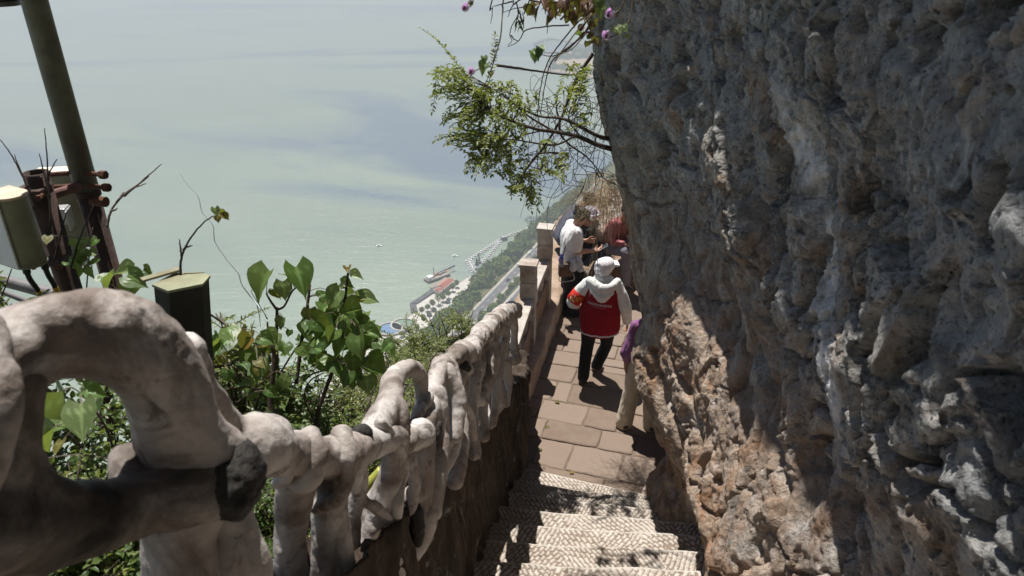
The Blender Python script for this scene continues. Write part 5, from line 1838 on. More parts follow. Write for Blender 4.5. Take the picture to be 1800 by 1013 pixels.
def build_shore_things():
    Z = -287.4
    for (px, py, r, wm, lab) in ((686, 580, 9.5, 'pool_blue', 'round pool of blue water at the near tip of the promenade'), (709, 573, 9.5, 'pool_green', 'round pool of greenish water next to the blue one')):
        p = at_z(px, py, Z)
        T = empty('round_pool', (p.x, p.y, Z), lab, 'pool', 'round pools')
        mb = MB()
        ang = np.linspace(0, 2 * np.pi, 33)
        P = np.array([(p.x + r * math.cos(a), p.y + r * math.sin(a), Z + 0.9) for a in ang])
        mb.tube(P, 0.85, 8, cap=False); mb.build('rim', M['far_pale_stone'], T, smooth=True)
        P[:, 2] = Z + 1.3
        P2 = p.x + (P[:, 0] - p.x) * 0.93; P3 = p.y + (P[:, 1] - p.y) * 0.93
        mb = MB(); mb.tube(np.stack([P2, P3, P[:, 2]], 1), 0.32, 6, cap=False); mb.build('coping', M['far_dark_stone'], T)
        mb = MB(); mb.add([(p.x + r * .98 * math.cos(a), p.y + r * .98 * math.sin(a), Z + 1.0) for a in ang[:-1]], [tuple(range(32))]); mb.build('water', M[wm], T)
    # low dark quay wall
    pts = [at_z(a, b, -289) for a, b in ((729, 552), (726, 538), (748, 524), (762, 514), (773, 506))]
    mb = MB()
    for a, b in zip(pts[:-1], pts[1:]):
        d = (b - a); c = (a + b) / 2
        mb.box((c.x, c.y, -288.4), (d.length + 1.0, 5.0, 4.0), math.atan2(d.y, d.x))
    setp(mb.build('quay', M['far_dark_stone'], bevel=0.2), kind='structure')
    # pavilion with red roof, small red-roofed hut
    def pavilion(name, lab, a, b, w, h, roofm='far_red_roof'):
        a, b = at_z(*a, Z), at_z(*b, Z); d = b - a; c = (a + b) / 2; rz = math.atan2(d.y, d.x)
        T = empty(name, (c.x, c.y, Z), lab, 'building', None, rz)
        L = d.length
        far_box(T, 'wall', (c.x, c.y, Z + h * 0.4), (L * 0.86, w * 0.8, h * 0.8), rz, 'far_pale_stone')
        R = Matrix.Rotation(rz, 3, 'Z')
        def pr(x, y, z): return Vector((c.x, c.y, Z)) + R @ Vector((x, y, z))
        hl, hw = L / 2, w / 2
        mb = MB()
        mb.add([pr(-hl, -hw, h * .8), pr(hl, -hw, h * .8), pr(hl, hw, h * .8), pr(-hl, hw, h * .8), pr(-hl * .85, 0, h * 1.15), pr(hl * .85, 0, h * 1.15)],
               [(0, 1, 5, 4), (2, 3, 4, 5), (0, 4, 3), (1, 2, 5), (0, 3, 2, 1)])
        mb.build('roof', M[roofm], T)
        far_box(T, 'eave', pr(0, 0, h * .78), (L * 1.06, w * 1.08, 0.25), rz, 'far_pale_stone')
    pavilion('pavilion', 'long pavilion with a red roof on the waterfront', (774, 513), (793, 498), 8, 5)
    pavilion('hut', 'small red-roofed hut at the near end of the long pavilion', (767, 517), (774, 513), 7, 3.5)
    pavilion('shelter', 'pale flat retaining building among trees beside the umbrellas', (786, 567), (800, 548), 9, 4, 'far_pale_stone')
    for (px, py, m, lab) in ((794, 541, 'far_teal', 'teal parasol on the promenade, the farther one'), (781, 549, 'far_teal', 'teal parasol on the promenade, the nearer one'), (788, 553, 'far_pink', 'pink parasol between the teal ones and the pale building')):
        p = at_z(px, py, Z)
        T = empty('parasol', (p.x, p.y, Z), lab, 'parasol', 'parasols on the promenade')
        mb = MB(); mb.tube([(p.x, p.y, Z), (p.x, p.y, Z + 3)], 0.12, 6); mb.build('pole', M['far_grey'], T)
        mb = MB(); mb.tube([(p.x, p.y, Z + 2.6), (p.x, p.y, Z + 3.4)], [2.2, 0.1], 8); mb.build('canopy', M[m], T)
    # moored work barge
    a, b = at_z(745, 497, -289.4), at_z(797, 478, -289.4)
    d = b - a; c = (a + b) / 2; rz = math.atan2(d.y, d.x); R = Matrix.Rotation(rz, 3, 'Z')
    T = empty('barge', (c.x, c.y, -289.9), 'moored work barge with a mast and a long dark boom', 'boat')
    def bp(x, y, z): return Vector((c.x, c.y, -290)) + R @ Vector((x, y, z))
    L = d.length
    far_box(T, 'hull', bp(-2, 0, 0.8), (L * 0.72, 8, 2.4), rz, 'far_dark_stone', 0.3)
    far_box(T, 'deck', bp(-2, 0, 2.1), (L * 0.70, 7.4, 0.2), rz, 'far_wood_deck')
    far_box(T, 'cabin', bp(-L * 0.30, 0, 3.4), (5, 5, 2.6), rz, 'far_white', 0.2)
    for k in range(5):
        far_box(T, 'awning', bp(-L * 0.18 + k * 4.2, 1.2 + (k % 2) * 1.2, 3.4), (3.4, 2.6, 0.5), rz, ('far_pale_stone', 'far_orange', 'far_wood_deck')[k % 3])
    far_box(T, 'rail', bp(0, -3.7, 2.9), (L * 0.66, 0.25, 0.5), rz, 'far_white')
    mb = MB(); mb.tube([bp(-L * 0.16, 0, 2), bp(-L * 0.16, 0, 12)], 0.35, 6); mb.build('mast', M['far_dark_stone'], T)
    mb = MB(); mb.tube([bp(-L * 0.1, 2, 3), bp(L * 0.62, 3, 4.5)], 0.8, 6); mb.build('boom', M['far_dark_stone'], T)
    a2 = at_z(758, 508, -289.4); b2 = at_z(785, 490, -289.4); d2 = b2 - a2; c2 = (a2 + b2) / 2; rz2 = math.atan2(d2.y, d2.x)
    T = empty('jetty', (c2.x, c2.y, -290), 'narrow wooden jetty between the barge and the red pavilion', 'jetty')
    far_box(T, 'deck', (c2.x, c2.y, -288.6), (d2.length, 3.5, 0.6), rz2, 'far_wood_deck')
    for k in range(4):
        q = a2.lerp(b2, (k + .5) / 4); far_box(T, 'pile', (q.x, q.y, -290), (0.8, 3.0, 3.0), rz2, 'far_dark_stone')
    # floating walkways with white floats
    T = empty('floating_walkway', tuple(at_z(850, 445, -289.9)), 'floating walkway carried on rows of white floats out from the shore', 'walkway')
    fm = MB(); fm.box((0, 0, 0), (1.35, 1.35, 1.0)); fme = fm.me(); fme.materials.append(M['far_white'])
    runs = [((822, 459), (880, 421)), ((880, 421), (905, 410)), ((905, 410), (928, 402)), ((880, 423), (866, 441)), ((866, 441), (846, 462)), ((822, 459), (832, 478)), ((826, 458), (836, 474))]
    for a, b in runs:
        a, b = at_z(*a, -289.6), at_z(*b, -289.6); d = b - a; rz = math.atan2(d.y, d.x); c = (a + b) / 2
        far_box(T, 'deck', (c.x, c.y, -289.1), (d.length, 1.4, 0.4), rz, 'far_grey')
        k = max(2, int(d.length / 4.2))
        for i in range(k + 1):
            for sd in (-1.4, 1.4):
                o = bpy.data.objects.new('float', fme); COL.objects.link(o)
                q = a + d * (i / k)
                o.parent = T; o.matrix_parent_inverse = bpy_mw[T.name].inverted()
                o.location = (q.x - math.sin(rz) * sd, q.y + math.cos(rz) * sd, -289.5)
                o.rotation_euler = (0, 0, rz)
    p = at_z(886, 421, -289.6)
    T2 = empty('raft_hut', (p.x, p.y, -290), 'dark little hut on the elbow of the floating walkway', 'hut')
    far_box(T2, 'wall', (p.x, p.y, -288.0), (6, 4, 2.6), 0.5, 'far_dark_stone')
    far_box(T2, 'roof', (p.x, p.y, -286.5), (7, 5, 0.4), 0.5, 'far_grey')
    for (px, py, lab) in ((667, 433, 'small white motor boat alone out on the green water'), (800, 451, 'small white motor boat nearer to the floating walkway')):
        p = at_z(px, py, -289.9)
        T = empty('motor_boat', (p.x, p.y, -290), lab, 'boat', 'small boats on the lake')
        mb = MB()
        pr = [(-3, -1.1), (1, -1.2), (3.4, 0), (1, 1.2), (-3, 1.1)]
        mb.add([(p.x + a, p.y + b, -289.2) for a, b in pr] + [(p.x + a * .85, p.y + b * .7, -290.3) for a, b in pr], [(0, 1, 2, 3, 4), (0, 5, 6, 1), (1, 6, 7, 2), (2, 7, 8, 3), (3, 8, 9, 4), (4, 9, 5, 0)])
        mb.build('hull', M['far_white'], T)
        far_box(T, 'cabin', (p.x - .6, p.y, -288.6), (2.2, 1.6, 1.2), 0, 'far_white', 0.2)
    # lamp standards on the promenade
    for (px, py, lab) in ((824, 500, 'thin white lamp post on the far part of the promenade'), (818, 523, 'dark lamp post with planter beside the pavilion square')):
        p = at_z(px, py, Z)
        T = empty('lamp_post', (p.x, p.y, Z), lab, 'lamp post', 'lamp posts on the promenade')
        mb = MB(); mb.tube([(p.x, p.y, Z), (p.x, p.y, Z + 9)], 0.18, 6); mb.build('pole', M['far_white' if px == 824 else 'far_grey'], T)
        far_box(T, 'lamp', (p.x, p.y, Z + 9.1), (1.0, 0.5, 0.3), 0.3, 'far_white')
    # round planters with shrubs on the paving
    for i, (px, py, lab) in enumerate(((745, 560, 'round planter below the yellow green tree'), (755, 555, 'round planter next to the olive tree'), (763, 547, 'dark round planter under the bright round tree'), (787, 532, 'round planter beside the green promenade tree'),
                                       (833, 492, 'big dark planter on the far square'), (842, 497, 'small planter on the far square'), (800, 528, 'long low planter beside the square'), (700, 601, 'round bush in paving near the blue pool'), (712, 583, 'clipped bush in front of the green pool'))):
        p = at_z(px, py, Z)
        T = empty('planter', (p.x, p.y, Z), lab, 'planter', 'planters on the promenade')
        mb = MB(); mb.tube([(p.x, p.y, Z), (p.x, p.y, Z + 0.7)], 2.3, 12); mb.build('kerb_ring', M['far_dark_stone'], T)
        V, R = crown_clumps((p.x, p.y, Z + 1.2), 2.2, 2.2, 90, 0.45, 0.3)
        me = mesh_np(V, np.arange(len(V)).reshape(-1, 4)); float_attr(me, 'rnd', R)
        link('shrub', me, M['far_wood'], T)['kind'] = 'stuff'
build_shore_things()

def build_far_side():
    zl = -288.0
    # flat wooded spit with a ploughed field
    out = [at_z(a, b, zl) for a, b in ((955, 122), (968, 112), (975, 97), (1000, 89), (1040, 84), (1110, 82), (1110, 140), (1040, 136), (1000, 129), (975, 126))]
    V = [(p.x, p.y, zl) for p in out] + [(p.x, p.y, zl - 6) for p in out]
    n = len(out)
    F = [tuple(range(n))] + [(i, n + i, n + (i + 1) % n, (i + 1) % n) for i in range(n)]
    g = NT('far_field')
    co = g.coord('Object')
    c = g.ramp(g.noise(co, 0.012, 4, 0.6), [(0.35, (0.36, 0.27, 0.19)), (0.6, (0.46, 0.35, 0.25)), (0.75, (0.22, 0.22, 0.13))])
    g.bsdf(c, 0.95, spec=0.1)
    setp(link('spit', mesh_np(np.array(V), F, smooth=False), g.m), kind='structure')
    Vs, Rs = [], []
    for (a, b, c2, k) in (((960, 120), (1110, 135), 0.4, 90), ((968, 112), (990, 95), 0.3, 20), ((1005, 92), (1110, 90), 0.25, 90), ((985, 104), (1040, 100), 0.3, 40)):
        for i in range(k):
            f = rng.uniform(0, 1)
            p = at_z(a[0] + (b[0] - a[0]) * f, a[1] + (b[1] - a[1]) * f + rng.uniform(-2, 2), zl)
            h = rng.uniform(7, 13)
            v, r = crown_clumps((p.x, p.y, zl + h * .5), h, h * .6, 50, 1.8, c2)
            Vs.append(v); Rs.append(r)
    V = np.concatenate(Vs); me = mesh_np(V, np.arange(len(V)).reshape(-1, 4)); float_attr(me, 'rnd', np.concatenate(Rs))
    setp(link('far_trees', me, M['far_wood']), kind='stuff')
    # long low causeway bridge beyond the spit
    P = [at_z(a, b, -289) for a, b in ((938, 80), (950, 75), (968, 71), (985, 73), (1005, 77), (1030, 82), (1060, 86))]
    Q = catmull([np.array(p) for p in P], 40)
    T = empty('causeway_bridge', tuple(Q[20]), 'long low causeway bridge curving across the lake beyond the spit', 'bridge')
    mb = MB()
    Q[:, 2] = -284.5
    mb.tube(Q, 3.2, 4); mb.build('deck', M['far_grey'], T)
    for k in range(2, 39, 3):
        mb = MB(); mb.tube([(Q[k][0], Q[k][1], -292), (Q[k][0], Q[k][1], -285)], 2.2, 6); mb.build('pier', M['far_grey'], T)
    a, b = at_z(884, 121, -289.6), at_z(925, 124, -289.6)
    mb = MB(); d = b - a; c = (a + b) / 2; mb.box((c.x, c.y, -289), (d.length, 5, 3), math.atan2(d.y, d.x))
    setp(mb.build('breakwater', M['far_grey'], bevel=0.5), 'thin grey breakwater line far out left of the spit', 'breakwater')
build_far_side()
# ================================================================== PEOPLE
def skin_mat(name, col):
    g = NT(name)
    n = g.noise(g.coord('Object'), 40, 3, 0.5)
    c = g.ramp(n, [(0.3, tuple(v * 0.9 for v in col)), (0.7, col)])
    g.bsdf(c, 0.5, spec=0.35, **{'Subsurface Weight': 0.08})
    M[name] = g.m
skin_mat('skin', (0.46, 0.26, 0.18))
def cloth_mat(name, col, var=0.12, rough=0.85, weave=220, fold=14, sheen=0.0):
    g = NT(name)
    co = g.coord('Object')
    c = g.ramp(g.noise(co, 9, 4, 0.6), [(0.3, tuple(v * (1 - var) for v in col)), (0.7, tuple(min(1, v * (1 + var)) for v in col))])
    h = g.math('ADD', g.noise(g.mapping(co, (1, 1, 0.55)), fold, 3, 0.5, 0.6), g.math('MULTIPLY', g.noise(co, weave, 2, 0.5), 0.12))
    g.bsdf(c, rough, g.bump(h, 0.22, 0.02), spec=0.2)
    M[name] = g.m
cloth_mat('vest_red', (0.25, 0.004, 0.014))
cloth_mat('jacket_white', (0.72, 0.73, 0.70))
cloth_mat('cap_white', (0.80, 0.78, 0.80))
cloth_mat('trousers_black', (0.012, 0.012, 0.014))
cloth_mat('blouse_white', (0.74, 0.73, 0.72))
cloth_mat('skirt_black', (0.010, 0.011, 0.013), fold=20)
cloth_mat('purple_satin', (0.26, 0.11, 0.24), rough=0.42)
cloth_mat('cream_trousers', (0.60, 0.54, 0.43))
cloth_mat('navy_jacket', (0.10, 0.105, 0.135))
cloth_mat('jeans', (0.045, 0.065, 0.11))
cloth_mat('pink_red', (0.27, 0.085, 0.085), rough=0.35)
cloth_mat('lilac_print', (0.55, 0.52, 0.60), var=0.35)
cloth_mat('grey_trousers', (0.20, 0.19, 0.22))
cloth_mat('armband_red', (0.55, 0.035, 0.02))
cloth_mat('black_knit', (0.016, 0.016, 0.017))
simple('hair_black', (0.012, 0.010, 0.009), 0.45, 0.4, 60, 0.4, 0, 0.5)
simple('shoe_black', (0.02, 0.018, 0.017), 0.5, 0.2, 20, 0.1)
simple('shoe_brown', (0.09, 0.06, 0.045), 0.6, 0.2, 20, 0.1)
simple('eye_dark', (0.015, 0.012, 0.01), 0.2, 0.1, 20, 0)
simple('lip_red', (0.32, 0.10, 0.09), 0.5, 0.1, 20, 0)
simple('text_white', (0.75, 0.72, 0.74), 0.7, 0.03, 20, 0)
simple('text_yellow', (0.75, 0.42, 0.05), 0.7, 0.05, 20, 0)

def V3(*a): return np.array(a, dtype=np.float64)
def unit(v):
    v = np.asarray(v, dtype=np.float64); return v / max(np.linalg.norm(v), 1e-9)

class Fig:
    """a person: local frame x right, y ahead, z up, origin on the floor between the feet"""
    def __init__(self, label, base, face_deg, scale=1.0, group=None):
        # face_deg: 0 looks along +Y (away from the camera), positive turns to the left
        self.b = np.array(base, dtype=np.float64)
        a = math.radians(face_deg)
        self.R = np.array([[math.cos(a), -math.sin(a), 0], [math.sin(a), math.cos(a), 0], [0, 0, 1]])
        self.s = scale
        self.T = empty('person', tuple(self.b), label, 'person', group)
    def w(self, p): return self.b + self.R @ (np.asarray(p, dtype=np.float64) * self.s)
    def tubes(self, tubes):
        out = []
        for t in tubes:
            if t[0] == 'mesh':
                out.append(t); continue
            pts = [self.w(p) for p in t[0]]
            r = t[1]
            r = [q * self.s for q in r] if not np.isscalar(r) else r * self.s
            out.append((pts, r, t[2] if len(t) > 2 else 12))
        return out
    def part(self, name, tubes, mat, vox=0.009, sm=3, lump=None, fine=None, parent=None):
        if lump: lump = (lump[0] * 0.8, lump[1])
        if fine: fine = (fine[0] * 0.6, fine[1])
        me = soft_union(self.tubes(tubes), vox, sm, lump, fine, (1.0, 1.0, 0.42))
        if parent is None:
            return link(name, me, M[mat], self.T)
        return link(name, me, M[mat], parent)   # the parent part sits at the identity

def hand_tubes(wr, d, palm_n, side, curl=0.4, L=0.165):
    """palm and five fingers. d: along the hand, palm_n: out of the palm, side: towards the thumb"""
    d, n, s = unit(d), unit(palm_n), unit(side)
    t = []
    kn = wr + d * L * 0.5
    for q in (-0.022, -0.007, 0.008, 0.023):
        t.append(([wr + s * q * 0.6, wr + d * L * 0.28 + s * q, kn + s * q * 1.05], [0.016, 0.0145, 0.012], 8))
    for i, (q, fl) in enumerate(((-0.030, 0.33), (-0.0105, 0.43), (0.0095, 0.47), (0.029, 0.42))):
        a = kn + s * q * 1.0
        l = L * fl
        p1 = a + (d * math.cos(curl * 0.6) + n * math.sin(curl * 0.6)) * l * 0.45 + s * q * 0.14
        p2 = p1 + (d * math.cos(curl * 1.5) + n * math.sin(curl * 1.5)) * l * 0.32
        p3 = p2 + (d * math.cos(curl * 2.3) + n * math.sin(curl * 2.3)) * l * 0.24
        t.append(([a - d * 0.01, a, p1, p2, p3], [0.0095, 0.0095, 0.0088, 0.008, 0.007], 8))
    th0 = wr + d * L * 0.14 + s * 0.022
    th1 = th0 + (d * 0.6 + s * 0.75 + n * 0.25) * L * 0.22
    th2 = th1 + (d * 0.9 + s * 0.30 + n * 0.35) * L * 0.19
    t.append(([th0, th1, th2], [0.013, 0.011, 0.0085], 8))
    return t

def head_tubes(c, f, up=(0, 0, 1)):
    """skull, face, jaw, nose and ears round head centre c looking along f"""
    c = np.asarray(c, dtype=np.float64); f = unit(f); up = unit(np.asarray(up) - f * np.dot(f, up)); s = np.cross(f, up)
    t = [([c - f * 0.030 + up * 0.02, c + f * 0.022 + up * 0.022], [0.080, 0.076], 16),
         ([c + f * 0.028 - up * 0.02, c + f * 0.046 - up * 0.065, c + f * 0.058 - up * 0.098], [0.066, 0.050, 0.030], 14),
         ([c + f * 0.088 + up * 0.012, c + f * 0.106 - up * 0.026], [0.008, 0.013], 8),
         ([c + f * 0.092 - up * 0.058 - s * 0.018, c + f * 0.096 - up * 0.057, c + f * 0.092 - up * 0.058 + s * 0.018], [0.006, 0.008, 0.006], 8),
         ([c + f * 0.08 + up * 0.022 - s * 0.035, c + f * 0.082 + up * 0.022 + s * 0.035], [0.012, 0.012], 8)]
    for q in (-1, 1):
        t.append(([c + s * q * 0.080 - f * 0.012 + up * 0.012, c + s * q * 0.084 - f * 0.016 - up * 0.022], [0.013, 0.010], 8))
    return t

def face_bits(F, c, f, up=(0, 0, 1)):
    c = np.asarray(c, dtype=np.float64); f = unit(f); up = unit(np.asarray(up) - f * np.dot(f, up)); s = np.cross(f, up)
    for q in (-1, 1):
        F.part('eye', [([c + f * 0.084 + s * q * 0.031 + up * 0.004, c + f * 0.084 + s * q * 0.034 + up * 0.004], [0.010, 0.009], 8)], 'eye_dark', 0.004, 1)
        F.part('eyebrow', [([c + f * 0.092 + s * q * 0.018 + up * 0.026, c + f * 0.084 + s * q * 0.047 + up * 0.027], [0.005, 0.004], 6)], 'hair_black', 0.004, 1)
    F.part('mouth', [([c + f * 0.097 - up * 0.058 - s * 0.018, c + f * 0.101 - up * 0.057, c + f * 0.097 - up * 0.058 + s * 0.018], [0.005, 0.0065, 0.005], 6)], 'lip_red', 0.004, 1)

def arm(sh, el, wr): return ([sh, (sh + el) / 2, el, (el + wr) / 2, wr], [0.052, 0.044, 0.037, 0.036, 0.024], 12)
def leg(hip, kn, an): return ([hip, (hip + kn) / 2, kn, kn * 0.6 + an * 0.4, an], [0.088, 0.075, 0.055, 0.052, 0.034], 14)
def foot(an, d):
    d = unit(d)
    return ([an + V3(0, 0, -0.02) - d * 0.03, an + d * 0.07 + V3(0, 0, -0.040), an + d * 0.155 + V3(0, 0, -0.052)], [0.036, 0.036, 0.026], 12)
def shoe_tubes(an, d):
    d = unit(d); s = np.cross(d, (0, 0, 1.0))
    return [([an + V3(0, 0, -0.045) - d * 0.045, an + d * 0.06 + V3(0, 0, -0.05) + s * .008, an + d * 0.165 + V3(0, 0, -0.06) + s * .004], [0.044, 0.043, 0.032], 12),
            ([an + V3(0, 0, -0.045) - d * 0.045, an + d * 0.06 + V3(0, 0, -0.05) - s * .008, an + d * 0.16 + V3(0, 0, -0.06) - s * .004], [0.044, 0.043, 0.032], 12)]
def torso_tubes(pel, ch, nk, sx, w_hip=0.10, w_sh=0.125, r=0.105):
    """sx: direction of the right side"""
    t = []
    for q in (-1, 0, 1):
        t.append(([pel + sx * q * w_hip * 0.75, (pel + ch) / 2 + sx * q * w_hip * 0.6, ch + sx * q * w_sh * 0.7, ch + (nk - ch) * 0.55 + sx * q * w_sh * 0.75], [r * 0.98, r * 0.92, r, r * 0.72], 14))
    t.append(([ch + (nk - ch) * 0.5, nk + (nk - ch) * 0.35], [0.058, 0.050], 12))
    return t

def project_text(F, body, origin, ux, uz, d, lift, mat, name, parent):
    """lettering printed on a garment: flat text laid on to the cloth"""
    from mathutils.bvhtree import BVHTree
    cu = bpy.data.curves.new('t', 'FONT'); cu.body = body; cu.size = 1.0; cu.align_x = 'CENTER'; cu.align_y = 'CENTER'; cu.resolution_u = 2
    to = bpy.data.objects.new('t', cu); COL.objects.link(to)
    me = bpy.data.meshes.new_from_object(to.evaluated_get(bpy.context.evaluated_depsgraph_get()))
    bpy.data.objects.remove(to); bpy.data.curves.remove(cu)
    pm = parent.data
    bvh = BVHTree.FromPolygons([v.co for v in pm.vertices], [p.vertices for p in pm.polygons])
    bm = bmesh.new(); bm.from_mesh(me)
    bmesh.ops.subdivide_edges(bm, edges=[e for e in bm.edges if e.calc_length() > 0.25], cuts=2)
    bmesh.ops.triangulate(bm, faces=bm.faces)
    for v in bm.verts:
        p = Vector(origin + ux * v.co.x + uz * v.co.y)
        h = bvh.ray_cast(p - Vector(d) * 0.5, Vector(d), 2.0)
        v.co = (h[0] if h[0] is not None else p) - Vector(d) * lift
    bm.to_mesh(me); bm.free()
    o = link(name, me, M[mat], parent)
    return o

X, Yv, Zv = V3(1, 0, 0), V3(0, 1, 0), V3(0, 0, 1)

def red_vest():
    p = at_z(1041, 668, LAND_Z)
    F = Fig('woman in red vest and white cap walking away along the flagged path', (p.x, p.y, LAND_Z + 0.012), -6, 1.0)
    pel, ch, nk = V3(0.03, -0.02, 0.90), V3(0.045, 0.0, 1.15), V3(0.06, 0.02, 1.36)
    hd = V3(0.075, 0.055, 1.475)
    f = unit(V3(0.62, 0.74, -0.12))
    shL, shR = V3(-0.135, 0.0, 1.29), V3(0.24, 0.0, 1.28)
    elL, elR = V3(-0.275, 0.0, 1.07), V3(0.335, -0.03, 1.03)
    wrL, wrR = V3(-0.235, 0.17, 0.93), V3(0.375, 0.06, 0.80)
    hipL, hipR = V3(-0.06, -0.02, 0.84), V3(0.12, -0.02, 0.84)
    knL, anL = V3(-0.085, 0.02, 0.46), V3(-0.115, -0.07, 0.085)
    knR, anR = V3(0.15, 0.09, 0.46), V3(0.045, 0.15, 0.11)
    dL, dR = V3(-0.15, 0.9, 0) * 1, V3(0.35, 0.9, 0)
    body = torso_tubes(pel, ch, nk, X) + head_tubes(hd, f) + [arm(shL, elL, wrL), arm(shR, elR, wrR), leg(hipL, knL, anL), leg(hipR, knR, anR), foot(anL, dL), foot(anR, dR)]
    body += hand_tubes(wrL, V3(0.5, 0.8, -0.1), V3(0.2, 0, -1), V3(0.8, -0.5, 0), 0.8) + hand_tubes(wrR, V3(0.05, 0.12, -1), V3(-1, 0.1, 0), V3(0, 1, 0.1), 0.5)
    F.part('body', body, 'skin', 0.0065, 2)
    face_bits(F, hd, f)
    tr = [([hipL + V3(.01, 0, .06), (hipL + knL) / 2, knL, (knL + anL) / 2 + V3(0, -.01, 0), anL + V3(0, -.005, -0.02)], [0.100, 0.094, 0.078, 0.074, 0.066], 14),
          ([hipR + V3(-.01, 0, .06), (hipR + knR) / 2, knR, (knR + anR) / 2 + V3(0, -.01, 0), anR + V3(0, -.005, -0.015)], [0.100, 0.094, 0.078, 0.074, 0.066], 14),
          ([pel + V3(-.05, 0, -.06), pel + V3(.05, 0, -.06)], [0.112, 0.112], 14)]
    F.part('trousers', tr, 'trousers_black', 0.010, 2, (0.012, 9), (0.005, 26))
    F.part('shoe', shoe_tubes(anL, dL), 'shoe_black', 0.007, 2)
    F.part('shoe', shoe_tubes(anR, dR), 'shoe_brown', 0.007, 2)
    # white hooded jacket sleeves
    F.part('sleeve', [([shL + V3(.03, 0, .015), (shL + elL) / 2, elL, elL * .45 + wrL * .55, wrL * .85 + elL * .15], [0.082, 0.082, 0.076, 0.066, 0.058], 14)], 'jacket_white', 0.009, 3, (0.012, 12), (0.004, 30))
    F.part('sleeve', [([shR + V3(-.03, 0, .015), (shR + elR) / 2, elR, (elR + wrR) / 2, wrR * .92 + elR * .08], [0.082, 0.076, 0.068, 0.060, 0.052], 14)], 'jacket_white', 0.009, 3, (0.012, 12), (0.004, 30))
    v = []
    for q, rr in ((-1, .122), (-.5, .145), (0, .152), (.5, .145), (1, .122)):
        v.append(([V3(0.05 + q * 0.112, -0.01, 0.75), V3(0.045 + q * 0.115, -0.01, 0.95), V3(0.05 + q * 0.095, 0, 1.14), V3(0.055 + q * 0.105, 0.005, 1.26), V3(0.058 + q * 0.05, 0.01, 1.33 - abs(q) * .02)], [rr * 1.04, rr * 1.0, rr * .95, rr * .82, rr * .56], 16))
    vest = F.part('vest', v, 'vest_red', 0.011, 3, (0.016, 7), (0.004, 26))
    # pale piping at the hem
    hem = []
    me = vest.data
    co = np.empty(len(me.vertices) * 3, dtype=np.float32); me.vertices.foreach_get('co', co); co = co.reshape(-1, 3)
    c0 = F.w(V3(0.045, 0, 0.80))
    ring = []
    for k in range(40):
        a = 2 * np.pi * k / 40
        d = F.R @ V3(math.cos(a), math.sin(a), 0)
        sel = co[np.abs(co[:, 2] - (c0[2] - 0.15 + 0.02)) < 0.03]
        q = sel - c0
        ang = q @ d / np.maximum(np.linalg.norm(q[:, :2], axis=1), 1e-6)
        s2 = sel[ang > 0.985]
        if len(s2):
            ring.append(s2[np.argmax((s2 - c0) @ d)] + d * 0.003)
    if len(ring) > 8:
        mb = MB(); mb.tube(catmull(np.array(ring + [ring[0]]), 120), 0.009, 6, cap=False)
        o = mb.build('piping', M['jacket_white'], vest, smooth=True)
    # hood lying on the back
    hood = [([V3(-0.10, -0.035, 1.365), V3(-0.02, -0.09, 1.335), V3(0.06, -0.12, 1.315), V3(0.15, -0.09, 1.33), V3(0.22, -0.03, 1.36)], [0.052, 0.060, 0.062, 0.060, 0.050], 12),
            ([V3(-0.06, -0.12, 1.27), V3(0.05, -0.158, 1.215), V3(0.16, -0.125, 1.265)], [0.030, 0.036, 0.032], 12),
            ([V3(-0.03, -0.13, 1.22), V3(0.055, -0.150, 1.165), V3(0.13, -0.13, 1.215)], [0.020, 0.026, 0.022], 12),
            ([V3(-0.09, -0.06, 1.35), V3(-0.05, -0.13, 1.26)], [0.035, 0.026], 10), ([V3(0.20, -0.06, 1.35), V3(0.15, -0.13, 1.26)], [0.035, 0.026], 10),
            ([V3(0.0, -0.10, 1.33), V3(0.05, -0.15, 1.20)], [0.05, 0.035], 10), ([V3(0.11, -0.10, 1.33), V3(0.06, -0.15, 1.20)], [0.05, 0.035], 10),
            ([V3(-0.02, 0.0, 1.385), V3(0.06, -0.05, 1.395), V3(0.14, 0.0, 1.385)], [0.040, 0.042, 0.040], 12)]
    F.part('hood', hood, 'jacket_white', 0.008, 3, (0.008, 12), (0.004, 28))
    # hair under the cap, cap and brim
    F.part('hair', [([hd - f * 0.05 + Zv * -0.01, hd - f * 0.055 - Zv * 0.055], [0.066, 0.048], 12), ([hd - f * 0.01 + np.cross(f, Zv) * -0.07 - Zv * 0.02, hd - f * 0.03 + np.cross(f, Zv) * -0.06 - Zv * 0.06], [0.026, 0.02], 8)], 'hair_black', 0.008, 2, (0.004, 30))
    up = unit(Zv - f * np.dot(f, Zv)); s = np.cross(f, up)
    capt = [([hd - f * 0.055 + up * 0.045, hd + f * 0.025 + up * 0.052], [0.098, 0.093], 24), ([hd - f * 0.06 + up * 0.0, hd - f * 0.02 + up * 0.02], [0.091, 0.096], 24)]
    cap = F.part('cap', capt, 'cap_white', 0.006, 8)
    br = []
    for q in np.linspace(-1, 1, 11):
        br.append(([hd + f * 0.06 + s * q * 0.074 + up * 0.062, hd + f * (0.20 - abs(q) * 0.05) + s * q * 0.082 + up * (0.062 - 0.02 * q * q)], [0.018, 0.012], 10))
    F.part('cap_brim', br, 'cap_white', 0.007, 3, parent=cap)
    F.part('cap_strap', [([hd - f * 0.10 - up * 0.055 - s * .05, hd - f * 0.125 - up * 0.055, hd - f * 0.10 - up * 0.055 + s * .05], [0.008, 0.008, 0.008], 6)], 'cap_white', 0.004, 1, parent=cap)
    m = (shL * 0.30 + elL * 0.70)
    ax = unit(elL - shL)
    aw = F.R @ ax
    Pm = F.w(m)
    mb = MB(); mb.tube([Pm - aw * 0.075, Pm - aw * 0.07, Pm + aw * 0.07, Pm + aw * 0.075], [0.078, 0.088, 0.090, 0.078], 22, cap=False)
    band = mb.build('armband', M['armband_red'], F.T, smooth=True)
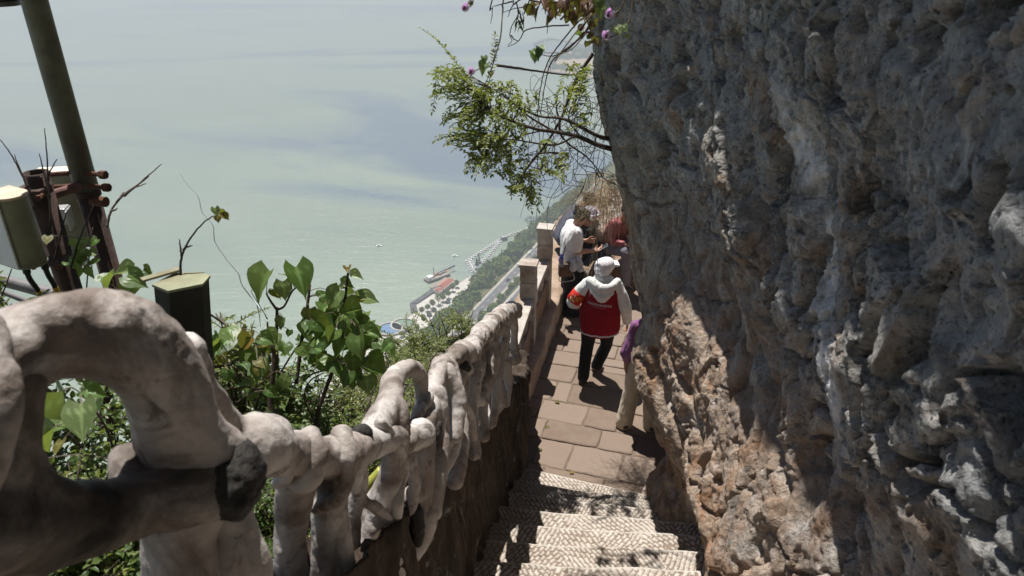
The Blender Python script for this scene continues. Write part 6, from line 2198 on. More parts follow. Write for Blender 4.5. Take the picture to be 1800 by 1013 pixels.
    dv = F.R @ unit(V3(0.55, 0.8, -0.05))
    project_text(F, '执勤', F.w(m + V3(-0.03, -0.1, 0)), F.R @ V3(0.85, -0.5, 0.1) * 0.060, (F.R @ unit(V3(.25, 0.1, 1))) * 0.060, dv, 0.004, 'text_yellow', 'armband_lettering', band)
    project_text(F, '云南昆明志愿者服务队', F.w(V3(0.035, -0.3, 1.105)), (F.R @ unit(V3(1, 0, -0.14))) * 0.0285, (F.R @ V3(0.14, 0, 1)) * 0.0315, F.R @ V3(0, 1, 0), 0.003, 'text_white', 'back_lettering', vest)
    project_text(F, '—————————', F.w(V3(0.02, -0.3, 1.076)), (F.R @ unit(V3(1, 0, -0.14))) * 0.018, (F.R @ V3(0.14, 0, 1)) * 0.018, F.R @ V3(0, 1, 0), 0.003, 'text_white', 'back_underline', vest)
    # strap hanging from the left hand
    q = F.w(wrL + V3(0.02, 0.03, -0.04))
    mb = MB(); mb.tube(catmull([q, q + np.array((0.03, -0.02, -0.12)), q + np.array((0.10, 0.0, -0.2))], 8), 0.007, 6)
    T = empty('cord_strap', tuple(q), 'short dark strap dangling from the hand of the woman in the red vest', 'strap')
    mb.build('strap', M['black_rubber'], T)
    mb = MB(); mb.box(q + np.array((0, 0.0, -0.0)), (0.05, 0.03, 0.08), 0.4); mb.build('case', M['shoe_brown'], T, bevel=0.01)
red_vest()

def white_blouse():
    p = at_z(1006, 545, LAND_Z)
    b = (p.x - 0.02, p.y, LAND_Z + 0.012)
    F = Fig('woman in white blouse and long black skirt looking down at a phone', b, -82, 1.0)
    # local y is her front (image right)
    pel, ch, nk = V3(0, -0.02, 0.86), V3(0, -0.03, 1.12), V3(0, 0.03, 1.32)
    hd = V3(0, 0.10, 1.43)
    f = unit(V3(0.16, 0.75, -0.62))
    shL, shR = V3(-0.15, -0.01, 1.26), V3(0.15, -0.01, 1.26)
    elL, elR = V3(-0.20, -0.02, 1.0), V3(0.20, 0.0, 1.0)
    wrL, wrR = V3(-0.12, 0.21, 1.02), V3(0.17, 0.24, 0.985)
    hipL, hipR = V3(-0.09, 0, 0.84), V3(0.09, 0, 0.84)
    knL, anL, knR, anR = V3(-0.09, 0.03, 0.46), V3(-0.09, -0.02, 0.085), V3(0.09, 0.03, 0.46), V3(0.09, 0.0, 0.085)
    body = torso_tubes(pel, ch, nk, X) + head_tubes(hd, f) + [arm(shL, elL, wrL), arm(shR, elR, wrR), leg(hipL, knL, anL), leg(hipR, knR, anR), foot(anL, Yv), foot(anR, Yv)]
    body += hand_tubes(wrL, V3(0.4, 0.9, 0.05), V3(0.6, 0, 0.6), V3(0, 0.2, 1), 0.8)
    body += hand_tubes(wrR, V3(-0.15, 1, 0.1), V3(-0.3, 0, 1), V3(-1, 0.1, 0.2), 0.55)
    F.part('body', body, 'skin', 0.0065, 2)
    face_bits(F, hd, f)
    bl = []
    for q in (-1, 0, 1):
        bl.append(([V3(q * .08, -0.03, 0.86), V3(q * .085, -0.035, 1.0), V3(q * .09, -0.03, 1.15), V3(q * .085, 0.0, 1.255)], [0.135, 0.135, 0.135, 0.095], 16))
    for sh, el in ((shL, elL), (shR, elR)):
        bl.append(([sh, sh * .5 + el * .5 + V3(0, -.01, 0), sh * .22 + el * .78 + V3(0, -.005, 0)], [0.085, 0.092, 0.088], 14))
    F.part('blouse', bl, 'blouse_white', 0.010, 3, (0.018, 9), (0.006, 24))
    sk = []
    for q in (-1, 0, 1):
        sk.append(([V3(q * .07, -0.01, 0.88), V3(q * .09, 0, 0.65), V3(q * .11, 0.01, 0.35), V3(q * .12, 0.01, 0.08)], [0.115, 0.135, 0.145, 0.15], 16))
    F.part('skirt', sk, 'skirt_black', 0.012, 2, (0.02, 7), (0.008, 20))
    F.part('shoe', shoe_tubes(anL, Yv), 'shoe_black', 0.008, 2)
    F.part('shoe', shoe_tubes(anR, Yv), 'shoe_black', 0.008, 2)
    up = unit(Zv - f * np.dot(f, Zv))
    F.part('hair', [([hd - f * 0.05 + up * 0.035, hd + f * 0.03 + up * 0.055], [0.092, 0.072], 16), ([hd - f * 0.07, hd - f * 0.075 - Zv * 0.06], [0.075, 0.045], 12),
                    ([hd - f * 0.13 + up * 0.06, hd - f * 0.15 + up * 0.075], [0.042, 0.036], 12), ([hd + X * 0.075 + up * .02, hd + X * 0.078 - up * 0.045 + f * .0], [0.022, 0.015], 8), ([hd - X * 0.075 + up * .02, hd - X * 0.078 - up * 0.045], [0.022, 0.015], 8)], 'hair_black', 0.008, 2, (0.007, 22))
    # phone in her hand
    q = F.w(wrR + V3(-0.02, 0.135, 0.035))
    T = empty('phone', tuple(q), 'smartphone held by the woman in the white blouse', 'phone')
    R = Matrix.Rotation(math.radians(-82), 3, 'Z') @ Matrix.Rotation(math.radians(28), 3, 'X')
    mb = MB(); mb.box(q, (0.078, 0.16, 0.010), rot=R); mb.build('case', M['bracket_zinc'], T, bevel=0.004)
    mb = MB(); mb.box(Vector(q) + R @ Vector((0, 0, 0.006)), (0.070, 0.150, 0.003), rot=R); mb.build('screen', M['car_glass'], T, bevel=0.001)
    # bags on her back hip
    q = F.w(V3(0.22, -0.14, 0.80))
    T = empty('handbag', tuple(q), 'small brown and blue handbag hanging at the hip of the woman in white', 'bag')
    simple('bag_brown', (0.13, 0.085, 0.055), 0.7, 0.3, 20, 0.3); simple('bag_blue', (0.05, 0.08, 0.38), 0.6, 0.6, 26, 0.1, stain=(0.5, 0.5, 0.55)); simple('bag_pale', (0.52, 0.56, 0.62), 0.35, 0.2, 12, 0.3)
    mb = MB(); mb.box(q + np.array((-0.01, 0, -0.05)), (0.20, 0.10, 0.20), 0.15); mb.build('pouch', M['bag_brown'], T, bevel=0.03)
    link('blue_scarf', soft_union([([q + np.array((-0.07, -0.055, 0.20)), q + np.array((-0.08, -0.06, 0.12)), q + np.array((-0.065, -0.06, 0.03))], [0.018, 0.034, 0.026], 10)], 0.008, 2, (0.012, 18)), M['bag_blue'], T)
    mb = MB(); mb.tube(catmull([q + np.array((-.08, 0, .03)), F.w(V3(0.10, -0.1, 1.2)), F.w(V3(-0.1, 0.02, 1.34))], 14), 0.008, 6); mb.build('shoulder_strap', M['shoe_brown'], T)
    mb = MB(); mb.tube(catmull([q + np.array((-.09, -.03, -.12)), q + np.array((-.085, -.03, -.22)), q + np.array((0.1, -.03, -.2)), q + np.array((0.1, -.03, -.1))], 14), 0.006, 6); mb.build('hanging_strap', M['bag_pale'], T)
    q = F.w(V3(0.24, 0.0, 0.83))
    T = empty('plastic_bag', tuple(q), 'pale translucent bag hanging from the arm of the woman in white', 'bag')
    me = soft_union([([q + np.array((-.06, -.03, .08)), q + np.array((-.05, -.04, -.05))], [0.035, 0.05], 12), ([q + np.array((.03, -.03, .08)), q + np.array((.05, -.04, -.06))], [0.035, 0.05], 12), ([q + np.array((0, 0, .1)), F.w(elR) + np.array((0, 0, -.02))], [0.02, 0.012], 8)], 0.010, 2, (0.012, 14), (0.006, 30))
    link('bag', me, M['bag_pale'], T)
white_blouse()

def purple_sleeve():
    p = at_z(1112, 748, LAND_Z)
    F = Fig('person in purple puffed sleeves and cream trousers half hidden by the rock', (p.x + 0.03, p.y, LAND_Z + 0.012), 4, 1.0)
    pel, ch, nk = V3(0.06, 0, 0.90), V3(0.07, 0, 1.15), V3(0.08, 0.01, 1.34)
    hd = V3(0.09, 0.03, 1.45); f = unit(V3(0.3, 0.9, -0.3))
    shL, shR = V3(-0.09, 0, 1.27), V3(0.25, 0, 1.27)
    elL, elR = V3(-0.135, -0.03, 1.02), V3(0.31, 0, 1.02)
    wrL, wrR = V3(-0.165, 0.0, 0.80), V3(0.33, 0.1, 0.83)
    hipL, hipR = V3(-0.03, 0, 0.85), V3(0.15, 0, 0.85)
    knL, anL, knR, anR = V3(-0.07, 0.03, 0.46), V3(-0.13, 0.0, 0.085), V3(0.14, 0.0, 0.46), V3(0.16, -0.06, 0.085)
    body = torso_tubes(pel, ch, nk, X) + head_tubes(hd, f) + [arm(shL, elL, wrL), arm(shR, elR, wrR), leg(hipL, knL, anL), leg(hipR, knR, anR), foot(anL, Yv), foot(anR, Yv)]
    body += hand_tubes(wrL, V3(0.05, 0.12, -1), V3(1, 0, 0), V3(0, 1, 0.1), 0.55) + hand_tubes(wrR, V3(0, 0.4, -1), V3(-1, 0, 0), V3(0, 1, .2), 0.5)
    F.part('body', body, 'skin', 0.0065, 2)
    face_bits(F, hd, f)
    tp = []
    for q in (-1, 0, 1):
        tp.append(([V3(.06 + q * .08, 0, 0.94), V3(.07 + q * .09, 0, 1.13), V3(.075 + q * .085, 0.0, 1.27)], [0.12, 0.125, 0.088], 14))
    F.part('top', tp, 'purple_satin', 0.011, 3, (0.014, 9))
    for sh, el, wr in ((shL, elL, wrL), (shR, elR, wrR)):
        F.part('sleeve', [([sh + V3(0, 0, .01), (sh + el) / 2, el, el * .6 + wr * .4, wr * .70 + el * .30], [0.066, 0.072, 0.080, 0.082, 0.044], 16)], 'purple_satin', 0.008, 3, (0.016, 10), (0.005, 32))
    tr = [([hipL + V3(.02, 0, .06), (hipL + knL) / 2, knL, (knL + anL) / 2, anL + V3(0, 0, -0.045)], [0.115, 0.105, 0.090, 0.090, 0.098], 16),
          ([hipR + V3(-.02, 0, .06), (hipR + knR) / 2, knR, (knR + anR) / 2, anR + V3(0, 0, -0.045)], [0.115, 0.105, 0.090, 0.090, 0.098], 16), ([pel + V3(-.05, 0, -.02), pel + V3(.05, 0, -.02)], [0.125, 0.125], 14)]
    F.part('trousers', tr, 'cream_trousers', 0.010, 3, (0.014, 8), (0.006, 24))
    for a in (anL, anR):
        F.part('shoe', shoe_tubes(a + V3(0, -.02, -.0), Yv), 'shoe_brown', 0.007, 2)
    F.part('hair', [([hd - f * 0.05 + Zv * .02, hd + f * 0.02 + Zv * .045], [0.095, 0.08], 14), ([hd - f * 0.07, hd - f * 0.08 - Zv * 0.16], [0.075, 0.05], 12)], 'hair_black', 0.009, 2, (0.006, 22))
    q = F.w(V3(0.04, -0.06, 0.93))
    T = empty('hip_bag', tuple(q), 'small black bag on the hip of the person in cream trousers', 'bag')
    me = soft_union([([q + np.array((-.03, -.06, .09)), q + np.array((0.0, -.07, -.06))], [0.045, 0.055], 10)], 0.009, 2, (0.006, 20)); link('pouch', me, M['shoe_black'], T)
    mb = MB(); mb.tube(catmull([q + np.array((-.03, -.06, .1)), F.w(V3(0.0, -.12, 1.2)), F.w(V3(0.15, -.02, 1.34))], 12), 0.008, 6); mb.build('strap', M['shoe_black'], T)
purple_sleeve()

def seated(label, hip, face, top, legs, hatmat, tilt=0.2, scale=1.0, kneelift=0.05, shin=0.0, armd=None, hat=True):
    F = Fig(label, (hip[0], hip[1], hip[2] - 0.47), face, scale)
    pel, ch, nk = V3(0, 0, 0.55), V3(0, 0.02 + tilt * .25, 0.82), V3(0, 0.05 + tilt * .5, 1.02)
    hd = V3(0, 0.10 + tilt * .65, 1.13); f = unit(V3(0.1, 0.9, -0.45))
    shL, shR = V3(-0.16, 0.04 + tilt * .4, 0.96), V3(0.16, 0.04 + tilt * .4, 0.96)
    elL, elR = V3(-0.22, 0.12 + tilt * .4, 0.72), V3(0.22, 0.12 + tilt * .4, 0.72)
    wrL, wrR = V3(-0.10, 0.30 + tilt * .3, 0.70), V3(0.10, 0.30 + tilt * .3, 0.70)
    hipL, hipR = V3(-0.09, 0.02, 0.52), V3(0.09, 0.02, 0.52)
    knL, knR = V3(-0.11, 0.42, 0.54 + kneelift), V3(0.11, 0.42, 0.54 + kneelift)
    anL, anR = V3(-0.11, 0.50 + shin, 0.12), V3(0.11, 0.50 + shin, 0.12)
    body = torso_tubes(pel, ch, nk, X) + head_tubes(hd, f) + [arm(shL, elL, wrL), arm(shR, elR, wrR), leg(hipL, knL, anL), leg(hipR, knR, anR), foot(anL, Yv), foot(anR, Yv)]
    body += hand_tubes(wrL, V3(0.5, 0.8, -0.2), V3(0, 0, -1), V3(0.8, -0.4, 0), 0.7) + hand_tubes(wrR, V3(-0.5, 0.8, -0.2), V3(0, 0, -1), V3(-0.8, -0.4, 0), 0.7)
    F.part('body', body, 'skin', 0.007, 2)
    face_bits(F, hd, f)
    tp = []
    for q in (-1, 0, 1):
        tp.append(([pel + V3(q * .08, 0, 0.0), ch + V3(q * .085, 0, 0), (ch + nk) / 2 + V3(q * .085, 0, 0.01)], [0.13, 0.13, 0.10], 14))
    for sh, el, wr in ((shL, elL, wrL), (shR, elR, wrR)):
        tp.append(([sh, (sh + el) / 2, el, wr * .8 + el * .2], [0.075, 0.070, 0.062, 0.05], 12))
    F.part('top', tp, top, 0.011, 3, (0.014, 9), (0.005, 24))
    F.part('trousers', [([hipL, (hipL + knL) / 2, knL, (knL + anL) / 2, anL], [0.115, 0.10, 0.082, 0.075, 0.065], 14), ([hipR, (hipR + knR) / 2, knR, (knR + anR) / 2, anR], [0.115, 0.10, 0.082, 0.075, 0.065], 14), ([hipL, hipR], [0.12, 0.12], 12)], legs, 0.011, 3, (0.012, 9), (0.005, 24))
    for a in (anL, anR):
        F.part('shoe', shoe_tubes(a, Yv), 'shoe_brown', 0.008, 2)
    F.part('hair', [([hd - f * 0.05 + Zv * .015, hd + f * 0.01 + Zv * .035], [0.092, 0.08], 14), ([hd - f * 0.07, hd - f * 0.09 - Zv * 0.12], [0.07, 0.045], 12)], 'hair_black', 0.009, 2, (0.006, 22))
    if hat:
        s = np.cross(f, Zv)
        hat = F.part('hat', [([hd - f * 0.03 + Zv * 0.05, hd + Zv * 0.07], [0.098, 0.088], 14)], hatmat, 0.009, 2, (0.006, 16))
        F.part('hat_brim', [([hd + V3(math.cos(a) * .13, math.sin(a) * .13, 0.035) for a in np.linspace(0, 2 * np.pi, 14)], [0.024] * 14, 8)], hatmat, 0.009, 2, (0.006, 14), parent=hat)
    return F
def others():
    # leaning on the balustrade beyond the woman in white
    p = at(1010, 470, 11.2)
    seated('seated person in black top, blue jeans and lilac patterned hat past the balustrade', (p.x, p.y, p.z + 0.12), -58, 'black_knit', 'jeans', 'lilac_print', tilt=0.25, kneelift=0.02, shin=0.22)
    p = at(990, 450, 11.9)
    seated('person in dark grey-blue jacket bending over behind the woman in white', (p.x - 0.03, p.y, p.z + 0.25), -75, 'navy_jacket', 'trousers_black', 'navy_jacket', tilt=0.55, hat=False)
    p = at(1076, 468, 11.3)
    F = seated('person in glossy pinkish red jacket and grey trousers under the dry grass', (p.x, p.y, p.z + 0.30), -150, 'pink_red', 'grey_trousers', 'lilac_print', tilt=0.3, hat=False)
    q = at(1032, 388, 10.9)
    simple('paper_white', (0.75, 0.74, 0.72), 0.7, 0.05, 12, 0.1)
    R = Matrix.Rotation(0.5, 3, 'Y') @ Matrix.Rotation(-0.5, 3, 'X')
    T = empty('paper_sheet', tuple(q), 'folded white paper sheet held up between the seated people', 'paper')
    for sgn in (-1, 1):
        mb = MB(); mb.box(q + Vector((sgn * 0.045, 0, sgn * 0.03)), (0.10, 0.16, 0.004), rot=R @ Matrix.Rotation(sgn * 0.25, 3, 'Y')); mb.build('half', M['paper_white'], T)
others()
# ================================================================== BUSH HANGING FROM THE CLIFF, DRY TANGLE, FLOWERS
def build_hanging_bush():
    D = 6.35
    T = empty('hanging_bush', tuple(at(1058, 250, D)), 'small-leaved bush hanging out from the cliff edge over the water', 'bush')
    mains = [([(1075, 262, 6.5), (1050, 255, D), (1015, 240, D), (975, 232, D), (945, 228, 6.25), (905, 215, 6.25), (870, 200, 6.2), (845, 185, 6.2)], 0.032),
             ([(1075, 245, 6.5), (1048, 238, D), (1010, 218, D), (985, 208, D), (950, 205, 6.5), (915, 190, 6.5), (890, 170, 6.5)], 0.026),
             ([(1010, 240, D), (975, 255, 6.25), (930, 250, 6.2), (895, 245, 6.2), (865, 250, 6.2)], 0.014),
             ([(975, 232, D), (930, 205, D), (900, 180, D), (880, 165, D), (862, 155, D)], 0.014),
             ([(1000, 270, D), (950, 270, D), (930, 290, 6.25), (915, 320, 6.25), (898, 342, 6.25)], 0.012),
             ([(960, 228, D), (915, 240, D), (885, 262, D), (860, 280, D)], 0.010),
             ([(1020, 240, D), (1000, 210, 6.5), (1010, 170, 6.5), (1025, 130, 6.5)], 0.012)]
    LN, WD, ST = 0.052, 0.025, 0.026
    paths = []
    for pts, r in mains:
        P = catmull([np.array(at(*p)) for p in pts], 30)
        paths.append(P)
        mb = MB(); mb.tube(P, np.linspace(r * 0.75, r * 0.2, 30), 7); mb.build('branch', M['bark'], T, smooth=True)
    L = Leaves(); tw = MB(); single = Leaves()
    def spray(px_pts, leaves, ln=LN, step=ST, opp=True, start=0.0):
        P = catmull([np.array(at(*p)) for p in px_pts], 16)
        tw.tube(P, np.linspace(0.0045, 0.0015, 16), 5)
        leafy_twig(leaves, P, ln, WD, step, start=start, opp=opp, hue=(0.25, 1.0))
    # long sprays that stand clear of the crown
    spray([(870, 205, 6.25), (845, 175, 6.25), (815, 130, 6.25), (790, 95, 6.25), (765, 68, 6.25), (742, 52, 6.25)], single, start=0.22)
    spray([(850, 180, 6.25), (858, 150, 6.25), (865, 120, 6.25), (870, 90, 6.25), (870, 62, 6.25)], single, start=0.3)
    spray([(835, 160, 6.25), (800, 150, 6.25), (770, 125, 6.25), (766, 150, 6.25), (762, 185, 6.25), (760, 196, 6.25)], single, start=0.2)
    spray([(930, 300, 6.25), (935, 330, 6.25), (930, 355, 6.25), (934, 370, 6.25)], single, start=0.0)
    # crown
    clumps = [(790, 125, 24, 16, 26), (775, 145, 14, 26, 22), (800, 165, 18, 16, 14), (850, 165, 40, 24, 36), (880, 190, 52, 34, 62), (835, 205, 44, 24, 46), (800, 215, 26, 22, 24), (790, 245, 26, 12, 16), (835, 245, 42, 22, 40),
              (880, 235, 56, 30, 62), (870, 275, 52, 24, 46), (840, 290, 26, 18, 20), (905, 290, 30, 26, 26), (925, 320, 22, 22, 18), (935, 345, 14, 20, 12), (905, 330, 18, 16, 12), (965, 290, 26, 12, 14), (985, 300, 16, 10, 8),
              (1005, 115, 12, 9, 8), (1022, 135, 14, 26, 16), (1015, 165, 20, 20, 14), (985, 150, 14, 20, 7), (1005, 185, 18, 14, 10), (900, 145, 28, 20, 14), (930, 175, 26, 18, 10), (1030, 200, 12, 20, 8), (960, 255, 30, 18, 9)]
    for cx, cy, rx, ry, n in clumps:
        for k in range(int(n * 0.52)):
            a, q = rng.uniform(0, 2 * np.pi), rng.uniform(0, 1) ** 0.6
            e = np.array(at(cx + rx * q * math.cos(a), cy + ry * q * math.sin(a), 6.25 + rng.uniform(-0.45, 0.45)))
            best = None
            for P in paths:
                j = np.linalg.norm(P - e, axis=1).argmin(); dd = np.linalg.norm(P[j] - e)
                if best is None or dd < best[0]: best = (dd, P[max(0, j - rng.integers(0, 4))])
            s0 = best[1]
            if best[0] > 0.45:
                s0 = e + (s0 - e) / best[0] * 0.45
            m = (s0 + e) / 2 + rv(0.05) + UP * 0.03
            P = catmull([s0, m, e, e + (e - m) * 0.25 + np.array((0, 0, -0.02))], 9)
            tw.tube(P, np.linspace(0.0032, 0.0012, 9), 4)
            leafy_twig(L, P, LN * 0.92, WD, ST * 1.05, start=0.45, opp=True)
    # fine dry twigs between the crown and the rock
    for k in range(150):
        cx, cy = rng.uniform(930, 1062), rng.uniform(150, 330)
        p0 = np.array(at(cx, cy, 6.3 + rng.uniform(-0.3, 0.3)))
        d = rv(1.0); d[1] *= 0.5
        l = rng.uniform(0.15, 0.55)
        P = catmull([p0, p0 + d * l * 0.35 + rv(0.04), p0 + d * l * 0.7 + rv(0.07), p0 + d * l + rv(0.1) - UP * 0.08], 10)
        tw.tube(P, np.linspace(0.0032, 0.0012, 10), 4)
    tw.build('twigs', M['bark'], T, smooth=True)['kind'] = 'stuff'
    link('foliage', L.mesh(), M['leaf_box'], T)['kind'] = 'stuff'
    # each leaf of the free-standing sprays on its own
    tmpl = []
    for k in range(4):
        q = Leaves(); q.add(np.zeros(3), np.array((0, 1.0, 0)), np.array((0.0, 0, 1.0)), 1.0, 0.44, (0.3, 0.55, 0.75, 0.95)[k])
        me = q.mesh(); me.materials.append(M['leaf_box']); tmpl.append(me)
    inv = bpy_mw[T.name].inverted()
    for p, d, n, l in zip(single.p, single.d, single.n, single.l):
        o = bpy.data.objects.new('leaf', tmpl[int(rng.integers(4))]); COL.objects.link(o)
        y = Vector(d).normalized(); z = Vector(n); z = (z - y * z.dot(y)).normalized(); x = y.cross(z)
        o.parent = T; o.matrix_parent_inverse = inv
        o.matrix_basis = Matrix.Translation(Vector(p)) @ Matrix((x, y, z)).transposed().to_4x4() @ Matrix.Scale(float(l), 4)
build_hanging_bush()

def build_dead_sticks():
    D = 6.4
    twig_thing('dead_stick', 'long dark dead stick slanting down across the hanging bush', [[(1042, 95, D), (1020, 128, D), (1002, 165, D), (988, 205, D), (962, 250, D), (935, 285, D), (915, 312, D), (898, 340, D)], [(1005, 160, D), (1018, 150, D), (1034, 142, D)]], 0.016, group='dead sticks')
    twig_thing('dead_stick', 'straight dead stick lying almost level above the hanging bush', [[(873, 115, D), (910, 120, D), (950, 126, D), (990, 131, D), (1018, 133, D)]], 0.013, group='dead sticks')
    twig_thing('dead_stick', 'dark crooked stick running from the bush down to the dry grass', [[(984, 205, D), (985, 235, D), (1002, 255, D), (1030, 275, D), (1052, 300, D), (1060, 315, D)], [(985, 215, D), (978, 190, D), (985, 178, D)]], 0.011, group='dead sticks')
    twig_thing('dead_stick', 'thin long curving stem bowing from the top of the cliff', [[px_of(1.0, 5.9, 0.2), (1050, 10, 5.5), (1020, 35, 5.5), (990, 70, 5.5), (965, 105, 5.5), (952, 145, 5.5), (946, 185, 5.5), (945, 205, 5.5)], [(1040, 45, 5.5), (1000, 85, 5.5), (970, 108, 5.5), (958, 150, 5.5), (950, 200, 5.5)], [(1035, 55, 5.5), (1010, 75, 5.5), (975, 98, 5.5), (945, 95, 5.5)]], 0.0075, group='dead sticks')
    D = 4.2
    twig_thing('bare_twig', 'fine hanging twigs with dark seed sprigs at the top of the view', [[px_of(1.1, 4.8, 0.9), px_of(0.6, 4.5, 0.8), px_of(0.2, 4.2, 0.5), (905, -20, D), (908, 5, D), (911, 25, D), (900, 45, D), (896, 62, D), (900, 72, D), (893, 80, D)], [(1000, 44, D), (960, 47, D), (925, 53, D), (915, 68, D), (905, 77, D), (892, 82, D)],
                             [px_of(0.2, 4.2, 0.5), (890, -20, D), (884, 15, D), (881, 55, D), (872, 95, D), (860, 130, D), (845, 165, D)], [px_of(0.6, 4.5, 0.8), (935, -10, D), (925, 10, D), (905, 15, D), (885, 22, D)], [px_of(0.2, 4.2, 0.5), (868, -10, D), (866, 15, D), (863, 42, D)],
                             [px_of(0.6, 4.5, 0.8), (955, -10, D), (945, 12, D), (940, 25, D)], [(900, 3, D), (880, 8, D), (866, 12, D)], [(965, 20, D), (963, 40, D), (962, 60, D)], [(920, -5, D), (900, 12, D), (893, 30, D)], [(898, 62, D), (905, 70, D), (912, 72, D)],
                             [(911, 18, D), (916, 30, D), (920, 45, D)]], 0.0048, group='bare twigs')
    L = Leaves()
    for k in range(26):
        p = np.array(at(912 + rng.uniform(-4, 9), rng.uniform(14, 46), D))
        L.add(p, np.array((rng.uniform(-.5, .6), 0, -1)), rv(1), 0.045, 0.012, rng.uniform(0, 0.6))
    T = empty('seed_sprig', tuple(at(912, 20, D)), 'dark green drooping sprig on the fine hanging twigs', 'sprig')
    link('leaves', L.mesh(), M['leaf_shrub'], T)['kind'] = 'stuff'
    mb = MB(); mb.tube(catmull([np.array(at(908, 8, D)), np.array(at(914, 25, D)), np.array(at(920, 46, D))], 8), 0.003, 5); mb.build('stem', M['bark'], T)
    # dry tangle over the sitters
    L = MB()
    for k in range(300):
        a = rng.uniform(0, 1)
        px, py = 1074 + rng.normal(0, 14) - 8 * a, 328 + rng.uniform(-24, 34)
        p0 = np.array(at(px, py, 7.25 + rng.uniform(-0.25, 0.25)))
        sp = rng.normal(0, 1) * 0.14 - 0.03
        drop = rng.uniform(0.10, 0.42)
        P = catmull([p0, p0 + np.array((sp * .5, rng.uniform(-.15, .05), 0.05 - drop * .15)), p0 + np.array((sp, rng.uniform(-.2, .1), -drop * .55)), p0 + np.array((sp * 1.15, rng.uniform(-.2, .1), -drop))], 7)
        L.tube(P, np.linspace(0.0019, 0.0009, 7), 3, cap=False)
    for k in range(40):
        px, py = 1050 + rng.normal(0, 16), 345 + rng.uniform(-10, 20)
        p0 = np.array(at(px, py, 7.2))
        d = np.array((-1.0, rng.uniform(-.4, .2), rng.uniform(-0.55, 0.25)))
        l = rng.uniform(0.15, 0.42)
        P = catmull([p0, p0 + d * l * .5 + UP * 0.05 + rv(.05), p0 + d * l - UP * 0.06 + rv(.06)], 7)
        L.tube(P, np.linspace(0.0019, 0.0009, 7), 3, cap=False)
    for k in range(14):
        p0 = np.array(at(1060 + rng.uniform(-16, 18), 370, 7.2)); l = rng.uniform(0.4, 0.95)
        P = catmull([p0, p0 + np.array((rng.uniform(-.03, .03), 0, -l * .5)), p0 + np.array((rng.uniform(-.05, .05), 0, -l))], 8)
        L.tube(P, 0.0016, 3, cap=False)
    me = L.me(True)
    float_attr(me, 'rnd', rng.uniform(0, 1, len(me.vertices)))
    setp(link('dry_grass', me, M['straw']), 'tuft of dry straw-coloured grass hanging from the cliff edge over the sitters', 'grass', kind='stuff')
build_dead_sticks()

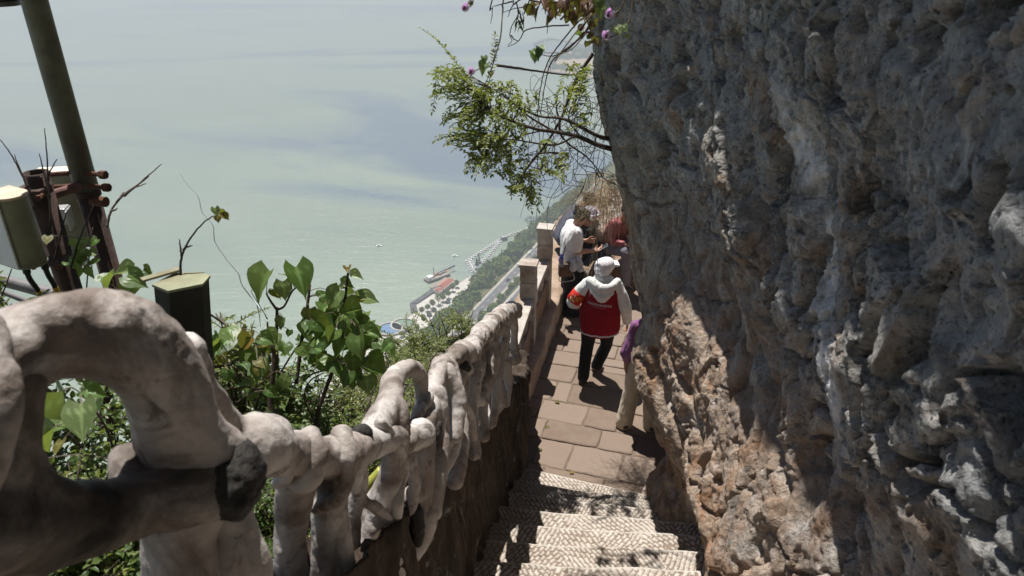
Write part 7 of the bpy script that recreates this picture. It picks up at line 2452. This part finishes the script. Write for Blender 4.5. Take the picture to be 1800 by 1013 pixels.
def petal_mesh():
    V, F = [], []
    nu, nv = 6, 5
    for i in range(nu):
        t = i / (nu - 1)
        w = 0.42 * math.sin(math.pi * (0.12 + 0.83 * t) ** 0.8)
        for j in range(nv):
            s = j / (nv - 1) * 2 - 1
            V.append((s * w, t, 0.35 * t * t - 0.25 * (1 - s * s) * w))
    return mesh_np(np.array(V), grid_faces(nu, nv))
def build_flowers():
    g = NT('petal_lilac')
    co = g.coord('Object'); y = g.sep(co)[1]
    c = g.ramp(g.math('ADD', y, g.math('MULTIPLY', g.noise(co, 6, 3, 0.5), 0.4)), [(0.25, (0.62, 0.42, 0.62)), (0.7, (0.72, 0.60, 0.72)), (1.0, (0.80, 0.72, 0.80))])
    def petal_shader(g, c):
        pb = g.bsdf(c, 0.6, spec=0.2)
        tr = g.n('ShaderNodeBsdfTranslucent'); g.put(tr.inputs['Color'], c)
        mx = g.n('ShaderNodeMixShader'); mx.inputs[0].default_value = 0.55
        g.link(pb.outputs[0], mx.inputs[1]); g.link(tr.outputs[0], mx.inputs[2]); g.link(mx.outputs[0], g.out.inputs['Surface'])
    petal_shader(g, c); M['petal'] = g.m
    g = NT('petal_purple'); petal_shader(g, (0.55, 0.30, 0.58)); M['petal_dark'] = g.m
    simple('flower_calyx', (0.16, 0.10, 0.04), 0.7, 0.3, 20, 0)
    pm = petal_mesh(); pm.materials.append(M['petal'])
    pd = petal_mesh(); pd.materials.append(M['petal_dark'])
    simple('creeper_stem', (0.16, 0.13, 0.08), 0.7, 0.2, 20, 0.1)
    def flower(T, px, py, d, size, tilt):
        p = at(px, py, d)
        mw = bpy_mw[T.name]
        mb = MB(); mb.tube([p + Vector((0, 0, -0.002)), p + Vector((0, -.004, 0.008))], [0.004, 0.002], 8)
        cal = mb.build('flower', M['flower_calyx'], T, smooth=True)
        for k in range(5):
            o = bpy.data.objects.new('petal', pd if k == 0 else pm); COL.objects.link(o)
            R = Matrix.Rotation(tilt, 4, 'Y') @ Matrix.Rotation(math.radians(62), 4, 'X') @ Matrix.Rotation(2 * math.pi * k / 5 + 0.3, 4, 'Z') @ Matrix.Rotation(math.radians(35 + 15 * (k % 2)), 4, 'X')
            o.parent = cal
            o.matrix_basis = Matrix.Translation(p) @ R @ Matrix.Scale(size * d / FPX * (0.8 if k == 3 else 1), 4)
    def creeper(label, polys, flowers, leaves, r=0.0022):
        T = empty('flowering_creeper', tuple(at(*polys[0][0])), label, 'creeper', 'flowering creepers')
        for pts in polys:
            mb = MB(); mb.tube(catmull([np.array(at(*p)) for p in pts], 5 * len(pts)), r, 6); mb.build('stem', M['creeper_stem'], T, smooth=True)
        for f in flowers: flower(T, *f)
        mw = bpy_mw[T.name]
        for (px, py, d, s, m) in leaves:
            place_leaf(T, mw, at(px, py, d), s * d / FPX, UP * .3 + CAMV + rv(.4), np.array((0.3, 0, -1)) + rv(.5), m)
    d = 2.2
    creeper('creeper with two lilac flowers hanging against the dark rock', [[px_of(1.02, 2.4, 0.9), px_of(0.75, 2.3, 0.6), (1110, -20, d), (1085, 20, d), (1070, 30, d)], [(1110, -20, d), (1112, 5, d), (1104, 40, d), (1085, 60, d), (1068, 68, d)], [px_of(0.75, 2.3, 0.6), (1052, -15, d), (1040, 25, d), (1010, 60, d), (975, 108, d)], [(1062, 66, d), (1054, 85, d)]],
            [(1069, 28, d, 15, 0.3), (1066, 65, d, 14, -0.4)], [(1058, 12, d, 22, 'leaf_pale'), (1048, 8, d, 14, 'leaf_heart'), (1082, 48, d, 20, 'leaf_pale'), (1094, 46, d, 16, 'leaf_heart'), (1100, 62, d, 10, 'leaf_heart'), (1052, -2, d, 20, 'leaf_heart')])
    d = 2.0
    creeper('single lilac flower hanging from the top edge of the view', [[px_of(1.02, 2.3, 1.0), px_of(0.7, 2.2, 0.9), px_of(0.2, 2.1, 0.75), px_of(-0.1, 2.0, 0.35), (832, -25, d), (826, 0, d), (817, 14, d)]], [(816, 16, d, 13, 0.5)], [(825, 5, d, 10, 'leaf_olive')], 0.0016)
    d = 2.1
    creeper('lilac flower and young leaf in front of the hanging bush', [[px_of(1.02, 2.3, 1.0), px_of(0.7, 2.2, 0.9), px_of(0.25, 2.15, 0.7), px_of(0.02, 2.1, 0.3), (886, -20, d), (882, 40, d), (878, 75, d), (862, 115, d), (845, 120, d), (830, 128, d)]], [(828, 128, d, 12, 0.2)], [(856, 112, d, 24, 'leaf_pale'), (862, 128, d, 10, 'leaf_olive'), (850, 100, d, 14, 'leaf_heart')], 0.0016)
    # withered brown leaves at the top
    d = 4.6
    T = empty('withered_branch', tuple(at(1000, -10, d)), 'branch of withered reddish brown leaves at the top edge by the cliff', 'branch')
    for pts in ([px_of(1.15, 5.3, 0.35), px_of(0.8, 5.0, 0.1), (1060, -20, d), (1010, 0, d), (960, 5, d), (930, 0, d)], [(1030, -10, d), (1000, 20, d), (985, 35, d)], [(1050, 0, d), (1035, 30, d), (1020, 55, d)]):
        mb = MB(); mb.tube(catmull([np.array(at(*p)) for p in pts], 14), 0.006, 6); mb.build('twig', M['bark'], T, smooth=True)
    mw = bpy_mw[T.name]
    ms = heart_mesh(0.5, 0.7, 3); ms.materials.append(M['leaf_dead']); float_attr(ms, 'rnd', rng.uniform(0, 1, len(ms.vertices)))
    HEARTS['leaf_dead'] = [ms]
    for k in range(46):
        px, py = rng.uniform(925, 1045), rng.uniform(-6, 18) + (12 if rng.random() < .3 else 0)
        place_leaf(T, mw, at(px, py, d + rng.uniform(-.2, .2)), rng.uniform(12, 24) * d / FPX, CAMV + rv(0.9), np.array((0, 0, -1.0)) + rv(.5), 'leaf_dead')
    for k in range(26):
        px, py = rng.uniform(1015, 1050), rng.uniform(10, 75)
        place_leaf(T, mw, at(px, py, d + rng.uniform(-.2, .2)), rng.uniform(8, 16) * d / FPX, CAMV + rv(0.9), np.array((0, 0, -1.0)) + rv(.5), 'leaf_dead' if rng.random() < .6 else 'leaf_heart')
    twig_thing('bare_twig', 'twig tip with one fresh green leaf above the level stick', [[(1030, 60, 4.6), (1000, 90, 4.6), (965, 93, 4.6), (945, 93, 4.6)]], 0.004, 'creeper_stem', leaves=[(945, 88, 4.6, 24, 'leaf_pale'), (938, 92, 4.6, 20, 'leaf_heart'), (948, 82, 4.6, 18, 'leaf_heart')], group='bare twigs')
build_flowers()

def build_litter():
    """a few fallen yellow leaves on the flags and treads"""
    spots = [(962, 752, 'small yellow fallen leaf on the big flag near the ledge'), (1062, 683, 'small yellow fallen leaf in the shadow of the woman in the red vest'), (982, 706, 'small yellow fallen leaf in the middle of the paving'),
             (948, 790, 'small yellow fallen leaf on the paving beside the dark wall'), (1005, 832, 'small yellow fallen leaf just above the lowest step'), (935, 722, 'small brown fallen leaf along the foot of the ledge')]
    for px, py, lab in spots:
        q = at_z(px, py, LAND_Z + 0.014)
        ms = heart_set('leaf_olive')[0]
        o = bpy.data.objects.new('fallen_leaf', ms); COL.objects.link(o)
        o.location = q; s = rng.uniform(0.035, 0.055); o.scale = (s, s, s * 0.5)
        o.rotation_euler = (rng.uniform(-.15, .15), rng.uniform(-.15, .15), rng.uniform(0, 6.28))
        setp(o, lab, 'leaf', 'fallen leaves on the path')
build_litter()
